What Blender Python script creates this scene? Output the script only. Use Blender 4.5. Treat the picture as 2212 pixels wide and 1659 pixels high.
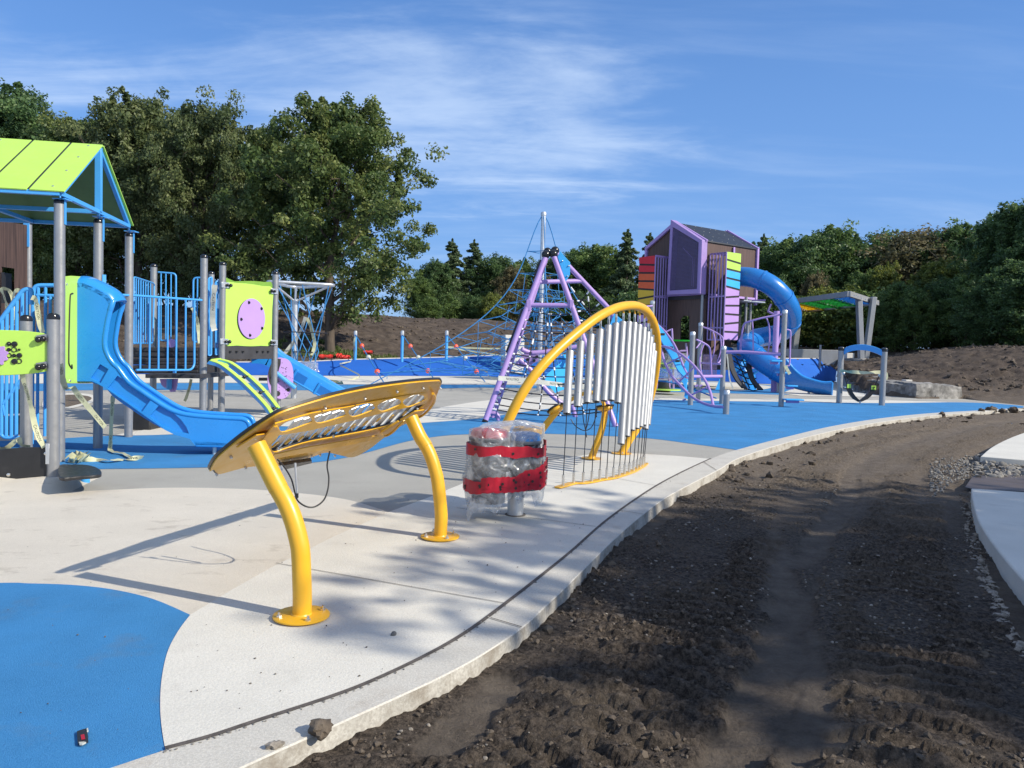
import bpy, bmesh, math, random
import numpy as np
from mathutils import Vector, Matrix, Quaternion
from mathutils.geometry import tessellate_polygon
R = math.radians
for o in list(bpy.data.objects): bpy.data.objects.remove(o)
S = bpy.context.scene
COL = S.collection
# ------------------------------------------------------------------ camera
F, CX, CY, EYE = 1662.0, 1106.0, 829.5, 1.55        # focal length and centre in photo units (2212 x 1659)
PITCH, ROLL = math.atan((829.5-757)/F), R(1.5)
cam = bpy.data.cameras.new('camera'); camo = bpy.data.objects.new('camera', cam); COL.objects.link(camo)
cam.sensor_width = 36; cam.lens = 36*F/2212; cam.clip_end = 2000; cam.clip_start = .05
CM = Matrix.Rotation(math.pi/2-PITCH, 3, 'X') @ Matrix.Rotation(ROLL, 3, 'Z')
camo.matrix_world = Matrix.Translation((0,0,EYE)) @ CM.to_4x4()
S.camera = camo
S.render.resolution_x = 1024; S.render.resolution_y = 768
# ------------------------------------------------------------------ sun and sky
SUN_EL, SUN_AZ = R(33), math.atan2(.91, -.41)        # azimuth clockwise from +Y
SUNV = Vector((math.sin(SUN_AZ)*math.cos(SUN_EL), math.cos(SUN_AZ)*math.cos(SUN_EL), math.sin(SUN_EL)))
sl = bpy.data.lights.new('sun', 'SUN'); sl.energy = 5.0; sl.angle = R(.53); sl.color = (1, .935, .80)
so = bpy.data.objects.new('sun', sl); COL.objects.link(so)
so.rotation_euler = SUNV.to_track_quat('Z', 'Y').to_euler(); so.location = (20, -10, 30)
W = bpy.data.worlds.new('World'); S.world = W; W.use_nodes = True
nt = W.node_tree; N = nt.nodes; LK = nt.links; N.clear()
def nd(t, **k):
    n = N.new(t)
    for a, b in k.items(): setattr(n, a, b)
    return n
sky = nd('ShaderNodeTexSky', sky_type='NISHITA', sun_disc=False, sun_elevation=SUN_EL, sun_rotation=SUN_AZ, air_density=1.0, dust_density=.25, ozone_density=3.0, altitude=300)
hs = nd('ShaderNodeHueSaturation'); hs.inputs['Hue'].default_value = .515; hs.inputs['Saturation'].default_value = 1.38; hs.inputs['Value'].default_value = 1.0
LK.new(sky.outputs[0], hs.inputs['Color'])
tc = nd('ShaderNodeTexCoord')
sep = nd('ShaderNodeSeparateXYZ'); LK.new(tc.outputs['Generated'], sep.inputs[0])
def mth(op, a, b=None, clamp=False):
    n = nd('ShaderNodeMath', operation=op); n.use_clamp = clamp
    for i, v in enumerate((a, b)):
        if v is None: continue
        if isinstance(v, (int, float)): n.inputs[i].default_value = v
        else: LK.new(v, n.inputs[i])
    return n.outputs[0]
# cirrus layer: the view direction projected on a high flat sheet
zz = mth('ADD', mth('MAXIMUM', sep.outputs[2], 0.0), .10)
px = mth('DIVIDE', sep.outputs[0], zz); py = mth('DIVIDE', sep.outputs[1], zz)
cmb = nd('ShaderNodeCombineXYZ'); LK.new(px, cmb.inputs[0]); LK.new(py, cmb.inputs[1])
def mapped(rot, sc, loc):
    mp = nd('ShaderNodeMapping'); mp.inputs['Rotation'].default_value = (0,0,R(rot)); mp.inputs['Scale'].default_value = sc; mp.inputs['Location'].default_value = loc; LK.new(cmb.outputs[0], mp.inputs[0]); return mp.outputs[0]
def noise(vec, sc, det, ro, dist=0):
    n = nd('ShaderNodeTexNoise'); n.inputs['Scale'].default_value = sc; n.inputs['Detail'].default_value = det
    n.inputs['Roughness'].default_value = ro; n.inputs['Distortion'].default_value = dist; LK.new(vec, n.inputs['Vector']); return n.outputs[0]
def ss(v, a, b):
    n = nd('ShaderNodeMapRange', interpolation_type='SMOOTHSTEP'); LK.new(v, n.inputs[0]); n.inputs[1].default_value = a; n.inputs[2].default_value = b; return n.outputs[0]
def spot(cx, cy, kx, ky, rot):                          # soft ellipse on the cloud sheet
    c, s_ = math.cos(R(rot)), math.sin(R(rot)); ax = mth('ADD', px, -cx); ay = mth('ADD', py, -cy)
    a_ = mth('ADD', mth('MULTIPLY', ax, c/kx), mth('MULTIPLY', ay, s_/kx)); b_ = mth('ADD', mth('MULTIPLY', ax, -s_/ky), mth('MULTIPLY', ay, c/ky))
    return ss(mth('SUBTRACT', 1.0, mth('SQRT', mth('ADD', mth('MULTIPLY', a_, a_), mth('MULTIPLY', b_, b_)))), 0, .8)
fibre = noise(mapped(24, (.5,1.7,1), (.35,.9,0)), 1.5, 12, .60, .55)
puff = noise(mapped(35, (.9,1.4,1), (4.1,2.2,0)), 2.6, 10, .62, .3)
body = mth('ADD', mth('MULTIPLY', fibre, .55), mth('MULTIPLY', puff, .45))
bank_ = mth('MAXIMUM', spot(-.30, 2.75, 1.25, 1.25, -20), mth('MULTIPLY', spot(-1.6, 2.1, .8, .6, 15), .62))
main = mth('MULTIPLY', ss(mth('ADD', body, mth('MULTIPLY', bank_, .24)), .50, .86), ss(bank_, .0, .30))
thin = mth('MULTIPLY', ss(fibre, .46, .76), .11)
far_ = mth('MULTIPLY', mth('MULTIPLY', ss(body, .40, .70), ss(py, 2.2, 4.0)), .13)
behind = mth('MULTIPLY', mth('MAXIMUM', mth('MULTIPLY', ss(mth('MULTIPLY', sep.outputs[1], -1.0), -.15, .5), .5), mth('MULTIPLY', ss(sep.outputs[2], .50, .85), .45)), mth('ADD', .55, mth('MULTIPLY', body, .8)))   # unseen white haze overhead and behind, added as neutral fill light
fac = mth('MINIMUM', mth('ADD', mth('ADD', mth('MULTIPLY', main, .46), mth('ADD', thin, far_)), behind), .85)
mx = nd('ShaderNodeMix', data_type='RGBA'); LK.new(fac, mx.inputs[0]); LK.new(hs.outputs[0], mx.inputs[6]); mx.inputs[7].default_value = (5.6, 6.7, 8.3, 1)
hz_ = nd('ShaderNodeMix', data_type='RGBA'); LK.new(mth('MULTIPLY', ss(mth('SUBTRACT', .85, sep.outputs[2]), .0, .80), .80), hz_.inputs[0]); hz_.inputs[7].default_value = (1.65, 3.2, 6.3, 1)
LK.new(hs.outputs[0], hz_.inputs[6]); LK.new(hz_.outputs[2], mx.inputs[6])
bg = nd('ShaderNodeBackground'); bg.inputs[1].default_value = .122; LK.new(mx.outputs[2], bg.inputs[0])
wo = nd('ShaderNodeOutputWorld'); LK.new(bg.outputs[0], wo.inputs[0])
S.view_settings.view_transform = 'Standard'; S.view_settings.look = 'None'; S.view_settings.exposure = .20; S.view_settings.gamma = 1
S.render.engine = 'CYCLES'
S.cycles.max_bounces = 8; S.cycles.transparent_max_bounces = 24
# ------------------------------------------------------------------ photo geometry: a sight line through a photo point, met with real surfaces
CAMP = Vector((0,0,EYE))
def ray(x, y): return CM @ Vector(((x-CX)/F, -(y-CY)/F, -1))
def G(x, y, z=0.0):                                   # on the level z
    d = ray(x, y); t = (z-EYE)/d.z; return CAMP + d*t
def Q(x, y, Y):                                       # at distance Y ahead
    d = ray(x, y); return CAMP + d*(Y/d.y)
def PL(x, y, P0, n):                                  # on the plane through P0 with normal n
    d = ray(x, y); return CAMP + d*((P0-CAMP).dot(n)/d.dot(n))
def up(b, x, y): return Q(x, y, b.y).z                # height of a photo point above base b
V = Vector
# ------------------------------------------------------------------ mesh builder
def catmull(p, n=6, closed=False):
    p = [Vector(q) for q in p]; out = []; m = len(p)
    for i in range(m if closed else m-1):
        a, b, c, d = (p[(i-1) % m], p[i], p[(i+1) % m], p[(i+2) % m]) if closed else (p[max(i-1,0)], p[i], p[i+1], p[min(i+2,m-1)])
        for k in range(n):
            t = k/n; t2 = t*t; t3 = t2*t
            out.append(.5*((2*b)+(c-a)*t+(2*a-5*b+4*c-d)*t2+(3*b-a-3*c+d)*t3))
    if not closed: out.append(p[-1])
    return out
ORG = {}
class MB:
    def __init__(s): s.bm = bmesh.new()
    def ring(s, c, u, v, r, seg): return [s.bm.verts.new(c+(u*math.cos(2*math.pi*k/seg)+v*math.sin(2*math.pi*k/seg))*r) for k in range(seg)]
    def tube(s, pts, r, seg=10, cap=True, closed=False):
        pts = [Vector(p) for p in pts]; n = len(pts); rs = r if isinstance(r, (list, tuple)) else [r]*n
        rings = []; u = None
        for i in range(n):
            if closed: t = pts[(i+1) % n]-pts[i-1]
            else: t = pts[min(i+1,n-1)]-pts[max(i-1,0)]
            if t.length < 1e-9: t = Vector((0,0,1))
            t.normalize()
            if u is None: u = t.orthogonal().normalized()
            else: u = (u-t*u.dot(t)); u = u.normalized() if u.length > 1e-6 else t.orthogonal().normalized()
            rings.append(s.ring(pts[i], u, t.cross(u), rs[i], seg))
        for i in range(n if closed else n-1):
            a, b = rings[i], rings[(i+1) % n]
            for k in range(seg): s.bm.faces.new((a[k], a[(k+1) % seg], b[(k+1) % seg], b[k]))
        if cap and not closed:
            s.bm.faces.new(rings[0][::-1]); s.bm.faces.new(rings[-1])
        return s
    def box(s, c, size, M=None):
        c = Vector(c); h = Vector(size)/2; vs = []
        for x in (-1,1):
            for y in (-1,1):
                for z in (-1,1):
                    q = Vector((x*h.x, y*h.y, z*h.z)); vs.append(s.bm.verts.new(c+(M@q if M else q)))
        for f in ((0,1,3,2),(4,6,7,5),(0,4,5,1),(2,3,7,6),(0,2,6,4),(1,5,7,3)): s.bm.faces.new([vs[i] for i in f])
        return s
    def beam(s, p, q, w, h, upv=(0,0,1)):
        p, q = Vector(p), Vector(q); t = (q-p); L = t.length; t.normalize(); b = t.cross(Vector(upv))
        b = b.normalized() if b.length > 1e-6 else t.orthogonal().normalized(); c = b.cross(t)
        M = Matrix((t, b, c)).transposed(); return s.box((p+q)/2, (L, w, h), M)
    def prism(s, loops, vec):
        if not isinstance(loops[0][0], (Vector, tuple, list)): loops = [loops]
        loops = [[Vector(p) for p in l] for l in loops]; vec = Vector(vec)
        A = []; B = []
        for l in loops:
            a = [s.bm.verts.new(p) for p in l]; b = [s.bm.verts.new(p+vec) for p in l]; n = len(l)
            for i in range(n): s.bm.faces.new((a[i], a[(i+1) % n], b[(i+1) % n], b[i]))
            A += a; B += b
        if len(loops) == 1:
            s.bm.faces.new(A[::-1]); s.bm.faces.new(B)
        else:
            for t in tessellate_polygon(loops):
                try: s.bm.faces.new([A[i] for i in t]); s.bm.faces.new([B[i] for i in t][::-1])
                except ValueError: pass
        return s
    def sheet(s, loop):
        loop = [Vector(p) for p in loop]; vs = [s.bm.verts.new(p) for p in loop]
        for t in tessellate_polygon([loop]):
            try: s.bm.faces.new([vs[i] for i in t])
            except ValueError: pass
        return s
    def ball(s, c, r, seg=10, sc=(1,1,1)):
        m = Matrix.Translation(Vector(c)) @ Matrix.Diagonal((r*sc[0], r*sc[1], r*sc[2], 1))
        bmesh.ops.create_uvsphere(s.bm, u_segments=seg, v_segments=max(4,seg*2//3), radius=1, matrix=m); return s
    def rock(s, c, r, rnd, sub=1, sc=(1,1,1), rough=.35):
        m = Matrix.Translation(Vector(c)) @ Matrix.Rotation(rnd.uniform(0,6.3),4,'Z') @ Matrix.Diagonal((r*sc[0], r*sc[1], r*sc[2], 1))
        d = bmesh.ops.create_icosphere(s.bm, subdivisions=sub, radius=1, matrix=m)
        for v in d['verts']: v.co = Vector(c)+(v.co-Vector(c))*(1+rnd.uniform(-rough, rough))
        return s
    def cyl(s, p, q, r, seg=14, r2=None): return s.tube([p, q], [r, r if r2 is None else r2], seg)
    def lathe(s, c, prof, seg=20, ax=(0,0,1)):
        c = Vector(c); ax = Vector(ax).normalized(); u = ax.orthogonal().normalized(); v = ax.cross(u); rings = []
        for rr, h in prof: rings.append(s.ring(c+ax*h, u, v, max(rr,1e-4), seg))
        for a, b in zip(rings, rings[1:]):
            for k in range(seg): s.bm.faces.new((a[k], a[(k+1) % seg], b[(k+1) % seg], b[k]))
        s.bm.faces.new(rings[0][::-1]); s.bm.faces.new(rings[-1]); return s
    def loft(s, rings, closed=True, caps=True):
        rs = [[s.bm.verts.new(p) for p in r] for r in rings]; n = len(rs[0])
        for a, b in zip(rs, rs[1:]):
            for k in range(n if closed else n-1): s.bm.faces.new((a[k], a[(k+1) % n], b[(k+1) % n], b[k]))
        if caps and closed: s.bm.faces.new(rs[0][::-1]); s.bm.faces.new(rs[-1])
        return s
    def ribbon(s, pts, half):
        a = [s.bm.verts.new(Vector(p)+Vector(h)) for p, h in zip(pts, half)]; b = [s.bm.verts.new(Vector(p)-Vector(h)) for p, h in zip(pts, half)]
        for i in range(len(a)-1): s.bm.faces.new((a[i], a[i+1], b[i+1], b[i]))
        return s
    def build(s, name, m, parent=None, bevel=0, seg=2, smooth=True, sharp=38, recalc=True):
        if recalc: bmesh.ops.recalc_face_normals(s.bm, faces=s.bm.faces)
        me = bpy.data.meshes.new(name); s.bm.to_mesh(me); s.bm.free()
        o = bpy.data.objects.new(name, me); COL.objects.link(o); me.materials.append(m)
        if smooth:
            me.polygons.foreach_set('use_smooth', [True]*len(me.polygons)); me.set_sharp_from_angle(angle=R(sharp))
        if bevel:
            b = o.modifiers.new('bevel', 'BEVEL'); b.width = bevel; b.segments = seg; b.limit_method = 'ANGLE'; b.angle_limit = R(40); b.harden_normals = False
        if parent is not None:
            o.parent = parent; o.location = -ORG.get(parent.name, Vector())
        return o
def npmesh(name, v, f, m, parent=None, smooth=False, attr=None):
    me = bpy.data.meshes.new(name); v = np.asarray(v, np.float32); f = np.asarray(f, np.int32); k = f.shape[1]
    me.vertices.add(len(v)); me.vertices.foreach_set('co', v.ravel())
    me.loops.add(f.size); me.loops.foreach_set('vertex_index', f.ravel())
    me.polygons.add(len(f)); me.polygons.foreach_set('loop_start', np.arange(0, f.size, k, dtype=np.int32)); 
    me.update(calc_edges=True)
    if smooth: me.polygons.foreach_set('use_smooth', np.ones(len(f), bool))
    for an, (dom, arr) in (attr or {}).items():
        a = me.attributes.new(an, 'FLOAT', dom); a.data.foreach_set('value', np.asarray(arr, np.float32))
    me.materials.append(m); me.validate()
    o = bpy.data.objects.new(name, me); COL.objects.link(o)
    if parent is not None: o.parent = parent; o.location = -ORG.get(parent.name, Vector())
    return o
def tag(o, label, cat, group=None):
    o['label'] = label; o['category'] = cat
    if group: o['group'] = group
    return o
def thing(name, label, cat, base, group=None):
    o = bpy.data.objects.new(name, None); COL.objects.link(o); o.location = base; o.empty_display_size = .2
    ORG[o.name] = Vector(base); return tag(o, label, cat, group)
def struct(o): o['kind'] = 'structure'; return o
def stuff(o): o['kind'] = 'stuff'; return o
# ------------------------------------------------------------------ materials
def pm(name, rgb, rough=.5, metal=0, bump=0, bs=60, var=.1, vs=5, spec=.5, coat=0, rgb2=None, det=4, dirt=0, dirtc=(.16,.13,.10), ds=2.2, dlo=.55, dhi=.75, speck=0, ss=400, speckc=None, aniso=None):
    m = bpy.data.materials.new(name); m.use_nodes = True; t = m.node_tree; n = t.nodes; b = n['Principled BSDF']; L = t.links
    co = n.new('ShaderNodeTexCoord').outputs['Object']
    if aniso:
        mp = n.new('ShaderNodeMapping'); mp.inputs['Scale'].default_value = aniso; L.new(co, mp.inputs[0]); co = mp.outputs[0]
    def nz(sc, d=4, ro=.55):
        x = n.new('ShaderNodeTexNoise'); x.inputs['Scale'].default_value = sc; x.inputs['Detail'].default_value = d; x.inputs['Roughness'].default_value = ro; L.new(co, x.inputs['Vector']); return x.outputs[0]
    def rng(v, a, bb, c=0., d=1.):
        x = n.new('ShaderNodeMapRange'); x.inputs[1].default_value = a; x.inputs[2].default_value = bb; x.inputs[3].default_value = c; x.inputs[4].default_value = d; L.new(v, x.inputs[0]); return x.outputs[0]
    def mix(f, A, B):
        x = n.new('ShaderNodeMix'); x.data_type = 'RGBA'; L.new(f, x.inputs[0])
        for i, q in ((6, A), (7, B)):
            if isinstance(q, tuple): x.inputs[i].default_value = (*q, 1)
            else: L.new(q, x.inputs[i])
        return x.outputs[2]
    lo = tuple(c*(1-var) for c in rgb); hi = tuple(min(1,c*(1+var)) for c in (rgb2 or rgb))
    c = mix(rng(nz(vs, det), .3, .7), lo, hi)
    if speck: c = mix(rng(nz(ss, 2), .5-.12, .5+.12, 0, speck), c, speckc or tuple(q*.45 for q in rgb))
    if dirt: c = mix(rng(nz(ds, 6, .65), dlo, dhi, 0, dirt), c, dirtc)
    L.new(c, b.inputs['Base Color'])
    rr = rng(nz(vs*3, 3), .3, .7, max(0,rough-.08), min(1,rough+.08)); L.new(rr, b.inputs['Roughness'])
    b.inputs['Metallic'].default_value = metal; b.inputs['Specular IOR Level'].default_value = spec
    if coat: b.inputs['Coat Weight'].default_value = coat; b.inputs['Coat Roughness'].default_value = .12
    if bump:
        bp = n.new('ShaderNodeBump'); bp.inputs['Strength'].default_value = bump; bp.inputs['Distance'].default_value = .01
        L.new(nz(bs, 5, .6), bp.inputs['Height']); L.new(bp.outputs[0], b.inputs['Normal'])
    return m
M = {}
M['blue_rubber'] = pm('blue_rubber', (.040,.205,.45), .88, bump=.7, bs=220, var=.16, vs=1.3, spec=.25, speck=.5, ss=160, speckc=(.07,.27,.54), dirt=.5, dirtc=(.10,.19,.30), ds=2.2, dlo=.57, dhi=.72)
M['bank_rubber'] = pm('bank_rubber', (.016,.11,.46), .85, bump=.5, bs=180, var=.08, vs=.8, spec=.25)
M['grey_rubber'] = pm('grey_rubber', (.43,.41,.365), .9, bump=.7, bs=220, var=.08, vs=.9, spec=.2, speck=.45, ss=170, speckc=(.26,.25,.225), dirt=.3, dirtc=(.22,.19,.16), ds=1.3, dlo=.56, dhi=.75)
M['cream_rubber'] = pm('cream_rubber', (.70,.64,.545), .9, bump=.7, bs=220, var=.06, vs=1.2, spec=.2, speck=.4, ss=150, speckc=(.50,.44,.35), dirt=.55, dirtc=(.29,.235,.18), ds=2.6, dlo=.57, dhi=.74, aniso=(1,1.6,1))
M['white_rubber'] = pm('white_rubber', (.66,.63,.56), .9, bump=.5, bs=220, var=.05, vs=1.2, spec=.2, speck=.3, ss=150, speckc=(.48,.44,.37))
M['concrete'] = pm('concrete', (.66,.63,.56), .85, bump=.35, bs=90, var=.06, vs=1.7, spec=.3, speck=.22, ss=120, dirt=.5, dirtc=(.38,.35,.31), ds=1.9, dlo=.58, dhi=.8)
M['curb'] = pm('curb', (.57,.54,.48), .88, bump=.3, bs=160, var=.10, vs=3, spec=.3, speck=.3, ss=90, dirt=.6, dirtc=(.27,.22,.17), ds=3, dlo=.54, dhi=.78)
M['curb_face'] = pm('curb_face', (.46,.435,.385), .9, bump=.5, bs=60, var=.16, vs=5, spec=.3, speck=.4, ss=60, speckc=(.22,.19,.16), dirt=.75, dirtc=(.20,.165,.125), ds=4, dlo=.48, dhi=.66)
M['joint'] = pm('joint', (.10,.085,.075), .95, bump=.6, bs=120, var=.3, vs=20)
M['yellow'] = pm('yellow_paint', (.74,.395,.022), .34, var=.05, vs=3, bump=.04, bs=260, spec=.5, dirt=.25, dirtc=(.42,.26,.06), ds=3, dlo=.6, dhi=.8)
M['yellow_dark'] = pm('ochre_paint', (.62,.34,.018), .42, var=.06, vs=4)
M['alu'] = pm('brushed_aluminium', (.37,.375,.385), .42, metal=.35, var=.07, vs=6, bump=.05, bs=200, dirt=.25, dirtc=(.45,.44,.42), ds=5, dlo=.55, dhi=.8, aniso=(1,1,.15))
M['grey_post'] = pm('grey_post', (.33,.33,.335), .40, metal=.55, var=.05, vs=4, bump=.05, bs=250, dirt=.2, dirtc=(.28,.26,.24), ds=4)
M['steel'] = pm('galvanised_steel', (.62,.63,.64), .4, metal=.8, var=.08, vs=9)
M['bolt'] = pm('bolt_steel', (.66,.64,.6), .3, metal=.9, var=.1)
M['black_plastic'] = pm('black_plastic', (.018,.018,.02), .4, var=.2, vs=8, dirt=.2, dirtc=(.09,.085,.08), ds=4)
M['black_cap'] = pm('black_cap', (.012,.012,.014), .22, var=.1)
M['dark_deck'] = pm('dark_deck', (.035,.034,.038), .6, var=.2, vs=6, bump=.2, bs=80)
M['blue_paint'] = pm('blue_paint', (.065,.33,.72), .35, var=.05, vs=3)
M['blue_plastic'] = pm('blue_plastic', (.02,.235,.64), .3, var=.05, vs=2.5, bump=.03, bs=130, coat=.15, dirt=.12, dirtc=(.07,.25,.55), ds=3)
M['blue_panel'] = pm('blue_panel', (.05,.40,.80), .4, var=.04, vs=3)
M['tube_blue'] = pm('tube_plastic', (.014,.165,.50), .27, var=.06, vs=1.2, coat=.2, bump=.03, bs=60)
M['lime'] = pm('lime_panel', (.43,.68,.10), .42, var=.03, vs=3, bump=.05, bs=200)
M['purple'] = pm('purple_paint', (.40,.265,.56), .36, var=.04, vs=3)
M['purple_dark'] = pm('purple_frame', (.33,.225,.48), .4, var=.05, vs=3)
M['lilac'] = pm('lilac_panel', (.43,.265,.58), .45, var=.03, vs=3)
M['red_panel'] = pm('red_panel', (.62,.02,.035), .45, var=.05)
M['orange_panel'] = pm('orange_panel', (.72,.11,.03), .45, var=.05)
M['mustard_panel'] = pm('mustard_panel', (.68,.43,.03), .45, var=.05)
M['wood'] = pm('wood_laminate', (.072,.040,.031), .5, var=.40, vs=9, rgb2=(.098,.056,.043), bump=.1, bs=40, aniso=(5,5,.12))
M['roof_black'] = pm('roof_black', (.022,.025,.032), .5, var=.15, vs=3)
M['rope_black'] = pm('rope_black', (.012,.012,.02), .8, bump=.5, bs=180, var=.2)
M['rope_blue'] = pm('rope_blue', (.03,.20,.47), .7, bump=.5, bs=160, var=.15)
M['white_clip'] = pm('white_clip', (.75,.75,.74), .4, var=.05)
M['orange_ball'] = pm('orange_ball', (.85,.12,.06), .35, var=.06)
M['stone'] = pm('armour_stone', (.19,.178,.163), .9, bump=1.0, bs=14, var=.35, vs=3.5, rgb2=(.27,.255,.235), dirt=.6, dirtc=(.08,.076,.07), ds=2.5, dlo=.5, dhi=.62)
M['block'] = pm('concrete_block', (.62,.60,.56), .9, bump=.4, bs=40, var=.08, vs=3, dirt=.4, dirtc=(.35,.32,.28))
M['wall_conc'] = pm('wall_concrete', (.40,.40,.39), .9, bump=.4, bs=30, var=.12, vs=1.5, dirt=.4, dirtc=(.24,.23,.22), aniso=(1,1,.4))
M['shelter_grey'] = pm('shelter_grey', (.30,.31,.325), .45, metal=.2, var=.06, vs=2)
M['bark'] = pm('bark', (.085,.066,.05), .95, bump=1, bs=9, var=.4, vs=5, aniso=(1,1,.3))
M['pale_bark'] = pm('pale_bark', (.22,.19,.16), .95, bump=.8, bs=9, var=.3, vs=5)
M['tape'] = pm('caution_tape', (.53,.53,.34), .38, var=.12, vs=8)
M['tape_white'] = pm('faded_tape', (.50,.50,.44), .35, var=.1, vs=8)
M['ink'] = pm('black_ink', (.02,.02,.02), .5, var=.1)
M['red_tape'] = pm('red_tape', (.40,.008,.024), .42, var=.15, vs=9)
M['bin_grey'] = pm('bin_steel', (.16,.165,.17), .4, metal=.6, var=.08, vs=5)
M['bin_rim'] = pm('bin_rim', (.13,.14,.15), .4, var=.1)
M['red_lid'] = pm('red_lid', (.50,.022,.045), .35, var=.05)
M['blue_lid'] = pm('blue_lid', (.04,.20,.50), .35, var=.05)
M['yellow_lid'] = pm('yellow_lid', (.72,.40,.05), .35, var=.05)
M['snow_fence'] = pm('barrier_mesh', (.55,.03,.02), .6, var=.2, vs=20)
M['cable'] = pm('cable', (.012,.012,.014), .4, var=.1)
M['clod'] = pm('soil_clod', (.078,.058,.043), .97, bump=.9, bs=45, var=.3, vs=14, rgb2=(.115,.09,.066))
M['gravel'] = pm('gravel', (.24,.21,.175), .92, var=.45, vs=30, bump=.5, bs=60)
M['rubble'] = pm('rubble', (.22,.205,.185), .95, var=.3, vs=12, bump=.8, bs=40)
def glow_panel(name, rgb):
    m = pm(name, rgb, .4, var=.06); t = m.node_tree; n = t.nodes; L = t.links; tl = n.new('ShaderNodeBsdfTranslucent'); tl.inputs[0].default_value = (*[min(1,c*1.25) for c in rgb],1); mx = n.new('ShaderNodeMixShader'); mx.inputs[0].default_value = .75
    L.new(n['Principled BSDF'].outputs[0], mx.inputs[1]); L.new(tl.outputs[0], mx.inputs[2]); L.new(mx.outputs[0], n['Material Output'].inputs[0]); return m
M['canopy_yellow'] = glow_panel('canopy_yellow', (.80,.62,.02))
M['canopy_green'] = glow_panel('canopy_green', (.06,.46,.10))
M['canopy_lime'] = glow_panel('canopy_lime', (.10,.52,.16))
M['canopy_blue'] = glow_panel('canopy_blue', (.06,.30,.60))
def plastic_film():
    m = bpy.data.materials.new('clear_film'); m.use_nodes = True; t = m.node_tree; n = t.nodes; L = t.links; n.clear()
    out = n.new('ShaderNodeOutputMaterial'); tr = n.new('ShaderNodeBsdfTransparent'); tr.inputs[0].default_value = (.93,.94,.95,1)
    gl = n.new('ShaderNodeBsdfGlossy'); gl.inputs['Roughness'].default_value = .12
    df = n.new('ShaderNodeBsdfDiffuse'); df.inputs[0].default_value = (.82,.84,.86,1)
    tl = n.new('ShaderNodeBsdfTranslucent'); tl.inputs[0].default_value = (.82,.84,.86,1)
    co = n.new('ShaderNodeTexCoord').outputs['Object']
    nz = n.new('ShaderNodeTexNoise'); nz.inputs['Scale'].default_value = 7; nz.inputs['Detail'].default_value = 6; nz.inputs['Distortion'].default_value = 1.5; L.new(co, nz.inputs[0])
    bp = n.new('ShaderNodeBump'); bp.inputs['Strength'].default_value = .9; bp.inputs['Distance'].default_value = .04; L.new(nz.outputs[0], bp.inputs['Height'])
    for q in (gl, df, tl): L.new(bp.outputs[0], q.inputs['Normal'])
    a1 = n.new('ShaderNodeMixShader'); a1.inputs[0].default_value = .45; L.new(df.outputs[0], a1.inputs[1]); L.new(tl.outputs[0], a1.inputs[2])
    a2 = n.new('ShaderNodeMixShader'); a2.inputs[0].default_value = .25; L.new(a1.outputs[0], a2.inputs[1]); L.new(gl.outputs[0], a2.inputs[2])
    mr = n.new('ShaderNodeMapRange'); mr.inputs[1].default_value = .35; mr.inputs[2].default_value = .68; mr.inputs[3].default_value = .20; mr.inputs[4].default_value = .66; L.new(nz.outputs[0], mr.inputs[0])
    a3 = n.new('ShaderNodeMixShader'); L.new(mr.outputs[0], a3.inputs[0]); L.new(tr.outputs[0], a3.inputs[1]); L.new(a2.outputs[0], a3.inputs[2])
    L.new(a3.outputs[0], out.inputs[0]); return m
M['film'] = plastic_film()
def perforated(name, rgb, scale, open_):
    m = pm(name, rgb, .45); t = m.node_tree; n = t.nodes; L = t.links; b = n['Principled BSDF']
    co = n.new('ShaderNodeTexCoord').outputs['Object']
    sp = n.new('ShaderNodeSeparateXYZ'); L.new(co, sp.inputs[0])
    def wave(a, b_):
        x = n.new('ShaderNodeMath'); x.operation = 'MULTIPLY'; L.new(a, x.inputs[0]); x.inputs[1].default_value = b_
        y = n.new('ShaderNodeMath'); y.operation = 'FRACT'; L.new(x.outputs[0], y.inputs[0])
        z = n.new('ShaderNodeMath'); z.operation = 'LESS_THAN'; L.new(y.outputs[0], z.inputs[0]); z.inputs[1].default_value = open_; return z.outputs[0]
    u = n.new('ShaderNodeMath'); u.operation = 'SUBTRACT'; L.new(sp.outputs[1], u.inputs[0]); L.new(sp.outputs[0], u.inputs[1])
    k = n.new('ShaderNodeMath'); k.operation = 'MULTIPLY'; L.new(wave(u.outputs[0], scale), k.inputs[0]); L.new(wave(sp.outputs[2], scale), k.inputs[1])
    inv = n.new('ShaderNodeMath'); inv.operation = 'SUBTRACT'; inv.inputs[0].default_value = 1; L.new(k.outputs[0], inv.inputs[1]); L.new(inv.outputs[0], b.inputs['Alpha']); return m
M['mesh_purple'] = perforated('perforated_sheet', (.13,.10,.21), 16, .72)
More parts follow.
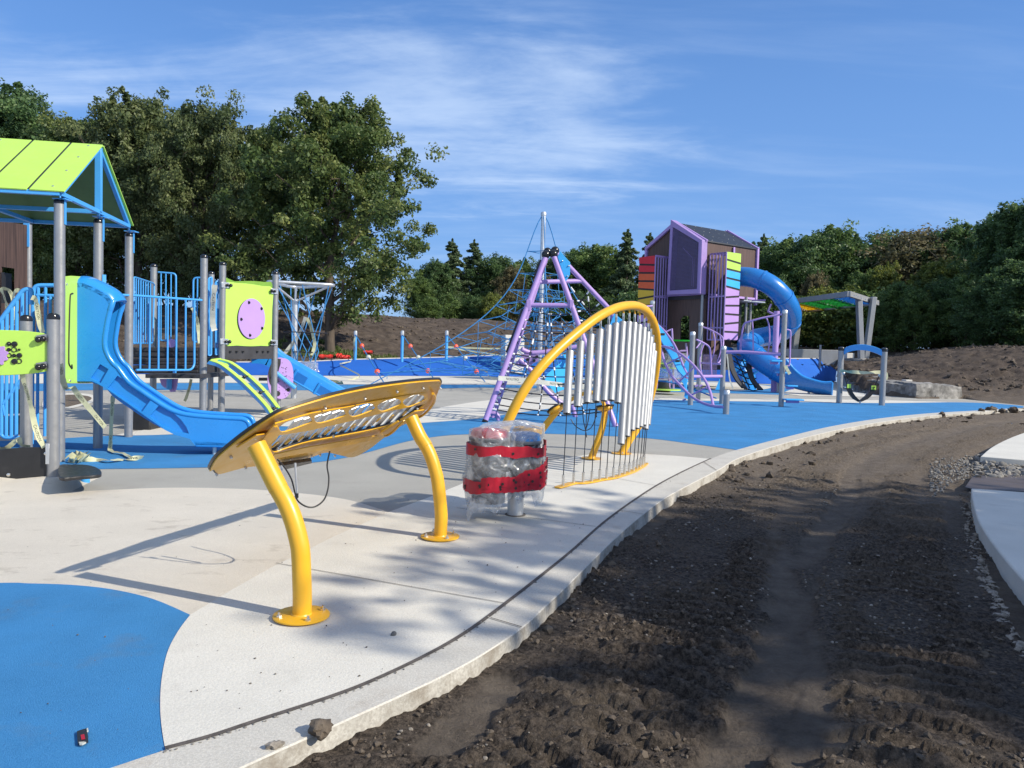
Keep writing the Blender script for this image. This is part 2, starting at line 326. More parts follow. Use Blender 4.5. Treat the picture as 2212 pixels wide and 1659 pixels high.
def leafmat(name, stops, tr=.35):
    m = bpy.data.materials.new(name); m.use_nodes = True; t = m.node_tree; n = t.nodes; L = t.links; b = n['Principled BSDF']; out = n['Material Output']
    at = n.new('ShaderNodeAttribute'); at.attribute_name = 'tint'
    cr = n.new('ShaderNodeValToRGB'); e = cr.color_ramp.elements
    for i, (p, c) in enumerate(stops):
        q = e[i] if i < 2 else e.new(p)
        q.position = p; q.color = (*c, 1)
    L.new(at.outputs['Fac'], cr.inputs[0]); L.new(cr.outputs[0], b.inputs['Base Color']); b.inputs['Roughness'].default_value = .5; b.inputs['Specular IOR Level'].default_value = .35
    tl = n.new('ShaderNodeBsdfTranslucent'); hs = n.new('ShaderNodeHueSaturation'); hs.inputs['Value'].default_value = 1.3; L.new(cr.outputs[0], hs.inputs['Color']); L.new(hs.outputs[0], tl.inputs[0])
    mx = n.new('ShaderNodeMixShader'); mx.inputs[0].default_value = tr; L.new(b.outputs[0], mx.inputs[1]); L.new(tl.outputs[0], mx.inputs[2]); L.new(mx.outputs[0], out.inputs[0]); return m
M['leaf_oak'] = leafmat('oak_leaves', [(0,(0.038,0.072,0.023)),(1,(0.255,0.276,0.087)),(.45,(0.095,0.143,0.041)),(.75,(0.153,0.187,0.055))])
M['leaf_bronze'] = leafmat('bronze_leaves', [(0,(0.043,0.070,0.029)),(1,(0.235,0.260,0.103)),(.45,(0.105,0.137,0.051)),(.75,(0.155,0.184,0.072))])
M['leaf_green'] = leafmat('green_leaves', [(0,(0.042,0.079,0.029)),(1,(0.223,0.303,0.079)),(.5,(0.096,0.160,0.047))])
M['leaf_dark'] = leafmat('dark_leaves', [(0,(0.034,0.067,0.029)),(1,(0.168,0.256,0.084)),(.5,(0.079,0.140,0.050))])
M['leaf_yellow'] = leafmat('yellowing_leaves', [(0,(0.048,0.071,0.020)),(1,(0.315,0.321,0.059)),(.5,(0.153,0.190,0.044))])
M['leaf_brown'] = leafmat('browning_leaves', [(0,(0.058,0.065,0.032)),(1,(0.267,0.209,0.104)),(.5,(0.139,0.131,0.065))])
M['needles'] = leafmat('needles', [(0,(0.039,0.067,0.033)),(1,(0.174,0.220,0.094)),(.5,(0.083,0.126,0.056))], .15)
M['grass'] = leafmat('grass_blades', [(0,(.05,.08,.02)),(1,(.22,.24,.08)),(.5,(.11,.15,.04))])
# ------------------------------------------------------------------ ground
def vnoise(x, y, seed=0):
    xi = np.floor(x).astype(np.int64); yi = np.floor(y).astype(np.int64); fx = x-xi; fy = y-yi
    fx = fx*fx*(3-2*fx); fy = fy*fy*(3-2*fy)
    def h(a, b):
        n = (a*374761393+b*668265263+seed*974711) & 0x7fffffff; n = ((n ^ (n >> 13))*1274126177) & 0x7fffffff
        n = (n ^ (n >> 16)); return (n & 0xffff)/65535.0
    return (h(xi,yi)*(1-fx)+h(xi+1,yi)*fx)*(1-fy)+(h(xi,yi+1)*(1-fx)+h(xi+1,yi+1)*fx)*fy
def fbm(x, y, o=4, seed=0, g=.5):
    s = 0; a = 1; t = 0
    for i in range(o): s = s+a*vnoise(x*2**i+17.3*i, y*2**i-9.1*i, seed+i); t += a; a *= g
    return s/t
def sstep(a, b, v):
    t = np.clip((v-a)/(b-a), 0, 1); return t*t*(3-2*t)
CURB_OUT = [(-60,1925),(200,1812),(400,1721),(549,1651),(699,1583),(849,1515),(950,1468),(1037,1421),(1127,1360),(1185,1307),(1238,1256),(1324,1170),(1387,1115),(1450,1070),(1551,1017),(1601,989),(1702,956.5),(1803,931),(1903.6,912.6),(2004,899.5),(2105,891),(2212,883.5)]
JOINT = [(-120,1800),(110,1706),(357,1622),(450,1597),(549,1564),(699,1515),(797,1478),(910,1425),(1000,1374),(1090,1308.5),(1218,1207),(1280,1152),(1311,1125.5),(1356,1092),(1416,1052),(1474,1020.6),(1535,992)]
CURB_IN = JOINT+[(1591,972.6),(1702,943.5),(1803,920),(1903.6,904),(2004,893.5),(2105,887.5),(2212,881)]
BANK = [((-420,812),(-420,786)),((150,807),(150,782)),((400,809),(400,783)),((640,811),(640,782)),((765,811.5),(765,777)),((960,812),(960,772)),((1090,813),(1090,768)),((1250,815),(1250,768)),((1400,818),(1400,769)),((1560,824),(1560,772)),((1642,829),(1642,774)),((1720,829),(1720,775)),((1773,827),(1770,775)),((1804,823),(1811,775))]
def smooth_px(p, n=6): return [(q.x, q.y) for q in catmull([(a, b, 0) for a, b in p], n)]
co_w = catmull([G(*p) for p in CURB_OUT], 8); ci_w = catmull([G(*p) for p in CURB_IN], 8)
bank_b = [G(*b) for b, t in BANK]; bank_t = [Q(t[0], t[1], G(*b).y+3.0) for b, t in BANK]
right_edge = [G(*p) for p in ((2240,880.5),(2212,876),(2120,866),(2081,861),(1983,861),(1914,854),(1858,846),(1824,837),(1808,826))]
poly = co_w+right_edge+bank_t[::-1]+[V((-60,50,0)),V((-60,1,0))]
PX = np.array([[p.x, p.y] for p in poly])
CL = [0.0]
for a_, b_ in zip(co_w, co_w[1:]): CL.append(CL[-1]+(b_-a_).length)
def along(x, y):                                          # running length along the curb of the nearest point
    d = np.full(x.shape, 1e9); s = np.zeros(x.shape)
    for i in range(0, len(co_w)-1):
        a = PX[i]; e = PX[i+1]-a; L = e@e
        if L < 1e-12: continue
        t = np.clip(((x-a[0])*e[0]+(y-a[1])*e[1])/L, 0, 1); q = np.hypot(x-a[0]-t*e[0], y-a[1]-t*e[1]); m = q < d; d = np.where(m, q, d); s = np.where(m, CL[i]+t*math.sqrt(L), s)
    return s
LANES = [(.85,.40,1),(1.45,.16,0),(2.1,.42,1),(2.85,.15,0),(3.5,.42,1),(4.25,.2,0),(5.0,.42,1),(5.8,.4,1)]
def tyre(x, y, d):                                        # tread bars and smooth ruts that follow the curve of the track
    s = along(x, y); h = np.zeros(x.shape); pale = np.zeros(x.shape); dd = d+.10*np.sin(s*.55)+.25*(fbm(s*.16, d*.02, 2, 71)-.5)
    for k, (c, w, kind) in enumerate(LANES):
        m = 1-sstep(w*.72, w, np.abs(dd-c)+(fbm(x*6, y*6, 3, 61)-.5)*.12); br = sstep(.30, .46, fbm(s*.7+k*9.1, d*1.5, 3, 44+k)); m = m*br
        if kind: bar = sstep(-.1, .5, np.sin(2*math.pi*(s/.15)+np.abs(dd-c)*5+fbm(x*6,y*6,3,9)*2.6)); h = h+m*(bar*(.022+.040*fbm(x*11,y*11,2,19))-.016); pale = np.maximum(pale, m*.12*bar)
        else: h = h-m*.016; pale = np.maximum(pale, m*.9)
    return h, pale
def outside(x, y):
    d = np.full(x.shape, 1e9); ins = np.zeros(x.shape, bool); n = len(PX)
    for i in range(n):
        a = PX[i]; b = PX[(i+1) % n]; e = b-a; L = e@e
        if L < 1e-12: continue
        t = np.clip(((x-a[0])*e[0]+(y-a[1])*e[1])/L, 0, 1); d = np.minimum(d, np.hypot(x-a[0]-t*e[0], y-a[1]-t*e[1]))
        if a[1] != b[1]:
            c = ((a[1] > y) != (b[1] > y)) & (x < (b[0]-a[0])*(y-a[1])/(b[1]-a[1])+a[0]); ins ^= c
    return np.where(ins, -d, d)
TR = []
for w, p in ((.30,[(1830,1760),(1770,1659),(1752,1540),(1722,1400),(1695,1290),(1680,1200),(1655,1150)]),(.20,[(1330,1190),(1420,1130),(1470,1080),(1540,1030),(1640,980),(1760,945),(1900,920),(2100,903),(2300,895)]),
           (.26,[(1620,1040),(1700,1010),(1800,978),(1930,945),(2080,922),(2300,908)]),(.30,[(1560,1010),(1650,990),(1790,950),(1900,930)]),(.25,[(960,1620),(1010,1560),(1090,1500)])):
    TR.append((w, np.array([[q.x, q.y] for q in catmull([G(*a, -.12) for a in p], 5)])))
def tracks(x, y):
    s = np.zeros(x.shape)
    for w, p in TR:
        d = np.full(x.shape, 1e9)
        for a, b in zip(p, p[1:]):
            e = b-a; t = np.clip(((x-a[0])*e[0]+(y-a[1])*e[1])/(e@e), 0, 1); d = np.minimum(d, np.hypot(x-a[0]-t*e[0], y-a[1]-t*e[1]))
        br = fbm(x*5, y*4, 4, 77); s = np.maximum(s, (1-sstep(w*.25, w*.62, d+(br-.5)*.22))*sstep(.27, .50, fbm(x*2.2, y*1.1, 4, 31)))
    return s
def base_h(x, y, d):
    bl = .78+(1.45-.78)*sstep(2, 15, x)
    b = bl*sstep(29, 45, y)-.09*sstep(38, 44, y)*(1-sstep(0, 3, d))
    H = 3.3+(1.05-3.3)*sstep(4, 12, x); Wd = 18+(9-18)*sstep(4, 12, x)
    b = b+H*sstep(0, 1, np.maximum(d,0)/Wd)*sstep(28, 40, y)
    return b-.078*(1-sstep(29, 42, y))-.01
def ground_z(x, y, detail=True):
    d = outside(x, y); z = base_h(x, y, d)
    tr = np.zeros(x.shape)
    if detail:
        lane = sstep(.50, .64, fbm(d*1.9+.35*fbm(x*.5,y*.5,2,15), y*.10, 3, 88))*sstep(.5,1.1,d)*(1-sstep(5.5,7.5,d))*sstep(5.5,9,y)*(1-sstep(26,32,y))*(.55+.45*fbm(x*2.5,y*2.5,3,5))
        tr = np.maximum(tracks(x, y), .95*lane)
        z = z+(fbm(x*.35, y*.35, 3, 5)-.5)*(.05+.30*sstep(30, 45, y))
        th, pale = tyre(x, y, np.maximum(d,0)); fade = sstep(.25,.7,d)*(1-sstep(24,30,y)); z = z+th*fade; tr = np.maximum(tr, pale*fade)
        rug = .25+.75*sstep(.35, .6, fbm(x*.8, y*.55, 3, 9)); edge = (1-sstep(.05, .50, d))*(.15+.85*sstep(.5, .68, fbm(x*1.1, y*1.1, 2, 101)))
        rug = np.maximum(rug*(1-.6*(1-sstep(.05,.4,d))), edge*1.1)*(1-tr)
        c1 = np.abs(fbm(x*6.5, y*6.5, 3, 21)-.5)*2; c2 = 1-np.abs(fbm(x*15, y*15, 3, 33)-.5)*2
        tread = np.maximum(0, np.sin((y*1.0+.22*x+(fbm(x*1.6, y*1.6, 3, 3)-.5)*.7)*2*math.pi/.15))*sstep(.36, .56, fbm(x*1.1+5, y*.3, 3, 12))*(.5+fbm(x*9,y*9,2,66))
        c3 = fbm(x*34, y*34, 2, 57)-.5
        z = z+(1-sstep(20, 40, y))*(rug*((c1-.3)*.032+(c2-.6)*.030+tread*.024+c3*.042*(1-sstep(6,11,y)))-(1-rug)*.0+tr*tread*.008)+edge*.035*(fbm(x*1.5, y*1.5, 3, 8)-.2)-tr*.022
        z = z+sstep(29, 36, y)*(((fbm(x*2.2, y*2.2, 4, 41, .65)-.5)*.42+(np.abs(fbm(x*4.1, y*4.1, 3, 47)-.5)-.12)*.30))
    lip = -sstep(.07, .16, -d)*.30
    return np.where(d < 0, z+lip, z), d, tr
def gz(x, y): return float(ground_z(np.array([x*1.0]), np.array([y*1.0]), False)[0][0])
def grid(x0, x1, y0, y1, st):
    nx = int(round((x1-x0)/st))+1; ny = int(round((y1-y0)/st))+1
    X, Y = np.meshgrid(np.linspace(x0, x1, nx), np.linspace(y0, y1, ny)); x = X.ravel(); y = Y.ravel(); z, d, tr = ground_z(x, y)
    i = (np.arange(ny-1)[:,None]*nx+np.arange(nx-1)[None,:]).ravel()
    f = np.stack([i, i+1, i+nx+1, i+nx], 1)
    keep = (d[f] > -.30).any(1)
    return np.stack([x, y, z], 1), f[keep], tr
VV = []; FF = []; TT = []; off = 0
patches = [(-2.4,6.0,1.0,6.04,.017),(5.97,7.05,1.0,6.04,.03),(-2.4,9.45,6.0,11.08,.036),(0,20.1,11.0,21.15,.075),(0,40.2,21.0,33.3,.13),(13,40,33.0,58.0,.16),(-62,13,33.0,75.0,.42),(40,62,33.0,75.0,.42),(13,40,58.0,75.0,.42)]
rest = [(7.0,40,1.0,6.0,.5),(9.4,40,6.0,11.0,.3),(20,40,11,21,.3),(-2.4,40,-12,1.0,.5),(40,120,-12,33,3),(62,400,33,75,6),(-400,-62,33,75,6),(-400,400,75,420,6)]
for a in patches+rest:
    v, f, t = grid(*a); VV.append(v); FF.append(f+off); TT.append(t); off += len(v)
def soil_mat():
    m = bpy.data.materials.new('soil'); m.use_nodes = True; t = m.node_tree; n = t.nodes; L = t.links; b = n['Principled BSDF']
    co = n.new('ShaderNodeTexCoord').outputs['Object']
    def nz(sc, d=5, ro=.6, vec=None):
        x = n.new('ShaderNodeTexNoise'); x.inputs['Scale'].default_value = sc; x.inputs['Detail'].default_value = d; x.inputs['Roughness'].default_value = ro; L.new(vec or co, x.inputs['Vector']); return x.outputs[0]
    def rng(v, a, bb, c=0., d=1.):
        x = n.new('ShaderNodeMapRange'); x.inputs[1].default_value = a; x.inputs[2].default_value = bb; x.inputs[3].default_value = c; x.inputs[4].default_value = d; L.new(v, x.inputs[0]); return x.outputs[0]
    def mix(f, A, B):
        x = n.new('ShaderNodeMix'); x.data_type = 'RGBA'; L.new(f, x.inputs[0])
        for i, q in ((6, A), (7, B)):
            if isinstance(q, tuple): x.inputs[i].default_value = (*q, 1)
            else: L.new(q, x.inputs[i])
        return x.outputs[2]
    c = mix(rng(nz(34, 9, .78), .41, .60), (.034,.027,.022), (.165,.130,.102))
    c = mix(rng(nz(.8, 6), .48, .70, 0, .55), c, mix(rng(nz(26, 8, .75), .38, .62), (.11,.088,.068), (.27,.22,.168)))
    c = mix(rng(nz(90, 3), .66, .70, 0, .6), c, (.30,.27,.23))
    sp = n.new('ShaderNodeSeparateXYZ'); L.new(co, sp.inputs[0])
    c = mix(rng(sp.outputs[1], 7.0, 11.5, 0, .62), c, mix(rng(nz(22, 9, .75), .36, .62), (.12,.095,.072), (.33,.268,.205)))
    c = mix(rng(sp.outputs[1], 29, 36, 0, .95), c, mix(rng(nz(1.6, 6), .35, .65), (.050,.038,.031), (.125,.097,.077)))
    at = n.new('ShaderNodeAttribute'); at.attribute_name = 'track'
    c = mix(rng(at.outputs['Fac'], .1, 1, 0, .75), c, mix(rng(nz(6, 6), .32, .68), (.13,.106,.086), (.235,.195,.155)))
    L.new(c, b.inputs['Base Color']); b.inputs['Roughness'].default_value = .96; b.inputs['Specular IOR Level'].default_value = .2
    bp = n.new('ShaderNodeBump'); bp.inputs['Strength'].default_value = 1.0; bp.inputs['Distance'].default_value = .055
    L.new(nz(36, 8, .74), bp.inputs['Height']); L.new(bp.outputs[0], b.inputs['Normal']); return m
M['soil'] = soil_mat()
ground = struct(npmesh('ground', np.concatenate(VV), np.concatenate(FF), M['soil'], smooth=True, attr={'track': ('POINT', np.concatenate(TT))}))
# ---- safety surfacing, one sheet per colour field
def zone(name, pxs, z, m, n=6, smooth=True):
    p = smooth_px(pxs, n) if smooth else pxs
    b = MB().sheet([G(x, y, 0)+V((0,0,z)) for x, y in p]); return struct(b.build(name, m, smooth=False, recalc=False))
def up_faces(o):
    me = o.data
    return o
base_loop = [V((p.x, p.y, -.001)) for p in ci_w]+[V((p.x, p.y, -.001)) for p in right_edge]+[V((p.x, p.y+.3, -.001)) for p in bank_b[::-1]]+[V((-60,40,-.001)),V((-60,1,-.001)),V((ci_w[0].x,1,-.001))]
bb = MB().sheet(base_loop); struct(bb.build('rubber_surface', M['grey_rubber'], smooth=False, recalc=False))
def cut(pxs, seg): return smooth_px(pxs, seg)
edge_circle = [(411,1330),(385,1365),(362,1410),(349,1470),(346,1530),(350,1580),(357,1622)]
circle_top = [(-700,1290),(-300,1268),(0,1260),(60,1261),(150,1264),(230,1272),(300,1286),(350,1302),(411,1329)]
cream_top = [(-700,1075),(-300,1066),(0,1063),(152,1062),(223,1059.5),(324,1055),(405,1054),(486,1055.5),(567,1059),(647,1066),(708,1073),(768,1084),(840,1107)]
conc_edge = [(840,1107),(724,1159),(644,1199),(596,1222),(502,1275),(411,1330)]
zone('rubber_surface', cut(circle_top,6)+cut(edge_circle,6)[1:]+[(110,1706),(-120,1800),(-900,1800)], .003, M['blue_rubber'], smooth=False)
zone('rubber_surface', cut(cream_top,6)+conc_edge[1:]+cut(circle_top,6)[::-1], .003, M['cream_rubber'], smooth=False)
blue_low = [(-500,1024),(0,1019),(140,1014),(220,1013.5),(348,1012),(452,1010),(600,1006),(690,998),(756,987),(803,975),(859,959),(904,949),(960,941.5),(1020,938),(1100,936.5),(1174,937),(1274,940.5),(1400,947),(1509,961),(1592,972.4)]
blue_up = [(2209,880.8),(2205,876.6),(2130,871),(2045,869.2),(1917,871),(1818,870),(1681,868),(1555,866.5),(1409,864),(1330,867),(1250,874),(1180,884),(1110,893),(1047,903),(1000,907.5),(940,912),(866,917),(780,921),(700,922.5),(620,921.5),(560,921),(470,929),(369,939),(229,942),(136,947),(0,953),(-500,960)]
zone('rubber_surface', cut(blue_low,5)+cut([(1592,972.4),(1702,943.3),(1803,919.8),(1903.6,903.8),(2004,893.3),(2105,887.3),(2209,880.8)],5)[1:]+cut(blue_up,5)[1:], .003, M['blue_rubber'], smooth=False)
white_up = [(240,942),(300,931),(362,922),(450,904),(526,895),(600,892.5),(700,892.5),(800,893),(910,888),(971,877),(1038,867),(1100,861),(1200,857),(1300,857),(1409,859.6),(1555,861.6),(1719,862),(1808,863.2),(1917,865),(2045,868.5)]
zone('rubber_surface', cut(white_up,5)+cut([(2045,869.2),(1917,871),(1818,870),(1681,868),(1555,866.5),(1409,864),(1330,867),(1250,874),(1180,884),(1110,893),(1047,903),(1000,907.5),(940,912),(866,917),(780,921),(700,922.5),(620,921.5),(560,921),(470,929),(369,939),(240,942)],5), .006, M['white_rubber'], smooth=False)
zone('rubber_surface', [(-500,826),(0,829),(300,828),(500,827.5),(703,830.5),(955,831),(1085,831.5),(1200,834),(1300,838),(1411,842),(1440,845),(1411,846.5),(1200,840),(1060,837.5),(955,839),(725,843),(480,842.5),(200,843),(0,846),(-500,848)], .003, M['blue_rubber'])
zone('rubber_surface', [(-500,810.5),(150,808),(400,810),(640,812),(955,813),(1090,814),(1250,816),(1390,819),(1330,834),(1200,831),(1085,830.5),(955,830),(703,829.8),(500,827),(300,827),(0,828),(-500,825)], .006, M['white_rubber'])
zone('rubber_surface', [(1400,820),(1490,823),(1560,826),(1640,831),(1690,836),(1725,846),(1700,852.5),(1604,850.5),(1500,848),(1411,846)], .003, M['blue_rubber'])
zone('rubber_surface', [(1440,829),(1500,825.5),(1580,827.5),(1640,832),(1668,836.5),(1640,842),(1570,843),(1510,839),(1455,835)], .009, M['white_rubber'])
zone('rubber_surface', [(1690,850),(1712,841),(1765,832),(1800,825.5),(1822,838),(1858,848),(1900,855),(1870,857.5),(1800,856),(1730,855.5)], .009, M['white_rubber'])
# small planting bed far left: bare soil inside a pale edge
zone('pavement', [(90,880),(100,856),(150,850),(192,852),(212,860),(196,872),(150,884)], .010, M['white_rubber'])
zone('planting_bed', [(96,877),(106,859),(150,853.5),(186,856),(198,861.5),(184,870),(146,880)], .015, M['soil'])
# low cream wedge where the panel wall meets the surfacing
rb = MB(); wt = [G(-120,1128), G(0,1105), G(60,1085), G(152,1062.5)]; wtop = [PL(-120,1041,G(0,1062),V((0,1,0))), Q(0,1042,8.0), Q(62,1038,8.0), Q(118,1036,8.1)]
rb.loft([[a, b, b+V((0,.5,0)), a+V((0,.9,-.05))] for a, b in zip(wt, wtop)]); struct(rb.build('rubber_surface', M['cream_rubber'], bevel=.03))
# raised bank behind, with a pale concrete edge along its top
bk = MB()
def bank_prof(b, t): return [b+V((0,-.15,.008)), b.lerp(t, .18)+V((0,0,-.03)), b.lerp(t, .5)+V((0,0,.02)), b.lerp(t, .85)+V((0,0,.05)), t, t+V((0,.4,-.02))]
bs_b = catmull(bank_b, 4); bs_t = catmull(bank_t, 4)
bk.loft([bank_prof(b, t) for b, t in zip(bs_b, bs_t)], closed=False); struct(bk.build('rubber_bank', M['bank_rubber']))
ed = MB(); ed.loft([[t+V((0,.02,-.1)), t+V((0,.02,.05)), t+V((0,.22,.05)), t+V((0,.22,-.2))] for t in bs_t]); struct(ed.build('curb', M['curb'], bevel=.01))
# ---- concrete path, joints and curb
conc = [(357,1622)]+cut(edge_circle,6)[::-1][1:]+conc_edge[::-1][1:]+[(920,1078),(1014,1039.5),(1090,1020),(1167,1001),(1227,989),(1290,980),(1371,980),(1460,985.5),(1535,992)]
jw = [(p.x, p.y) for p in catmull([(a, b, 0) for a, b in JOINT[2:]], 6)]
zone('concrete_path', conc+jw[::-1][1:-1], .006, M['concrete'], smooth=False)
cb = MB(); NR = 110
def resample(p, n):
    L = [0]
    for a, b in zip(p, p[1:]): L.append(L[-1]+(b-a).length)
    out = []; j = 0
    for k in range(n):
        s = L[-1]*k/(n-1)
        while j < len(p)-2 and L[j+1] < s: j += 1
        out.append(p[j].lerp(p[j+1], (s-L[j])/max(1e-9, L[j+1]-L[j])))
    return out
co_r = resample(co_w, NR*3)
rings = []
for p in co_r:                                         # nearest point of the inner line
    best = min(range(len(ci_w)-1), key=lambda i: (ci_w[i].lerp(ci_w[i+1],.5)-p).length)
    a, b = ci_w[best], ci_w[best+1]; e = b-a; t = max(-.5, min(1.5, (p-a).dot(e)/e.length_squared)); q = a+e*t
    n = (p-q); n.z = 0; n = n.normalized() if n.length > .05 else V((.5,-.5,0)); q = q+n*.012
    w = .003*math.sin(p.y*9)+.002*math.sin(p.y*23)
    rings.append(([q+V((0,0,-.05)), q+V((0,0,.010)), p+V((0,0,.010))-n*.006, p+V((0,0,.004))-n*.001, p-n*.004+V((0,0,-.03)), q+V((0,0,-.06))],
                  [p+V((0,0,.003))-n*.001, p+n*(.002+w)+V((0,0,-.04)), p+n*(.005+w)+V((0,0,-.34)), p-n*.05+V((0,0,-.34)), p-n*.05+V((0,0,-.04))]))
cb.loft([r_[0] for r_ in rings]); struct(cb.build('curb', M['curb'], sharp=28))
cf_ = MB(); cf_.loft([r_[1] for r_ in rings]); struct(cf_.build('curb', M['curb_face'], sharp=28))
jt = MB()
def strip(px, w, z):
    p = [G(*a)+V((0,0,z)) for a in px]; hs_ = []
    for i in range(len(p)):
        t = (p[min(i+1,len(p)-1)]-p[max(i-1,0)]).normalized(); hs_.append(V((-t.y, t.x, 0))*w/2)
    jt.ribbon(p, hs_)
strip(jw, .027, .0125)
for a, b in (((596,1219),(1090,1306)),((987,1098.7),(1287,1139.5)),((1327,1034),(1416,1050)),((1167,1001),(1400,1000))): strip([a, b], .007, .011)
for a, b in (((1060,1340),(1127,1360)),((1340,1105),(1390,1114)),((1520,1000),(1548,1018))): strip([a, b], .009, .0165)
struct(jt.build('expansion_joint', M['joint'], smooth=False, recalc=False))
# ---- two poured slabs on the right
def slab(name, top_px, z, th):
    loop = [G(x, y, z) for x, y in top_px]; b = MB().prism([loop], V((0,0,-th))); return struct(b.build(name, M['concrete'], bevel=.012))
slab('pavement', cut([(2098,1055),(2101,1080),(2112,1120),(2135,1160),(2172,1208),(2216,1258),(2300,1340),(2450,1460)],5)+[(3300,1460),(3000,1150),(2212,1063)], .05, .30)
slab('pavement', cut([(2300,903),(2212,934.6),(2177,948),(2142,966),(2118,986)],5)+[(2212,993),(3000,1030),(3400,940)], .05, .30)
wet = MB().sheet([G(x, y, -.05) for x, y in ((2085,1052),(2100,1030),(2130,1018),(2212,1022),(2600,1030),(2600,1075),(2212,1062),(2100,1056))]); 
M['mud'] = pm('wet_mud', (.10,.078,.066), .55, var=.15, vs=3, bump=.2, bs=30)
struct(wet.build('mud', M['mud'], smooth=False, recalc=False))
# ------------------------------------------------------------------ slanted key instrument in front
def zpx(x0, y0, sc): return lambda pts: [(x0+a*sc, y0+b*sc) for a, b in pts]
A4 = zpx(411.4, 795.5, .36373)                           # photo crop coordinates
A5 = zpx(960.1, 630.9, .31421)
A6 = zpx(1344.1, 466.3, .26456)
A7 = zpx(1014.9, 521.2, .24797)
A3 = zpx(219.4, 493.7, .24801)
A8 = zpx(384.0, 795.5, .28522)
def base_bolts(b, c, r, n, off=0):
    for k in range(n):
        a = off+2*math.pi*k/n; p = c+V((math.cos(a)*r, math.sin(a)*r, 0))
        b.cyl(p, p+V((0,0,.012)), .016, 6); b.cyl(p, p+V((0,0,.028)), .008, 8)
LB0, LB1 = G(651,1336), G(950.5,1163.5)
AX = (LB1-LB0).normalized(); MM = V((-AX.y, AX.x, 0))     # along the instrument, and towards its player
beta = R(31); TN = (MM*math.sin(beta)+V((0,0,math.cos(beta)))).normalized()
ki = thing('slanted_metallophone', 'yellow slanted leaf shaped instrument on two curved legs, nearest of the yellow instruments', 'musical instrument', LB0, None)
legs = [(LB0, A4([(663,1490),(664,1400),(663,1300),(655,1100),(640,1010),(610,900),(570,800),(510,690),(430,530),(392,455)])), (LB1, A4([(1485,1010),(1488,930),(1488,850),(1470,680),(1455,610),(1430,530),(1400,465),(1360,400),(1310,290)]))]
tops = []
for b0, pp in legs:
    pts = [PL(x, y, b0, AX) for x, y in pp]; pts[0].z = 0; pts[0].x, pts[0].y = b0.x, b0.y
    pts = catmull(pts, 5); tops.append(pts[-1])
    k = int(len(pts)*.74)
    lg = MB().tube(pts[:k+1], .0535, 22).build('leg', M['yellow'], ki)
    MB().tube(pts[k:], [.0555]*(len(pts)-k), 22).build('leg_sleeve', M['yellow'], lg)
    MB().lathe(b0, [(.150,0.012),(.158,.016),(.158,.024),(.150,.028),(.060,.028),(.056,.036)], 36).build('base_plate', M['yellow'], lg)
    bb = MB(); base_bolts(bb, b0+V((0,0,.028)), .125, 4, .55); bb.build('bolt', M['bolt'], lg)
TP = (tops[0]+tops[1])/2+TN*.075
def tp(pts, off=0): return [PL(x, y, TP+TN*off, TN) for x, y in pts]
leaf_up = A4([(130,610),(112,612),(118,590),(150,540),(230,470),(340,385),(470,300),(560,255),(720,203),(880,158),(1050,122),(1200,98),(1350,80),(1470,72),(1494,76),(1497,92)])
leaf_lo = A4([(1488,112),(1450,200),(1400,250),(1340,305),(1250,345),(1150,415),(1080,470),(1010,512),(950,533),(880,520),(800,505),(720,530),(560,578),(350,590),(250,612),(160,634)])
outline = catmull(tp(leaf_up+leaf_lo), 4, closed=True)
def inset(l, d):
    c = sum(l, V())/len(l); out = []
    for i, p in enumerate(l):
        t = (l[(i+1) % len(l)]-l[i-1]).normalized(); n = TN.cross(t)
        if n.dot(c-p) < 0: n = -n
        out.append(p+n*d)
    return out
win = catmull(tp(A4([(482,470),(515,365),(600,305),(720,272),(930,232),(1100,196),(1250,172),(1392,152),(1410,172),(1392,215),(1330,262),(1235,322),(1120,358),(900,402),(700,440),(560,482),(500,500)])), 4, closed=True)
MB().prism([inset(outline, .012), win], TN*.010).build('leaf_plate', M['yellow'], ki, bevel=.002)
MB().prism([[p+TN*.0105 for p in outline], [p+TN*.0105 for p in win]], TN*.016).build('edge_trim', M['black_plastic'], ki, bevel=.004)
M['key_white'] = pm('key_metal', (.62,.63,.64), .35, metal=.5, var=.05, vs=8)
n = 15
for k in range(n):                                       # metal keys seen from below through the opening
    f = (k+.5)/n; a = V(tp(A4([(440+(1290-440)*f, 512-(512-312)*f)]), .045)[0]); b = V(tp(A4([(610+(1450-610)*f, 315-(315-138)*f)]), .045)[0])
    d = (b-a); kb = MB().beam(a-d*.02, b+d*.02, .064, .012, TN); kb.build('key', M['key_white'], ki, bevel=.002)
b2_ = beta+R(9); TN2 = (MM*math.sin(b2_)+V((0,0,math.cos(b2_)))).normalized()
def tp2(pts, c): P_ = PL(*c, TP-TN*.045, TN); return [PL(x, y, P_, TN2) for x, y in pts]
def rail(lo, up_, slots, name):
    c = lo[len(lo)//2]; b = MB(); b.prism([tp2(lo+up_[::-1], c)]+[catmull(tp2(s, c), 3, closed=True) for s in slots], TN2*.008)
    return b.build(name, M['yellow'], ki, bevel=.0015)
def slot(a): x0, x1, y0, y1 = a; h = 38; return A4([(x0+20,y0),(x1-60,y1),(x1-12,y1+4),(x1,y1+22),(x1-14,y1+h),(x0+40,y0+h+10),(x0+6,y0+h),(x0,y0+16)])
rail(A4([(455,468),(530,398),(700,372),(950,315),(1200,252),(1395,212),(1412,190)]), A4([(430,425),(505,330),(720,268),(930,232),(1100,195),(1260,165),(1408,140)]), [slot((525,722,330,288)),slot((737,922,278,248)),slot((940,1096,240,212)),slot((1112,1252,208,182)),slot((1264,1392,180,158))], 'slotted_rail')
lo = A4([(480,540),(700,502),(900,465),(1128,418)]); lu = A4([(500,512),(700,470),(900,435),(1110,400)])
rail(lo, lu, [], 'lower_rail')
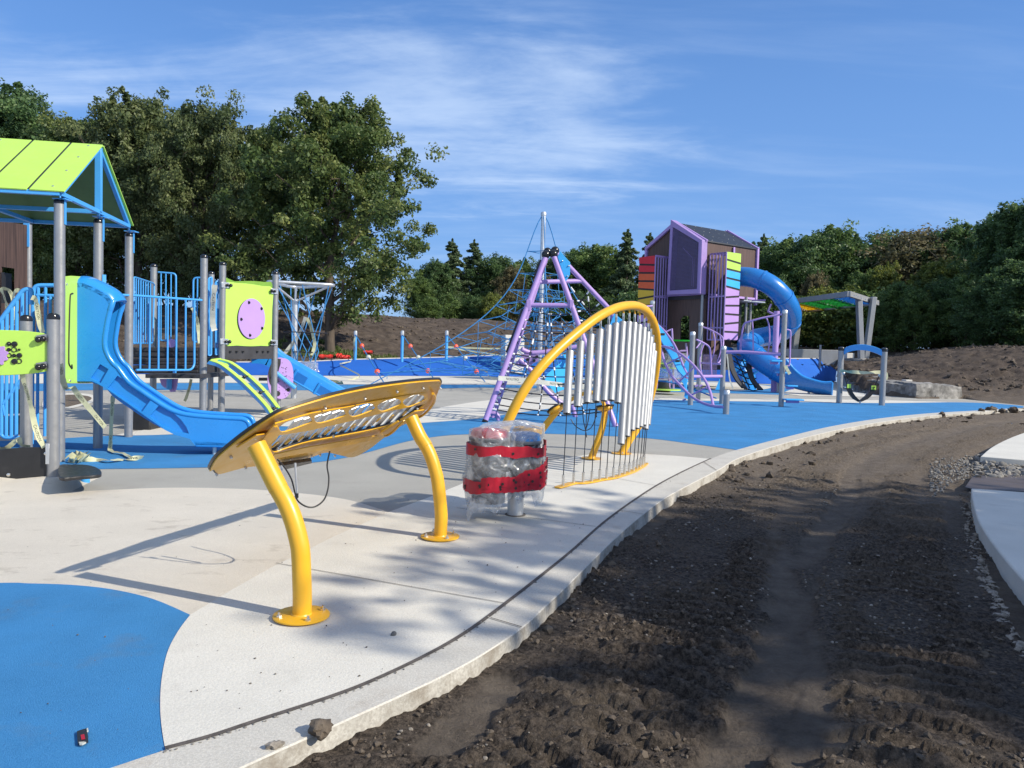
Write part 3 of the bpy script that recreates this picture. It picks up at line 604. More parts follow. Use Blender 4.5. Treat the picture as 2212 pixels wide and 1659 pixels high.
for pp in (A4([(1440,150),(1452,175),(1440,215),(1400,262),(1360,290),(1335,282)]), A4([(1270,312),(1240,340),(1200,380),(1160,402),(1140,396),(1135,378),(1175,350),(1235,315)]), A4([(505,340),(520,375),(505,415),(470,450),(440,462),(425,440)])):
    MB().tube(catmull(tp(pp, -.03), 5), .011, 8).build('handle_bracket', M['yellow'], ki)
cb_ = MB()
for k in range(11):                                      # cross straps with bolts under the keys
    f = (k+.3)/11; a = tp(A4([(470+(1320-470)*f, 468-(468-262)*f)]), -.02)[0]; b = tp(A4([(530+(1350-530)*f, 415-(415-225)*f)]), -.02)[0]
    cb_.beam(a.lerp(b,-.1), a.lerp(b,.42), .016, .010, TN)
cb_.build('key_clip', M['yellow'], ki)
bb = MB()
for x, y in A4([(152,625),(238,520),(380,405),(437,395),(541,308),(797,230),(1033,174),(1224,133),(1379,112),(325,585),(455,490),(1480,112),(1345,235),(600,538),(720,515),(768,510),(855,515),(520,470),(845,398),(1070,330),(955,355),(640,420),(600,415),(770,395)]):
    p = tp([(x,y)], -.001)[0]; bb.cyl(p, p-TN*.012, .0095, 8); bb.ball(p-TN*.012, .0095, 8)
bb.build('bolt', M['bolt'], ki)
for t in tops:                                           # saddle plates where the legs meet the leaf
    q = PL(*((553,945) if t is tops[0] else (889,893)), TP, TN); MB().beam(q-AX*.10-TN*.012, q+AX*.10-TN*.012, .16, .012, TN).build('saddle_plate', M['yellow'], ki, bevel=.003)
p = tp(A4([(520,560),(712,530),(712,545),(560,580)]), -.02); MB().prism([p], -TN*.03).build('control_box', M['black_plastic'], ki, bevel=.004)
cpl = tops[0].y+.55
cab = catmull([Q(x, y, cpl+dy) for (x, y), dy in zip(A4([(515,540),(560,590),(600,660),(622,745),(640,790),(690,822),(740,822),(790,785),(815,725),(822,650),(812,575),(828,492)]), [0,0,0,.02,.04,.08,.12,.18,.22,.26,.28,.30])], 5)
MB().tube(cab, .0055, 8).build('mallet_cable', M['cable'], ki)
m0, m1 = Q(*A4([(622,562)])[0], cpl+.05), Q(*A4([(634,742)])[0], cpl+.05)
ml = MB().cyl(m0, m1, .0075, 10).build('mallet_handle', M['steel'], ki); MB().cyl(m1, m1-V((0,0,.03)), .009, 10).build('mallet_ferrule', M['black_plastic'], ml)
MB().cyl(Q(*A4([(540,575)])[0], cpl+.02), Q(*A4([(546,606)])[0], cpl+.02), .008, 8).build('mallet_handle', M['steel'], ki)

# ------------------------------------------------------------------ chime arch
FA, FB = V((-.23,9.0,0)), G(1342,981)
u = (FB-FA).normalized(); nrm = V((u.y,-u.x,0)); topv = V((0,0,2.17))+nrm*.76
ARN = u.cross(topv).normalized()
ar = thing('chime_arch', 'tall yellow bent tube arch hung with silver chime tubes behind the wrapped bins', 'musical instrument', FB)
arch_px = A5([(330,1240),(352,1120),(385,1010),(430,905),(500,760),(565,650),(640,545),(760,415),(900,290),(1040,182),(1150,122),(1215,100),(1275,92),(1330,98),(1385,128),(1430,195),(1455,280),(1463,370),(1460,470),(1448,570),(1425,690),(1390,800),(1335,920),(1270,1020)])
apts = [FA]+[PL(x, y, FA, ARN) for x, y in arch_px]+[PL(1342,981,FA,ARN)]
apts[-1].z = 0; apts = catmull(apts, 5)
at = MB().tube(apts, .0585, 20).build('arch_tube', M['yellow'], ar)
for f in (FA, apts[-1]):
    p = MB().lathe(f, [(.15,.010),(.155,.014),(.155,.024),(.06,.024),(.058,.034)], 30).build('base_plate', M['yellow'], at)
    bb = MB(); base_bolts(bb, f+V((0,0,.024)), .12, 4); bb.build('bolt', M['bolt'], at)
XT = [858,935,1003,1065,1123,1175,1223,1268,1308,1344,1374,1400,1425,1442,1455]; YT = [412,346,300,265,237,224,214,214,220,234,252,283,318,362,415]
XB = [815,887,953,1012,1066,1114,1160,1202,1237,1269,1299,1324,1346,1362,1373]; YS = [1332,1312,1310,1302,1290,1283,1275,1262,1251,1240,1228,1214,1202,1192,1182]
YB = [870,818,795,787,783,780,800,1083,1028,985,972,958,945,972,940]
XA = [866,940,1010,1074,1131,1182,1231,1272,1309,1342,1375,1401,1420,1436,1447]; YA = [358,292,238,190,160,148,143,142,148,160,180,212,250,292,345]
pl = [G(*A5([(x, y)])[0], .02) for x, y in zip(XB, YS)]
pl = [pl[0]+(pl[0]-pl[1])*.55]+pl+[pl[-1]+(pl[-1]-pl[-2])*.7]
bp_ = MB(); side = []
cl = catmull(pl, 4); ws = [.048]*len(cl); ws[0] = ws[-1] = .03; lf = []; rt = []
for i, p in enumerate(cl):
    t = (cl[min(i+1,len(cl)-1)]-cl[max(i-1,0)]); t.z = 0; t.normalize(); nn = V((-t.y,t.x,0)); lf.append(V((p.x,p.y,.012))+nn*ws[i]); rt.append(V((p.x,p.y,.012))-nn*ws[i])
bp_.prism([lf+rt[::-1]], V((0,0,.014))); bp_.build('anchor_plate', M['yellow'], ar, bevel=.003)
ymid = None
for i in range(15):
    b0 = pl[i+1]; t0 = PL(*A5([(XA[i], YA[i])])[0], FA, ARN)
    ya, yb = YA[i], YS[i]-20
    def on(y): return t0.lerp(b0+V((0,0,.10)), (y-ya)/(yb-ya))
    a, b = on(YT[i]), on(YB[i]); r = .0465
    ch = MB(); d = (b-a).normalized(); uu = d.orthogonal().normalized(); vv = d.cross(uu)
    ro = [ch.ring(a, uu, vv, r, 20), ch.ring(b, uu, vv, r, 20), ch.ring(b, uu, vv, r-.004, 20), ch.ring(a, uu, vv, r-.004, 20)]
    for q in range(4):
        for k in range(20): ch.bm.faces.new((ro[q][k], ro[q][(k+1) % 20], ro[(q+1) % 4][(k+1) % 20], ro[(q+1) % 4][k]))
    c = ch.build('chime_tube', M['alu'], ar)
    pn = MB()
    for f in (.22, .78):
        p = a.lerp(b, f); pn.cyl(p-V((.0,r+.004,0)), p+V((0,r+.004,0)), .006, 8)
    pn.build('cross_pin', M['bolt'], c)
    MB().tube([t0-V((0,0,.02)), b0+V((0,0,.09))], .0055, 6).build('cable', M['cable'], ar)
    sl_ = MB().cyl(t0+V((0,0,-.005)), t0+V((0,0,-.11)), .015, 12).build('cable_sleeve', M['bolt'], ar)
    MB().cyl(b0+V((0,0,0)), b0+V((0,0,.125)), .0165, 12).build('cable_sleeve', M['bolt'], ar)
    MB().cyl(t0+V((0,0,-.01)), t0+V((0,0,.055)), .012, 8).build('hanger_stud', M['yellow'], ar)

# ------------------------------------------------------------------ drum pair behind the chimes
D0, D1 = G(1152,1000), G(1277,992)
dr = thing('drum_stand', 'pair of yellow bent posts topped by round drum heads behind the hanging chimes', 'musical instrument', D1)
P1 = [D0, Q(1150,975,10.62), Q(1158,950,10.7)]+[Q(x, y, 10.8) for x, y in A5([(660,965),(715,890),(775,818)])]
P2 = [D1]+[Q(x, y, 11.15+dy) for (x, y), dy in zip(A5([(1022,1110),(1060,1010),(1085,930),(1100,860),(1104,808)]), (0,.02,.05,.1,.12))]
for pts, ax in ((P1, V((-.35,.25,.6))), (P2, V((-.1,.2,.95)))):
    pts = catmull(pts, 5); ps = MB().tube(pts, [.054-.008*i/len(pts) for i in range(len(pts))], 18).build('post', M['yellow'], dr)
    MB().lathe(pts[0], [(.14,.01),(.145,.022),(.06,.024),(.055,.034)], 28).build('base_plate', M['yellow'], ps)
    e = pts[-1]; hd = MB().lathe(e, [(.05,-.02),(.115,.0),(.12,.02),(.115,.035)], 28, ax).build('drum_head', M['yellow'], dr)
    MB().lathe(e, [(.135,.036),(.138,.042),(.135,.06),(.11,.062)], 28, ax).build('rubber_rim', M['black_plastic'], hd)
br = catmull([Q(x, y, 11.1) for x, y in A5([(812,785),(850,755),(890,728),(950,700),(1010,690),(1070,720),(1100,780)])], 5)
MB().tube(br, .028, 12).build('linking_tube', M['yellow'], dr)
for pp in ([(868,872),(900,920),(960,952),(1010,930),(1040,860),(1050,800)], [(950,800),(955,880),(970,950),(978,1000)], [(1000,800),(985,900),(970,950)], [(1045,800),(1040,830),(1048,860)]):
    MB().tube(catmull([Q(x, y, 10.7) for x, y in A5(pp)], 5), .0065, 6).build('mallet_cable', M['cable'], dr)

# ------------------------------------------------------------------ recycling bins on one post
BP = G(1113,1113); rnd = random.Random(4)
rs = thing('recycling_station', 'three grey recycling bins with red blue and yellow lids on one steel post', 'recycling bin', BP)
ps = MB(); ps.tube([BP+V((0,0,-.02)), BP+V((0,0,.70))], .0765, 24); ps = ps.build('post', M['steel'], rs)
bb = MB()
for a in (-2.6,-.5):
    p = BP+V((math.cos(a)*.077, math.sin(a)*.077, .19)); bb.cyl(p, p+V((math.cos(a)*.014, math.sin(a)*.014, 0)), .013, 8)
bb.build('bolt', M['bolt'], ps)
MB().lathe(BP, [(.098,.006),(.10,.010),(.08,.012)], 24).build('post_socket', M['joint'], ps)
bins = [((1055,1070), 6.98, .17, .735, .175, 'red_lid'), ((1132,1040), 7.05, .28, .705, .145, 'blue_lid'), ((1138,1010), 7.48, .22, .72, .15, 'yellow_lid')]
for (x, y), yy, z0, z1, r, lid in bins:
    c = Q(x, y, yy); c = V((c.x, c.y, 0))
    b = MB().lathe(c, [(r*.84,z0),(r*.86,z0+.01),(r*.96,z1-.02),(r,z1)], 28).build('bin_body', M['bin_grey'], rs)
    MB().lathe(c, [(r*.865,z0-.004),(r*.875,z0),(r*.885,z0+.05)], 28).build('bin_foot', M['black_plastic'], b)
    MB().lathe(c, [(r*1.0,z1-.005),(r*1.08,z1),(r*1.08,z1+.018),(r*1.0,z1+.028)], 32).build('rim', M['bin_rim'], b)
    MB().lathe(c, [(r*1.0,z1+.02),(r*.98,z1+.06),(r*.90,z1+.088),(r*.6,z1+.098),(.01,z1+.10)], 32).build('lid', M[lid], b)
    fl = MB()
    p = c+V((0,-r*1.0,(z0+z1)/2)); 
    MB().beam(c+V((0,0,.45)), BP+V((0,0,.45)), .05, .05).build('bracket', M['steel'], b)
SC = BP+V((-.02,-.02,0))                                 # middle of the wrapped bundle
def hull_r(a):                                           # radius of the bundle's convex outline
    best = 9
    for t in np.linspace(a-1.45, a+1.45, 73):
        h = max((Q(x, y, yy)-SC).x*math.cos(t)+(Q(x, y, yy)-SC).y*math.sin(t)+r*1.06 for (x, y), yy, z0, z1, r, lid in bins); best = min(best, h/math.cos(t-a))
    return best
NA = 160
prof0 = [hull_r(2*math.pi*i/NA) for i in range(NA)]
prof = prof0
def sr(a, z):
    i = (a/(2*math.pi)*NA) % NA; i0 = int(i) % NA; t = i-int(i); return prof[i0]*(1-t)+prof[(i0+1) % NA]*t
NZ = 60; rings = []
for j in range(NZ+1):
    h = j/NZ; ring = []
    for i in range(NA):
        a = 2*math.pi*i/NA; left = max(0, math.cos(a-math.pi*1.12))
        zb = .20-.10*left+.05*math.sin(a*3)+.035*math.sin(a*11+1)+.02*math.sin(a*23); zt = .845+.02*math.sin(a*5)
        z = zb+(zt-zb)*min(1,h*1.18)
        k = 1.0 if h < .84 else max(.0, 1-((h-.84)/.16)**2.2)
        bul = .02*left*math.sin(min(1,h/.8)*math.pi)+.012*(1-h)*left
        cr = float(fbm(np.array([a*3.2+z*2]), np.array([z*7-a*1.1]), 4, 51)[0])-.5; cr2 = abs(float(fbm(np.array([a*7-z*5]), np.array([z*5+a*2]), 3, 63)[0])-.5)
        squeeze = -.02*math.exp(-((z-.70)/.05)**2)
        r = (sr(a, z)+.012+bul+squeeze+cr*.045*(1-.75*math.exp(-((z-.70)/.06)**2))-cr2*.045)*k
        if h >= .84: z = zt+.035*(1-k)+cr*.02
        ring.append(SC+V((math.cos(a)*r, math.sin(a)*r, z)))
    rings.append(ring)
fm = MB().loft(rings, caps=False); fo = fm.build('plastic_sheet', M['film'], None, sharp=180)
tag(fo, 'crumpled clear plastic sheet wrapped around the recycling bins', 'plastic wrap')
fl = MB()                                                # loose flaps sticking out
for ax_, z0, w, h, s in ((3.35,.62,.10,.16,1),(3.6,.36,.12,.2,2),(5.9,.35,.10,.15,3),(3.9,.16,.10,.14,4)):
    rr = []
    for j in range(7):
        row = []
        for i in range(7):
            a = ax_+(i/6-.5)*w/.34*1.6; r = sr(a, z0)+.01+.05*(1-abs(i-3)/3)*(.4+.6*math.sin(j/6*3))+rnd.uniform(-.012,.012)
            row.append(SC+V((math.cos(a)*r, math.sin(a)*r, z0+h*(j/6-.5)+rnd.uniform(-.01,.01))))
        rr.append(row)
    fl.loft(rr, closed=False)
fl.build('loose_flap', M['film'], fo, sharp=180); fo.children[0].location = (0,0,0)
tp_ = MB(); dots = []
def band(a0, a1, f, w, off, n=70):
    p = []; h = []
    for i in range(n+1):
        a = a0+(a1-a0)*i/n; z = f(i/n)
        r = sr(a, z)+off*.55+.020+.004*math.sin(a*17+z*30)+.003*math.sin(a*41); p.append(SC+V((math.cos(a)*r, math.sin(a)*r, z+.006*math.sin(a*9)))); h.append(V((0,0,w*(1+.10*math.sin(i*.5)+.08*math.sin(i*1.7))/2)))
    tp_.ribbon(p, h)
    for i in range(4, n, 8):
        a = a0+(a1-a0)*i/n; dots.append((a, f(i/n)+(.012 if (i//6) % 2 else -.014), sr(a, 0)+off*.55+.0245, 1))
PIx = math.pi
band(PIx*.0, PIx*2.0, lambda t: .645-.012*math.cos(t*6.28), .095, .022)
band(PIx*1.02, PIx*1.98, lambda t: .335+.22*max(0,t-.35)**1.0/.65 if t < .9 else .52, .10, .050)
band(PIx*1.02, PIx*1.98, lambda t: .305+.06*t, .095, .043)
band(PIx*1.30, PIx*1.99, lambda t: .37+.05*t, .09, .056)
ro = tp_.build('red_tape', M['red_tape'], None, sharp=180); tag(ro, 'wide red tape with black oval marks wound round the wrapped bins', 'tape')
db = MB()
for a, z, r, s in dots:
    c = SC+V((math.cos(a)*r, math.sin(a)*r, z)); db.lathe(c, [(.012,-.004),(.012,.001)], 12, V((math.cos(a), math.sin(a), 0)))
for v in db.bm.verts: pass
db.build('oval_mark', M['ink'], ro)
# ------------------------------------------------------------------ play structure on the left
B2 = zpx(0, 548.6, .33078); B1 = zpx(0, 274.3, .26459)      # photo crops used for this part
B0 = zpx(109.7, 768.1, .29762)
pst = {'n1': (G(115,1040), (118,680)), 'n2': (V((G(57,1026).x, G(57,1026).y, 0)), (59,684)), 'r1': (G(128.5,997), (130,432)), 'r2': (G(211.5,968), (216,475)), 'r3': (G(277.5,944), (282,505)),
       'w1': (V((Q(62,700,15.6).x, 15.6, 0)), (62,480)), 'm1': (V((Q(439,800,13.9).x, 13.9, 0)), (443.5,552)), 'm2': (V((Q(455,800,17.3).x, 17.3, 0)), (458.5,588)), 'm3': (V((Q(479,800,14.9).x, 14.9, 0)), (480.5,568)),
       'e1': (V((Q(594,700,16.0).x, 16.0, 0)), (595.5,588)), 'd1': (V((Q(332,650,15.6).x, 15.6, 0)), (334,572))}
ps_ = thing('play_structure', 'low play structure with lime gable roof, blue slides and blue railings on grey posts', 'playground structure', pst['r2'][0])
PB = {}
for k, (b, t) in pst.items():
    z = up(b, *t); PB[k] = (b, z); r = .0625
    o = MB().tube([b+V((0,0,-.05)), b+V((0,0,z-.02))], r, 24).build('post', M['grey_post'], ps_)
    MB().lathe(b+V((0,0,z-.03)), [(r+.003,-.02),(r+.004,.012),(r*.9,.034),(r*.5,.046),(.004,.05)], 24).build('post_cap', M['black_cap'], o)
def P3(k, x, y): return Q(x, y, PB[k][0].y)
# roof: gable faces right, ridge runs off to the left
r1, r2, r3 = PB['r1'][0], PB['r2'][0], PB['r3'][0]
gd = (r3-r1); gd.z = 0; gd.normalize(); gn = V((gd.y,-gd.x,0))          # along the gable, and out of it
gp = r1+gn*.07
A = PL(130,414,gp,gn); Bc = PL(278,492,gp,gn); Ap = PL(213,319,gp,gn)
ez = (A.z+Bc.z)/2; A.z = ez; Bc.z = ez; mid = (A+Bc)/2; Ap = V((mid.x, mid.y, Ap.z)); back = -gn*2.75
rf = thing('roof_tmp', '', '', r1) if False else None
roof = MB()
up1 = V((0,0,.02))
for a in (A, Bc):
    e = (Ap-a); nrm_ = e.cross(gn).normalized()
    if nrm_.z < 0: nrm_ = -nrm_
    o = nrm_*.03
    for k in range(6):
        s0 = -.02-(.34 if k > 0 else 0)*1-.46*max(0,k-1); w = .34 if k == 0 else .46
        s0 = 0.02-(0 if k == 0 else .35+.47*(k-1)); p = a-e*.015+gn*(.06 if k == 0 else 0)+o; q = Ap+gn*(.06 if k == 0 else 0)+o
        sh = -gn*(0 if k == 0 else .36+.48*(k-1)); wv = -gn*((.33 if k == 0 else .450)+(.06 if k == 0 else 0))
        roof.prism([[p+sh, q+sh, q+sh+wv, p+sh+wv]], nrm_*.018)
roof = roof.build('roof', M['lime'], ps_, bevel=.002)
sub = MB()
for a in (A, Bc):
    e = (Ap-a); nrm_ = e.cross(gn).normalized()
    if nrm_.z < 0: nrm_ = -nrm_
    sub.prism([[a+nrm_*.012, Ap+nrm_*.012, Ap+back+nrm_*.012, a+back+nrm_*.012]], nrm_*.014)
sub.build('roof_lining', pm('roof_lining', (.10,.17,.06), .6, var=.1), roof)
seam = MB()
for a in (A, Bc):
    e = (Ap-a); nrm_ = e.cross(gn).normalized()
    if nrm_.z < 0: nrm_ = -nrm_
    seam.prism([[a+nrm_*.027, Ap+nrm_*.027, Ap+back+nrm_*.027, a+back+nrm_*.027]], nrm_*.015)
seam.build('roof_seam', M['black_plastic'], roof)
fr = MB(); t_ = .055
fr.beam(A, Bc, t_, t_); fr.beam(A, Ap, t_, t_, gn); fr.beam(Bc, Ap, t_, t_, gn); fr.beam(V((mid.x,mid.y,ez)), Ap, t_*1.25, t_*1.5, gn)
fr.beam(A, A+back, t_, t_); fr.beam(Bc, Bc+back, t_, t_); fr.beam(mid+back*.5-gd*1.3, mid+back*.5+gd*1.3, t_, t_); fr.beam(mid, mid+back, t_, t_); fr.beam(A+back, Bc+back, t_, t_); fr.beam(Ap, Ap+back, .05, .05)
fr.build('roof_frame', M['blue_paint'], roof, bevel=.004)
for k, p in (('r1', A), ('r2', mid), ('r3', Bc)):
    b, z = PB[k]; bk_ = MB()
    bk_.beam(V((b.x,b.y,z+.02)), V((p.x,p.y,ez-.02)), .06, .012, gd); bk_.box(V((b.x,b.y,ez-.045))+gn*.03, (.16,.16,.012)); bk_.beam(V((b.x,b.y,z-.30))+gn*.066, V((b.x,b.y,ez-.03))+gn*.066, .05, .010, gn)
    bk_.build('roof_bracket', M['blue_paint'], roof)
MB().beam(V((PB['w1'][0].x,PB['w1'][0].y,PB['w1'][1]-.5))+V((0,-.07,0)), V((PB['w1'][0].x,PB['w1'][0].y,PB['w1'][1]+.1))+V((0,-.07,0)), .12, .012, V((0,1,0))).build('roof_bracket', M['blue_paint'], roof)
bb = MB()
for f in (.06,.38,.68,.95):
    for s in (.10, 1.2, 2.1):
        e = (Ap-A); nn = e.cross(gn).normalized(); nn = nn if nn.z > 0 else -nn
        p = A+e*f-gn*s+nn*.05; bb.lathe(p, [(.016,-.004),(.014,.006),(.004,.010)], 8, nn)
bb.build('bolt', M['bolt'], roof)
# wood-look wall with a window, far left under the roof
wy = PB['w1'][0].y-.1; n_ = V((.12,-1,0)).normalized(); wp = V((PB['w1'][0].x, wy, 0))
def wl(pts): return [PL(x, y, wp, n_) for x, y in pts]
MB().prism([wl([(-260,432),(57,486),(57,700),(-260,720)]), wl([(3,576),(31,580),(31,655),(3,655)])], -n_*.03).build('wall_panel', M['wood'], ps_)
MB().prism([wl([(-60,600),(3,588),(3,690),(-60,690)])], -n_*.02+V((0,.3,0))).build('side_panel', M['black_plastic'], ps_)
# railings made of tubes
def rails(name, plane, n, loop, bars, r=.019, rb=.0125, closed=False, sm=4, parent=ps_):
    b = MB(); b.tube(catmull([PL(x, y, plane, n) for x, y in loop], sm) if sm else [PL(x, y, plane, n) for x, y in loop], r, 10)
    for (x0, y0), (x1, y1) in bars: b.tube([PL(x0, y0, plane, n), PL(x1, y1, plane, n)], rb, 8)
    return b.build(name, M['blue_paint'], parent)
def rnd_loop(pts, rad=6):                                 # rounded corners
    out = [pts[0]]
    for a, b, c in zip(pts, pts[1:], pts[2:]):
        va = V((a[0]-b[0], a[1]-b[1], 0)); vc = V((c[0]-b[0], c[1]-b[1], 0)); ra = min(rad, va.length*.45); rc = min(rad, vc.length*.45)
        p = V((b[0],b[1],0))+va.normalized()*ra; q = V((b[0],b[1],0))+vc.normalized()*rc
        for k in range(5):
            t = k/4; w = p*(1-t)**2+V((b[0],b[1],0))*2*t*(1-t)+q*t*t; out.append((w.x, w.y))
    return out+[pts[-1]]
def pn(a, b): d = b-a; return V((d.y,-d.x,0)).normalized()
m1, m2, m3, e1, d1 = (PB[k][0] for k in ('m1','m2','m3','e1','d1'))
n53 = pn(r3, m1); A3f = lambda pts: A3(pts)
rails('railing', r3+n53*.03, n53, rnd_loop(A3([(120,576),(300,584),(872,624)]), 2), [], .020, sm=0)
bot = rnd_loop(A3([(185,620),(170,1180),(300,1230),(780,1232),(808,1190),(808,628)]), 6)
rails('railing', r3+n53*.03, n53, rnd_loop(A3([(300,1232),(780,1232),(808,1190),(808,628)]), 7), [(A3([(x,y0)])[0], A3([(x2,1230)])[0]) for x, x2, y0 in ((258,252,598),(342,336,600),(422,416,604),(498,495,606),(578,574,608),(655,648,612),(733,730,616))], .019, .0165, sm=0)
MB().beam(PL(*A3([(636,1236)])[0], r3+n53*.03, n53), PL(*A3([(636,1258)])[0], r3+n53*.03, n53), .06, .02).build('rail_bracket', M['blue_paint'], ps_)
nrd = pn(r3, d1)
rails('railing', r3+nrd*.03, nrd, rnd_loop(A3([(279,1000),(279,420),(460,478),(445,1000),(279,1000)]), 5), [(A3([(x,426+(x-279)*.31)])[0], A3([(x-2,1000)])[0]) for x in range(300,446,21)], .016, .012, sm=0)
nb = V((.1,-1,0)).normalized(); Pd = d1+V((0,.15,0))
rails('railing', Pd, nb, rnd_loop(A3([(492,380),(648,392),(648,985),(515,975)]), 8), [(A3([(x,384)])[0], A3([(x-2,980)])[0]) for x in (518,560,605)], .018, .014, sm=0)
rails('railing', m1+V((0,1.2,0)), nb, rnd_loop(A3([(880,428),(800,428),(795,985),(840,990)]), 8), [(A3([(836,430)])[0], A3([(830,985)])[0])], .018, .014, sm=0)
for k, (pa, pb, x0, x1, y0, y1) in enumerate(((m1, m2, 930, 962, 420, 1105), (m2, m3, 992, 1052, 448, 1098))):
    w_ = V((.9,.4,0)).normalized() if k == 0 else V((.95,-.3,0)); cen = Q(*A3([((x0+x1)/2,700)])[0], 14.6 if k == 0 else 14.9)
    nn = V((.75,-.66,0)).normalized()
    rails('railing', cen, nn, rnd_loop(A3([(x0,y1),(x0,y0+14),(x1,y0),(x1-6,y1),(x0,y1)]), 4), [(A3([(x,y0+12)])[0], A3([(x-3,y1)])[0]) for x in np.linspace(x0+9, x1-9, 2 if k == 0 else 4)], .015, .011, sm=0)
# decks and step risers
dk = MB()
def slab_px(b, pts, Y, th, vec=None): b.prism([[Q(x, y, Y) for x, y in pts]], vec or V((0,th,0)))
dk = MB(); slab_px(dk, A3([(380,1266),(862,1268),(860,1306),(380,1302)]), 13.55, 1.6); dk.build('deck', M['dark_deck'], ps_, bevel=.006)
for i in range(9):
    c = Q(*A3([(450+i*48,1284)])[0], 13.54)
hd_ = MB()
for i in range(4):
    c = Q(*A3([(452+i*114,1285)])[0], 13.545); hd_.box(c, (.05,.02,.03))
hd_.build('deck_slot', M['ink'], ps_)
st = MB()
for y0, y1, Y in ((1035,1125,15.0),(1130,1185,14.6),(1190,1262,14.2)):
    slab_px(st, A3([(268,y0),(858,y0),(858,y1),(268,y1)]), Y, 1.0)
    for i in range(8):
        for dy in (.25,.75):
            st.box(Q(*A3([(310+i*70,y0+(y1-y0)*dy)])[0], Y-.008), (.17,.02,.05))
st.build('step_riser', M['dark_deck'], ps_, bevel=.006)
sp_ = MB(); slab_px(sp_, A3([(505,1310),(662,1308),(655,1370),(640,1420),(600,1425),(585,1395),(545,1385),(520,1360)]), 14.6, .03); sp_.build('support_panel', M['lilac'], ps_)
MB().cyl(Q(*A3([(590,1310)])[0], 14.55), Q(*A3([(588,1400)])[0], 14.55), .05, 12).build('support_strut', M['blue_paint'], ps_)
MB().lathe(Q(*A3([(607,1005)])[0], 15.4), [(.09,-.015),(.10,0),(.09,.015)], 20, (0,-1,.2)).build('play_wheel', M['lilac'], ps_)
# lime panel with a round lilac bubble, between two posts; second panel behind
npn = pn(m3, e1); pc = m3+npn*.05
def pp3(pts, off=0): return [PL(x, y, pc, npn)+npn*off for x, y in A3(pts)]
pnl = MB().prism([catmull(pp3([(1080,476),(1180,474),(1290,482),(1400,500),(1492,522),(1488,700),(1484,880),(1474,1012),(1390,1022),(1290,1026),(1180,1020),(1072,1006),(1074,800),(1077,620)]), 3, closed=True)], npn*-.022).build('panel', M['lime'], ps_, bevel=.006)
el = [(1301+117*math.cos(t), 785+176*math.sin(t)) for t in np.linspace(0, 2*math.pi, 48, endpoint=False)]
ds_ = MB().prism([pp3(el, .004)], npn*.02).build('round_disc', M['lilac'], pnl, bevel=.006)
el = [(1296+117*math.cos(t), 788+176*math.sin(t)) for t in np.linspace(0, 2*math.pi, 48, endpoint=False)]
MB().prism([pp3(el, .001)], npn*.012).build('disc_backing', M['ink'], pnl)
kb = MB()
for x, y in ((1275,644),(1384,697),(1208,790),(1389,868),(1284,929)): kb.ball(pp3([(x,y)], .03)[0], .032, 10, (1,.6,1))
kb.build('knob', M['black_cap'], ds_)
for (x, y), sx in (((1100,495),-1),((1090,985),-1),((1478,545),1),((1474,992),1)):
    br_ = MB(); p = pp3([(x,y)], .02)[0]; w_ = (e1-m3).normalized()
    br_.beam(p+w_*sx*-.02, p+w_*sx*.16, .012, .11, V((0,0,1))); cl_ = br_.build('clamp_bracket', M['steel'], ps_, bevel=.004)
    kk = MB(); kk.ball(p+npn*.03-w_*sx*.03, .036, 10); kk.ball(p+npn*.03+w_*sx*.05, .03, 10); kk.build('knob', M['black_cap'], cl_)
b2 = MB(); q2 = pc-npn*.95
b2.prism([[PL(x, y, q2, npn) for x, y in catmull([(a,b,0) for a, b in A3([(1062,475),(1160,460),(1300,457),(1420,466),(1500,490),(1486,760),(1480,1050),(1290,1060),(1070,1055)])], 3, closed=True) for x, y in [(x, y)]] if False else [PL(p.x, p.y, q2, npn) for p in catmull([(a,b,0) for a, b in A3([(1062,475),(1160,460),(1300,457),(1420,466),(1490,490),(1486,760),(1480,1050),(1290,1060),(1070,1055)])], 3, closed=True)]], npn*-.02)
b2.build('panel', pm('green_panel', (.17,.33,.035), .45), ps_)
bm_ = MB(); bm_.beam(*[PL(x, y, pc-npn*.05, npn) for x, y in A3([(1070,1072),(1482,1072)])], .08, .30); bm_.beam(*[PL(x, y, pc-npn*.9, npn) for x, y in A3([(1070,1072),(1482,1072)])], .08, .25); bm_.build('deck', M['dark_deck'], ps_, bevel=.006)
sl_ = MB()
for x in (1120,1175,1230,1355,1405,1450): sl_.box(PL(*A3([(x,1072)])[0], pc+npn*.001, npn), (.05,.03,.03))
sl_.build('deck_slot', M['ink'], ps_)
# arched ladder: two flat curved stringers with lime treads
def stringer(top, off, Y0, Y1):
    n_ = len(top); pts = [Q(x, y, Y0+(Y1-Y0)*i/(n_-1)) for i, (x, y) in enumerate(A3(top))]; pts = catmull(pts, 5)
    side = V((.35,.94,0)).normalized()
    a = MB(); c = MB()
    rng_ = range(len(pts)); up_ = []
    for i in rng_:
        t = (pts[min(i+1,len(pts)-1)]-pts[max(i-1,0)]).normalized(); nn = t.cross(side).normalized(); nn = nn if nn.z > 0 else -nn; up_.append(nn)
    w = .055
    a.loft([[p-side*w+u_*.018, p+side*w+u_*.018, p+side*w, p-side*w] for p, u_ in zip(pts, up_)])
    c.loft([[p-side*w*.95-u_*.001, p+side*w*.95-u_*.001, p+side*w*.95-u_*.075, p-side*w*.95-u_*.075] for p, u_ in zip(pts, up_)])
    o = a.build('ladder_tread', M['lime'], ps_, bevel=.003); c.build('ladder_beam', M['blue_paint'], o)
    return pts, up_, side, o
sA = stringer([(1035,1142),(1120,1166),(1205,1222),(1300,1298),(1390,1382),(1465,1468),(1525,1545),(1570,1618),(1590,1660)], 0, 14.05, 15.4)
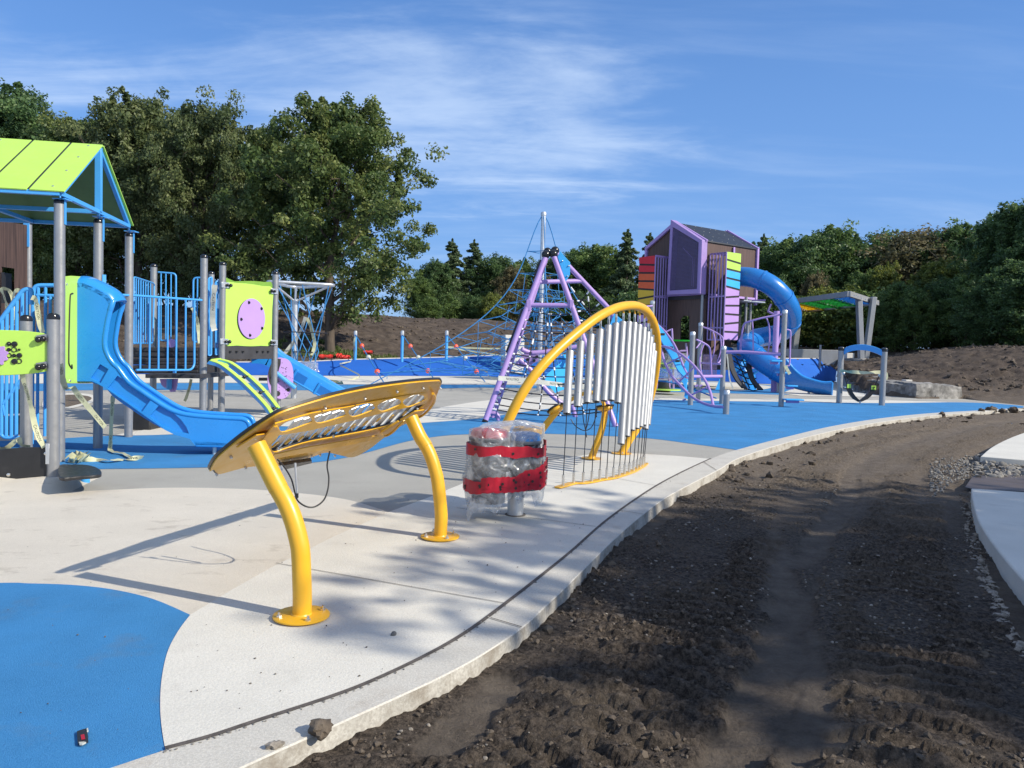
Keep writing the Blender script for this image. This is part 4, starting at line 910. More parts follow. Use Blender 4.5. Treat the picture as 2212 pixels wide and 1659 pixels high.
sB = stringer([(955,1152),(1040,1182),(1130,1246),(1220,1322),(1310,1408),(1390,1490),(1450,1560),(1500,1640),(1515,1670)], 0, 13.75, 15.0)
kb = MB()
for i in (14, 22, 31):
    kb.ball(sB[0][min(i,len(sB[0])-1)].lerp(sA[0][min(i,len(sA[0])-1)], .5), .035, 8); kb.cyl(sB[0][min(i,len(sB[0])-1)], sA[0][min(i,len(sA[0])-1)], .016, 8)
kb.build('ladder_rung', M['black_cap'], sA[3])
tl = MB(); tl.prism([[Q(x, y, 13.9+dy) for (x, y), dy in zip(A3([(950,1146),(1038,1136),(1110,1200),(1075,1215)]), (0,.25,.3,.05))]], V((0,0,.018))); tl.build('ladder_tread', M['lime'], ps_)
# ladybird spinner panel on its post
# slides
def slide(parent, O, ax, L, width, zd, zf, hood, name='slide', flip=1):
    sd = V((-ax.y, ax.x, 0))*flip                         # across
    def T(s, w, z): return O+ax*s+sd*w+V((0,0,z))
    prof = [(0,zd),(.18,zd),(.36,zd-.04),(.55,zd-.15)]
    x1, x2 = L*.70, L*.80
    prof += [(x1-.12, zf+.17),(x1+.1,zf+.04),(x2,zf),(L-.1,zf),(L,zf-.02)]
    pr = catmull([(s,0,z) for s, z in prof], 6); h = width/2; sec = []
    for i, p in enumerate(pr):
        s, z = p.x, p.z; t = (pr[min(i+1,len(pr)-1)]-pr[max(i-1,0)]).normalized(); nz_ = V((-t.z,0,t.x))
        rim = .20 if s > .55 else .20+.1*(1-s/.55)
        if s > L-.22: rim *= max(.15, 1-((s-(L-.22))/.22)**2*.9)
        low = -.12 if s < L-.1 else -.06
        o = lambda w, k: T(s+nz_.x*k, w, z+nz_.z*k)
        sec.append([o(-h-.085,low-.06), o(-h-.075,rim-.05), o(-h-.05,rim), o(-h-.005,rim+.012), o(-h+.03,rim-.03), o(-h+.05,.05), o(-h+.10,.0), o(0,-.012), o(h-.10,.0), o(h-.05,.05), o(h-.03,rim-.03), o(h+.005,rim+.012), o(h+.05,rim), o(h+.075,rim-.05), o(h+.085,low-.06), o(h+.05,low-.06), o(h-.02,-.06), o(-h+.02,-.06), o(-h-.05,low-.06)])
    b = MB().loft(sec); sl = b.build(name, M['blue_plastic'], parent, sharp=50)
    pk = MB(); rb_ = MB()                                 # moulded pockets along the near side: raised ribs and a lower flange
    for w in (-1, 1):
        for f0, f1 in ((.20,.30),(.335,.475),(.505,.70)):
            ring = []
            for i, p in enumerate(pr):
                if f0*L <= p.x <= f1*L:
                    t = (pr[min(i+1,len(pr)-1)]-pr[max(i-1,0)]).normalized(); nz_ = V((-t.z,0,t.x)); ring.append((p, nz_))
            if len(ring) < 2: continue
            ww = w*(h+.092)
            pts = [T(p.x+q.x*.045, ww, p.z+q.z*.045) for p, q in ring]+[T(p.x-q.x*.16, ww, p.z-q.z*.16) for p, q in ring[::-1]]
            pk.prism([pts], sd*w*-.02)
    for w in (-1, 1):
        for f in (.185,.318,.49,.715):
            j = min(range(len(pr)), key=lambda i: abs(pr[i].x-f*L)); p = pr[j]; t = (pr[min(j+1,len(pr)-1)]-pr[max(j-1,0)]).normalized(); nz_ = V((-t.z,0,t.x))
            c = T(p.x-nz_.x*.05, w*(h+.095), p.z-nz_.z*.05); rb_.beam(c-(ax*nz_.x+V((0,0,nz_.z)))*.15, c+(ax*nz_.x+V((0,0,nz_.z)))*.14, .055, .04, sd)
        lowl = [T(p.x, w*(h+.075), p.z-.19) for p in pr if .15*L < p.x < .72*L]
        rb_.tube(lowl, .028, 8)
    rb_.build('side_rib', M['blue_plastic'], sl, bevel=.012, seg=3)
    pk.build('side_pocket', pm('pocket_shade_blue', (.012,.14,.46), .38, var=.05), sl)  # flat plates in a darker copy of the slide blue; recess shade is painted
    ft = MB(); c = T(L*.86, -.02, 0); ft.cyl(V((c.x,c.y,-.02)), V((c.x,c.y,zf)), .028, 12); ft.build('slide_foot', M['grey_post'], sl)
    fo_ = MB(); fo_.loft([[T(L*.70,-h-.09,zf-.08),T(L*.70,h+.09,zf-.08),T(L*.70,h+.06,zf-.15),T(L*.70,-h-.06,zf-.15)],[T(L*.76,-h-.09,zf-.1),T(L*.76,h+.09,zf-.1),T(L*.76,h+.05,zf-.20),T(L*.76,-h-.05,zf-.20)],[T(L*.94,-h-.07,zf-.06),T(L*.94,h+.07,zf-.06),T(L*.92,h+.03,zf-.19),T(L*.92,-h-.03,zf-.19)]])
    fo_.build('exit_base', M['blue_plastic'], sl, bevel=.015)
    return sl, T, pr, h
axs = (gn+gd*.06).normalized(); sdv = V((-axs.y, axs.x, 0)); Z0 = zpx(0, 548.6, .33078); SW = .50
O1 = r1.lerp(r2, .36)+gn*.10; O1.z = 0; nside = -sdv
def sn_(pts, off=0): return [PL(x, y, O1, nside)+sdv*off for x, y in pts]
hoodL = Z0([(483,832),(484,600),(490,330),(492,215),(500,190)]); hoodT = Z0([(540,190),(600,215),(660,245),(705,275),(732,318)])
front = Z0([(716,365),(700,430),(688,500),(680,560),(684,615),(705,670),(738,718),(768,745)])
rimp = B0([(560,190),(660,262),(760,330),(860,390),(940,420),(1030,436),(1140,446),(1300,456),(1390,462),(1430,485),(1446,530)])
botp = B0([(1440,590),(1385,640),(1280,655),(1045,650),(1010,605),(900,575),(830,540),(700,450),(560,350),(390,232),(330,200)])+Z0([(600,832)])
outer = [V((x,y,0)) for x, y in hoodL]+catmull([(x,y,0) for x, y in hoodT+front+rimp], 3)+[V((x,y,0)) for x, y in botp]
outer = [(p.x,p.y) for p in outer]
pocks = [B0([(358,62),(420,98),(362,200),(290,163)]), B0([(484,146),(604,226),(730,316),(662,408),(540,325),(412,236)]), B0([(792,354),(880,408),(945,465),(985,520),(1003,566),(900,548),(800,506),(718,438)])]
sw = MB(); sw.prism([sn_(outer)]+[sn_(p) for p in pocks], sdv*.045)
sl1 = sw.build('slide', M['blue_plastic'], ps_, bevel=.014, seg=3, sharp=60)
iw = MB(); iw.prism([sn_(outer, .047)], sdv*.015); iw.build('slide_wall', M['blue_plastic'], sl1)
fw = MB(); fw.prism([sn_(outer, SW)], sdv*.05); fw.build('slide_wall', M['blue_plastic'], sl1, bevel=.014, seg=3)
tread = catmull(sn_(front[3:]+rimp[:-1]), 3); N_ = len(tread); bd_ = MB(); secs = []
for i, p in enumerate(tread):
    t = (tread[min(i+1,N_-1)]-tread[max(i-1,0)]).normalized(); nn = sdv.cross(t).normalized(); nn = nn if (nn.z > .05 or nn.dot(axs) > .3) else -nn
    f = i/(N_-1); dp = .23+.34*max(0, 1-f/.30) if f < .80 else .23-.10*(f-.8)/.2
    o = lambda w, k: p+sdv*w-nn*k
    secs.append([o(.055,dp-.10), o(.09,dp-.03), o(.15,dp), o(.25,dp+.008), o(SW-.15,dp), o(SW-.09,dp-.03), o(SW-.0,dp-.10), o(SW-.0,dp+.05), o(.055,dp+.05)])
bd_.loft(secs); bd_.build('slide_bed', M['blue_plastic'], sl1)
lowbed = MB(); lp_ = [PL(x, y, O1, nside) for x, y in botp[:-2]]; lowbed.loft([[p+sdv*.05+V((0,0,.03)), p+sdv*SW+V((0,0,.03)), p+sdv*SW+V((0,0,.05)), p+sdv*.05+V((0,0,.05))] for p in lp_]); lowbed.build('slide_underside', M['blue_plastic'], sl1)
for off in (.022, SW+.025):                              # rolled rims
    rr_ = catmull(sn_(front+rimp, off), 3); MB().tube(rr_, .036, 10).build('slide_rim', M['blue_plastic'], sl1)
hb = MB(); ring = []
tn = catmull(sn_(hoodL[-2:]+hoodT, 0), 4)
for i, p in enumerate(tn):
    t = (tn[min(i+1,len(tn)-1)]-tn[max(i-1,0)]).normalized(); nn = t.cross(sdv).normalized(); nn = nn if nn.z > 0 else -nn
    row = [p+sdv*w+nn*k for w, k in ((0,0),(.02,.04),(.10,.085),(.20,.105),(SW/2+.02,.11),(SW-.15,.105),(SW-.05,.085),(SW+.03,.04),(SW+.05,0))]
    ring.append(row+[q-nn*.05 for q in row[::-1]])
hb.loft(ring); hood = hb.build('slide_hood', M['blue_plastic'], sl1, sharp=70)
p = sn_(hoodT[-1:], 0)[0]; q = p+sdv*(SW+.05); f0 = sn_(front[:1], 0)[0]; f1 = f0+sdv*(SW+.05)
MB().tube(catmull([f0+sdv*.022, f0.lerp(p,.6)+sdv*.022, p+sdv*.045+V((0,0,.03)), p+sdv*.12+V((0,0,.068)), p.lerp(q,.5)+V((0,0,.078))+axs*.01, q-sdv*.12+V((0,0,.068)), q-sdv*.045+V((0,0,.03)), f1.lerp(q,.6)-sdv*.022, f1-sdv*.022], 6), .038, 14).build('hood_rim', M['blue_plastic'], sl1)
ex = MB()                                                # rounded exit lip across the end
pe, pb = sn_([rimp[-1]])[0], sn_([botp[1]])[0]
ex.loft([[a+sdv*w for w in (0,.12,.25,SW-.1,SW+.05)] for a in (pe-V((0,0,.16))-axs*.06, pe-V((0,0,.17))-axs*.0, pe-V((0,0,.20))+axs*.01, pb+axs*.04, pb-axs*.05)], closed=False)
so2 = ex.build('exit_lip', M['blue_plastic'], sl1); m_ = so2.modifiers.new('solid', 'SOLIDIFY'); m_.thickness = .03; so2.modifiers.new('split', 'EDGE_SPLIT').split_angle = R(50)
bo_ = MB(); bp2 = sn_(B0([(1010,606),(1380,642),(1375,655),(1285,668),(1055,665)])); bo_.prism([bp2], sdv*SW); bo_.build('exit_base', M['blue_plastic'], sl1, bevel=.015)
ftc = G(461,984); ftc = V((ftc.x, ftc.y, 0))+sdv*.1; MB().cyl(ftc-V((0,0,.02)), ftc+V((0,0,.16)), .028, 14).build('slide_foot', M['steel'], sl1)
# lime panel behind the hood, with its black edge line
pg = r1+gn*.035
def gpl(pts, off=0): return [PL(x, y, pg, gn)+gn*off for x, y in pts]
ep = MB().prism([gpl(Z0([(420,148),(470,143),(530,147),(590,165),(648,200),(652,300),(640,840),(480,845),(417,842)]))], gn*-.025).build('entry_panel', M['lime'], ps_, bevel=.004)
MB().tube(catmull(gpl(Z0([(474,258),(462,262),(455,285),(450,420),(447,560),(446,690),(448,718),(458,735),(468,748),(466,722)]), .004), 4), .010, 6).build('edge_line', M['ink'], ep)
bb = MB()
for x, y in Z0([(434,198),(458,828)]): bb.lathe(gpl([(x,y)])[0], [(.016,0),(.014,.008)], 8, gn)
bb.build('bolt', M['bolt'], ep)
MB().beam(V((r2.x,r2.y,2.32))+gn*.07, V((r2.x,r2.y,2.47))+gn*.07, .05, .05).build('clamp_bracket', M['blue_paint'], ps_)
# second slide, leaving the lime panel deck to the right
a2 = V((.50,.62,0)).normalized(); O2 = Q(548,770,17.0); O2.z = 0
s2, T2, pr2, h2 = slide(ps_, O2, V((.985,.17,0)).normalized(), 2.75, .46, 1.30, .26, False)
# near barrier: lime activity panel between two short posts, dark board below
n1, n2 = PB['n1'][0], PB['n2'][0]; na = V((.22,-1,0)).normalized(); npl = n1+na*.02
def np_(pts, off=0): return [PL(x, y, npl, na)+na*off for x, y in Z0(pts)]
ap = MB().prism([catmull(np_([(-260,488),(-100,492),(0,496),(120,500),(230,510),(300,522),(318,540),(316,650),(310,740),(296,768),(200,782),(60,792),(-60,794),(-260,796)]), 3, closed=True)], na*-.02).build('activity_panel', M['lime'], ps_, bevel=.005)
bb = MB(); rg = MB()
for x, y, r, o in ((58,587,.024,0),(95,589,.031,0),(58,625,.020,0),(126,625,.013,0),(92,663,.020,0),(127,663,.028,0),(95,702,.032,0)): bb.lathe(np_([(x,y)])[0], [(r,0),(r*.9,.012),(r*.5,.02)], 16, na)
bb.build('bead', M['black_cap'], ap)
for x, y in ((93,625),(58,662),(126,700)):
    c = np_([(x,y)], .004)[0]; uu = V((na.y,-na.x,0)); rg.tube([c+(uu*math.cos(t)+V((0,0,math.sin(t))))*.024 for t in np.linspace(0,2*math.pi,18,endpoint=False)], .005, 6, closed=True)
rg.build('ring_mark', M['ink'], ap)
gl = MB(); c = np_([(-22,660)])[0]; uu = V((na.y,-na.x,0)); gear = []
for k in range(40):
    t = 2*math.pi*k/40; r = .105+(.014 if (k//2) % 2 else -.006); gear.append(c+(uu*math.cos(t)+V((0,0,math.sin(t))))*r)
gl.prism([gear], na*.018); gl.build('gear_wheel', M['lilac'], ap, bevel=.003)
for y in (556, 735):
    b_ = MB(); p, q = np_([(240,y)], .012)[0], np_([(326,y-14)], .012)[0]; b_.beam(p, q, .010, .075, V((0,0,1))); b_.beam(q+V((0,0,-.10)), q+V((0,0,.12)), .035, .02, na)
    cl_ = b_.build('clamp_bracket', M['grey_post'], ps_, bevel=.006); kk = MB(); kk.ball(np_([(258,y+4)], .035)[0], .034, 12); kk.ball(np_([(288,y-2)], .035)[0], .032, 12); kk.build('knob', M['black_cap'], cl_)
bd = MB().prism([np_([(-260,1276),(0,1278),(150,1264),(308,1264),(312,1330),(310,1448),(150,1468),(0,1498),(-260,1520)], -.01)], na*-.03).build('ramp_board', M['black_plastic'], ps_, bevel=.006)
bb = MB()
for x, y in ((54,1443),(298,1304)): bb.lathe(np_([(x,y)], -.01)[0], [(.020,0),(.018,.012),(.006,.018)], 10, na)
bb.build('bolt', M['bolt'], bd)
MB().beam(np_([(318,1235)], .03)[0], np_([(318,1370)], .03)[0], .04, .02, na).build('clamp_bracket', M['steel'], ps_, bevel=.004)
# stair rails
sn = V((.25,-1,0)).normalized(); sp0 = V((-5.9,9.9,0))
rails('stair_rail', sp0, sn, rnd_loop(Z0([(-120,560),(0,440),(150,238),(185,228),(205,240),(204,330)]), 7), [(Z0([(x,y)])[0], Z0([(x-4,yb)])[0]) for x, y, yb in ((14,432,1180),(45,392,1190),(78,350,1200),(110,305,1190),(146,255,1190),(180,240,1240))], .030, .022, sm=0)
rails('stair_rail', sp0+V((0,.45,0)), sn, rnd_loop(Z0([(205,1240),(212,560),(218,232),(240,205),(352,205)]), 10), [(Z0([(x,208 if x > 280 else 215)])[0], Z0([(x-6,1190)])[0]) for x in (250,298)]+[(Z0([(238,268)])[0], Z0([(352,272)])[0]), (Z0([(330,272)])[0], Z0([(326,520)])[0])], .028, .020, sm=0)
rails('stair_rail', sp0, sn, rnd_loop(Z0([(-100,1180),(0,1170),(25,1198),(60,1200),(190,1200)]), 6), [(Z0([(20,980)])[0], Z0([(140,820)])[0]), (Z0([(36,1055)])[0], Z0([(18,985)])[0])], .022, .022, sm=0)
ts = MB()
for i, (y0, y1) in enumerate(((905,960),(985,1040),(1080,1180))): ts.prism([[Q(x, y, 10.6-.25*i) for x, y in Z0([(-200,y0),(130,y0-20),(136,y1),(-200,y1+20)])]], V((0,.3,0)))
ts.build('stair_tread', M['dark_deck'], ps_)
# low dark balance board beside the ramp
bo = thing('step_board', 'low black rounded balance board on short blue stem beside the grey post', 'balance board', G(172,1036))
tz = .20; loop = [G(x, y, tz) for x, y in Z0([(388,1378),(480,1374),(560,1376),(620,1388),(655,1408),(664,1424),(655,1438),(600,1446),(500,1452),(388,1456)])]
MB().prism([catmull(loop, 3, closed=True)], V((0,0,-.035))).build('board', M['black_plastic'], bo, bevel=.008)
c = G(*Z0([(557,1492)])[0]); MB().cyl(V((c.x,c.y,-.02)), V((c.x,c.y,tz-.03)), .045, 14).build('stem', M['blue_paint'], bo)
bk2 = MB(); bk2.prism([[Q(x, y, 13.3) for x, y in A3([(270,1560),(430,1660),(420,1770),(380,1800),(265,1800)])]], V((0,.45,0))); tag(bk2.build('step_box', M['black_plastic'], None, bevel=.03), 'black rounded box standing under the blue slide', 'step box')
# ladybird spinner
LP = V((Q(602,820,16.6).x, 16.6, 0)); la = thing('spinner_panel', 'round lilac speckled disc with a blue roller bar on a grey post', 'play panel', LP)
MB().cyl(LP, LP+V((0,0,1.0)), .05, 16).build('post', M['grey_post'], la)
ln = V((.55,-.83,0)).normalized(); lp = LP+ln*.09
def lpx(pts, off=0): return [PL(x, y, lp, ln)+ln*off for x, y in A3(pts)]
def ell(cx, cy, rx, ry, rot=0, n=44, bump=0):
    return [(cx+rx*math.cos(t)*math.cos(rot)-ry*math.sin(t)*math.sin(rot), cy+rx*math.cos(t)*math.sin(rot)+ry*math.sin(t)*math.cos(rot)) for t in np.linspace(0, 2*math.pi, n, endpoint=False)]
MB().prism([lpx(ell(1548,1305,102,182,.06), -.02)], ln*.02).build('disc_backing', M['lilac'], la, bevel=.004)
MB().prism([lpx(ell(1528,1262,74,130,.1), .001)], ln*.010).build('dark_inlay', M['ink'], la)
fa = MB(); fa.prism([catmull(lpx([(1560,1135),(1600,1132),(1640,1160),(1662,1215),(1668,1290),(1660,1370),(1640,1430),(1605,1470),(1565,1484),(1525,1475),(1498,1440),(1490,1390),(1508,1352),(1540,1335),(1530,1290),(1540,1230),(1556,1180)], .002), 3, closed=True)], ln*.024); fa = fa.build('lilac_disc', M['lilac'], la, bevel=.003)
sk = MB(); rr = random.Random(9)
for k in range(46):
    a, q = rr.uniform(0,6.28), math.sqrt(rr.random()); x, y = 1588+70*q*math.cos(a), 1310+150*q*math.sin(a); sk.box(lpx([(x,y)], .027)[0], (.012+rr.random()*.03,.004,.012))
sk.lathe(lpx([(1530,1437)], .026)[0], [(.06,0),(.055,.008)], 16, ln); sk.lathe(lpx([(1622,1405)], .026)[0], [(.04,0),(.036,.006)], 14, ln)
sk.build('speckle_mark', M['ink'], fa)
MB().cyl(lpx([(1502,1252)], .10)[0], lpx([(1672,1385)], .10)[0], .050, 16).build('roller_bar', M['blue_paint'], la)
MB().cyl(Q(*A3([(1372,1312)])[0], 16.3), Q(*A3([(1440,1312)])[0], 16.3), .035, 10).build('side_handle', M['black_cap'], la)
# ------------------------------------------------------------------ rope funnel climber behind the left structure
FP = V((Q(636,760,22.2).x, 22.2, 0)); ff = thing('rope_funnel', 'grey pole with a triangular steel ring and blue ropes narrowing down to a disc', 'rope climber', FP)
ztop = up(FP, 636, 647); MB().cyl(FP, FP+V((0,0,ztop)), .083, 20).build('pole', M['steel'], ff)
zr = up(FP, 650, 615); ctr = FP+V((.12,0,zr)); rt_ = []
for k in range(3):
    a = R(-8+120*k); b = R(-8+120*k+60); rt_ += [ctr+V((math.cos(a)*.95, math.sin(a)*.95, 0)), ctr+V((math.cos(b)*.66, math.sin(b)*.66, 0))]
rt_ = [ctr+V((math.cos(R(-8+120*k+d))*r, math.sin(R(-8+120*k+d))*r, 0)) for k in range(3) for d, r in ((-9,.95),(9,.95),(60,.60))]
rgp = catmull(rt_, 5, closed=True); MB().tube(rgp, .045, 12, closed=True).build('ring', M['steel'], ff)
for k in range(3):
    a = R(-8+120*k); MB().cyl(FP+V((0,0,ztop-.06)), ctr+V((math.cos(a)*.93, math.sin(a)*.93, -.02)), .032, 10).build('spoke', M['steel'], ff)
ds0 = FP+V((.42,-.4,.62))
MB().lathe(ds0, [(.02,-.03),(.30,-.03),(.33,0),(.30,.035),(.02,.05)], 30).build('disc', M['bin_rim'], ff)
for k in range(9):
    p = rgp[int(k*len(rgp)/9)]; q = ds0+V((math.cos(k*math.pi/4.5)*.26, math.sin(k*math.pi/4.5)*.26, .04)); tw = ds0+V((math.cos(k*math.pi/4.5+.9)*.36, math.sin(k*math.pi/4.5+.9)*.36, .75))
    MB().tube([p, p.lerp(tw,.5), tw, q], .016, 6).build('rope', M['rope_blue'], ff)
for z in (1.35, 1.9):
    MB().tube([ds0+V((math.cos(t)*(.33+(z-1.35)*.5), math.sin(t)*(.33+(z-1.35)*.5), z-.62)) for t in np.linspace(0,6.28,18,endpoint=False)], .014, 6, closed=True).build('rope', M['rope_black'], ff)
fw_ = MB(); rn = random.Random(3); rr = []
for j in range(9):
    t = 2*math.pi*j/8; rr.append([ds0+V((math.cos(t)*(.34+rn.uniform(-.05,.1)), math.sin(t)*(.34+rn.uniform(-.05,.1)), .30+rn.uniform(-.08,.08)+dz)) for dz in (-.12,-.04,.03,.10)])
fw_.loft(rr, closed=False); tag(fw_.build('plastic_sheet', M['film'], None, sharp=180), 'torn clear plastic wound round the blue rope funnel', 'plastic wrap')

# ------------------------------------------------------------------ three rope posts on the bank
def tops_px(x, y, b): return V((b.x, b.y, up(b, x, y)))
for (tx, ty, bx, by), (ex, ey), col, lab in (((766,713),(0,0),0,0,0),) if False else (((766,713,767,781),(830,828),0,'leftmost blue post on the bank, near the orange mesh rolls, with a rope of balls'),((868,713,868,778),(941,823),0,'middle blue post of the three on the bank, with its slanting rope of balls'),((963,713,964,776),(1048,825),0,'rightmost blue post of the three on the bank, half behind the rope pyramid')):
    b = Q(bx, by, 43.6); zt = up(b, tx, ty); o = thing('rope_post', lab, 'rope post', b, 'blue rope posts along the bank')
    p = MB().cyl(b-V((0,0,.1)), V((b.x,b.y,zt-.25)), .085, 18).build('post', M['blue_paint'], o); MB().lathe(V((b.x,b.y,zt-.3)), [(.105,0),(.11,.15),(.10,.24),(.05,.29),(.01,.30)], 18).build('post_cap', M['steel'], p)
    a = V((b.x,b.y,zt-.25)); e = G(ex, ey); MB().tube([a, a.lerp(e,.5)-V((0,0,.05)), e], .026, 8).build('rope', M['rope_blue'], o)
    for f, m, nm in ((.27,'orange_ball','rope_ball'),(.52,'tape_white','rope_ball'),(.80,'orange_ball','rope_ball')):
        MB().ball(a.lerp(e,f)-V((0,0,.04*math.sin(f*3.14))), .125, 14).build(nm, M[m], o)

# ------------------------------------------------------------------ rope pyramid on a mast
MP = G(1164,843); mz = up(MP, 1174.5, 460); py = thing('rope_pyramid', 'tall silver mast carrying a pyramid net of blue ropes', 'rope climber', MP)
m_ = MB().cyl(MP, V((MP.x,MP.y,mz)), .092, 22).build('mast', M['steel'], py); MB().lathe(V((MP.x,MP.y,mz-.02)), [(.11,-.08),(.115,0),(.09,.05),(.02,.07)], 20).build('mast_cap', M['steel'], m_)
T_ = V((MP.x,MP.y,mz)); ra = 6.6; ang0 = math.pi+.10
anch = [MP+V((math.cos(ang0+k*math.pi/2)*ra, math.sin(ang0+k*math.pi/2)*ra, 0)) for k in range(4)]
anch[0] = G(785,838.5)
def edge(k, f):                                           # concave corner rope
    A_ = anch[k % 4]; p = T_.lerp(A_, f); return p-(A_-V((T_.x,T_.y,0))).normalized()*(1.78*math.sin(math.pi*f**1.15)**1.1)
LV = [.22,.345,.44,.53,.62,.71,.80,.88]
rb_ = MB()
for k in range(4): rb_.tube([edge(k, f) for f in np.linspace(0,1,20)], .021, 6)
rb_.build('corner_rope', M['rope_blue'], py)
net = MB(); rr_ = .0125
def axis(f): return V((MP.x, MP.y, edge(0,f).z))
for li, f in enumerate(LV):
    for k in range(4):
        a, b = edge(k,f), edge(k+1,f)
        if li < 3: net.tube([a, a.lerp(b,.5)+(axis(f)-a.lerp(b,.5))*.18, b], rr_, 5); net.tube([a, axis(f)], rr_, 5) if li == 0 else None
        else:
            g = LV[min(li+1,len(LV)-1)]; h_ = LV[li-1]
            n_ = 1+(li-2)//2
            for side, c, d in ((0,a,b),):
                pts = []
                for j in range(n_*2+1):
                    t = j/(n_*2); m = c.lerp(d,t); pull = .20*math.sin(t*math.pi); q = m+(V((MP.x,MP.y,m.z))-m)*pull+V((0,0,(.22 if j % 2 else -.10)*(1 if 0 < j < n_*2 else 0))); pts.append(q)
                net.tube(pts, rr_, 5)
                for j in range(1, n_*2, 2):
                    m2 = edge(k,h_).lerp(edge(k+1,h_), j/(n_*2)); m2 = m2+(V((MP.x,MP.y,m2.z))-m2)*.25; net.tube([pts[j], m2], rr_, 5)
                    inn = pts[j]+(V((MP.x,MP.y,pts[j].z))-pts[j])*.38; net.tube([pts[j], inn-V((0,0,.25))], rr_, 5)
                    net.tube([inn-V((0,0,.25)), inn-V((0,0,.25))+(V((MP.x,MP.y,inn.z))-inn)*.5-V((0,0,.1))], rr_, 5)
        if li >= 2:                                       # inner octahedral cells
            i1 = a.lerp(axis(f), .42)-V((0,0,.28)); i2 = b.lerp(axis(f), .42)-V((0,0,.28)); net.tube([a, i1], rr_, 5); net.tube([i1, i2], rr_, 5)
            g = LV[li-1]; net.tube([i1, edge(k,g).lerp(axis(g),.30)], rr_, 5); i3 = a.lerp(axis(f), .75)-V((0,0,.1)); net.tube([i1, i3], rr_, 5); net.tube([i3, b.lerp(axis(f),.75)-V((0,0,.1))], rr_, 5)
            net.tube([i1, edge(k+1,g).lerp(axis(g),.55)-V((0,0,.15))], rr_, 5)
for k in range(4):
    for f in (.62,.8,.93):
        a, b = edge(k,f), edge(k+1,f); a0 = V((a.x,a.y,max(.35,a.z*.35))); net.tube([a, a0], rr_, 5)
    lo = [edge(k,.97).lerp(edge(k+1,.97), t)*1 for t in np.linspace(0,1,9)]; lo = [p+(V((MP.x,MP.y,p.z))-p)*(.22*math.sin(t*math.pi))+V((0,0,.35+.25*math.sin(t*math.pi))) for p, t in zip(lo, np.linspace(0,1,9))]; net.tube(lo, rr_, 5)
net.build('rope_net', M['rope_blue'], py)
for k in range(4):
    tb = MB(); a = edge(k,.985); tb.cyl(anch[k]+V((0,0,.02)), a, .05, 10); tb.lathe(anch[k], [(.12,-.01),(.12,.03),(.04,.06)], 14); tb.build('anchor', M['steel'], py)

# ------------------------------------------------------------------ lilac frame climber with black net
FL, FR = G(1047,912), G(1330,922); FLb = V((FL.x+.14, FL.y+1.15, 0)); BRk = None
cf = thing('net_climber', 'tall lilac pyramid of steel tubes with a black rope net and blue panels', 'net climber', (FL+FR)/2)
tz_ = 3.72; topY = 17.55
tFL = Q(*A7([(662,128)])[0], topY-.1); tBL = Q(*A7([(676,103)])[0], topY+.22); tFR = Q(*A7([(728,122)])[0], topY-.1); tBR = Q(*A7([(742,93)])[0], topY+.22)
kink = Q(*A7([(1222,598)])[0], 18.6); BRf = V((Q(1402,890,19.4).x, 19.4, 0))
def fleg(pts, r=.060): 
    return MB().tube(pts, r, 16).build('leg', M['purple'], cf)
lg = [(fleg([FL, tFL]), tFL), (fleg([FLb, tBL]), tBL), (fleg([FR, tFR]), tFR), (fleg([tBR, kink, BRf]), tBR)]
for o, t in lg: MB().ball(t+V((0,0,.03)), .098, 16).build('ball_cap', M['black_cap'], o)
MB().cyl(FL, FL+(tFL-FL)*.012, .064, 16).build('foot_ring', M['black_cap'], lg[0][0])
MB().tube(catmull([Q(*A7([q])[0], FL.y+.5) for q in ((180,1500),(215,1500),(240,1515),(246,1545),(242,1588))], 4), .050, 12).build('foot_bracket', M['purple'], cf)
def onl(a, b, y): # point of a leg at a photo height
    best = min(np.linspace(0,1,200), key=lambda f: abs((lambda p: CY-F*((CM.transposed()@(p-CAMP)).y/-(CM.transposed()@(p-CAMP)).z))(a.lerp(b,f))-y)); return a.lerp(b, best)
c7 = lambda y: A7([(0,y)])[0][1]
MB().cyl(onl(FL,tFL,c7(553)), onl(FR,tFR,c7(562)), .052, 14).build('crossbar', M['purple'], cf)
MB().cyl(onl(FLb,tBL,c7(352)), onl(tBR,kink,c7(346)), .052, 14).build('crossbar', M['purple'], cf)
sw_ = MB(); cc = onl(FL,tFL,c7(555)); sw_.box(cc+V((.02,-.05,0)), (.10,.05,.24)); cc = onl(FR,tFR,c7(555)); sw_.box(cc+V((.0,-.05,0)), (.08,.05,.2)); sw_.build('clamp_plate', M['purple'], cf, bevel=.008)
for a, b in ((165,305),(590,965)): MB().beam(onl(FL,tFL,c7(a))+V((-.085,.03,0)), onl(FL,tFL,c7(b))+V((-.085,.03,0)), .03, .045, (1,0,.3)).build('black_panel', M['black_plastic'], cf, bevel=.004)
def bpan(pts, Y, m='blue_panel', th=.03, dY=None):
    p = [Q(x, y, Y+(dY[i] if dY else 0)) for i, (x, y) in enumerate(A7(pts))]; return MB().prism([p], V((0,th,0))).build('panel', M[m], cf, bevel=.004)
bp1 = bpan([(786,84),(862,172),(874,182),(873,290),(838,350),(832,345),(764,135)], topY-.02)
bb = MB()
for q in ((808,172),(862,214),(850,304)): bb.ball(Q(*A7([q])[0], topY-.03), .018, 8)
bb.build('bolt', M['bolt'], bp1)
bpan([(1258,628),(1336,690),(1342,750),(1215,740)], 18.45); bpan([(1268,1505),(1295,1490),(1298,1585),(1272,1592)], 17.0)
bpan([(810,985),(905,1000),(900,1040),(870,1120),(822,1290),(742,1322),(655,1210),(670,1160),(740,1100),(790,1060)], 18.3, dY=[0,.4,.4,.4,.3,0,-.2,-.2,0,0])
hub = Q(*A7([(525,1005)])[0], 18.1)
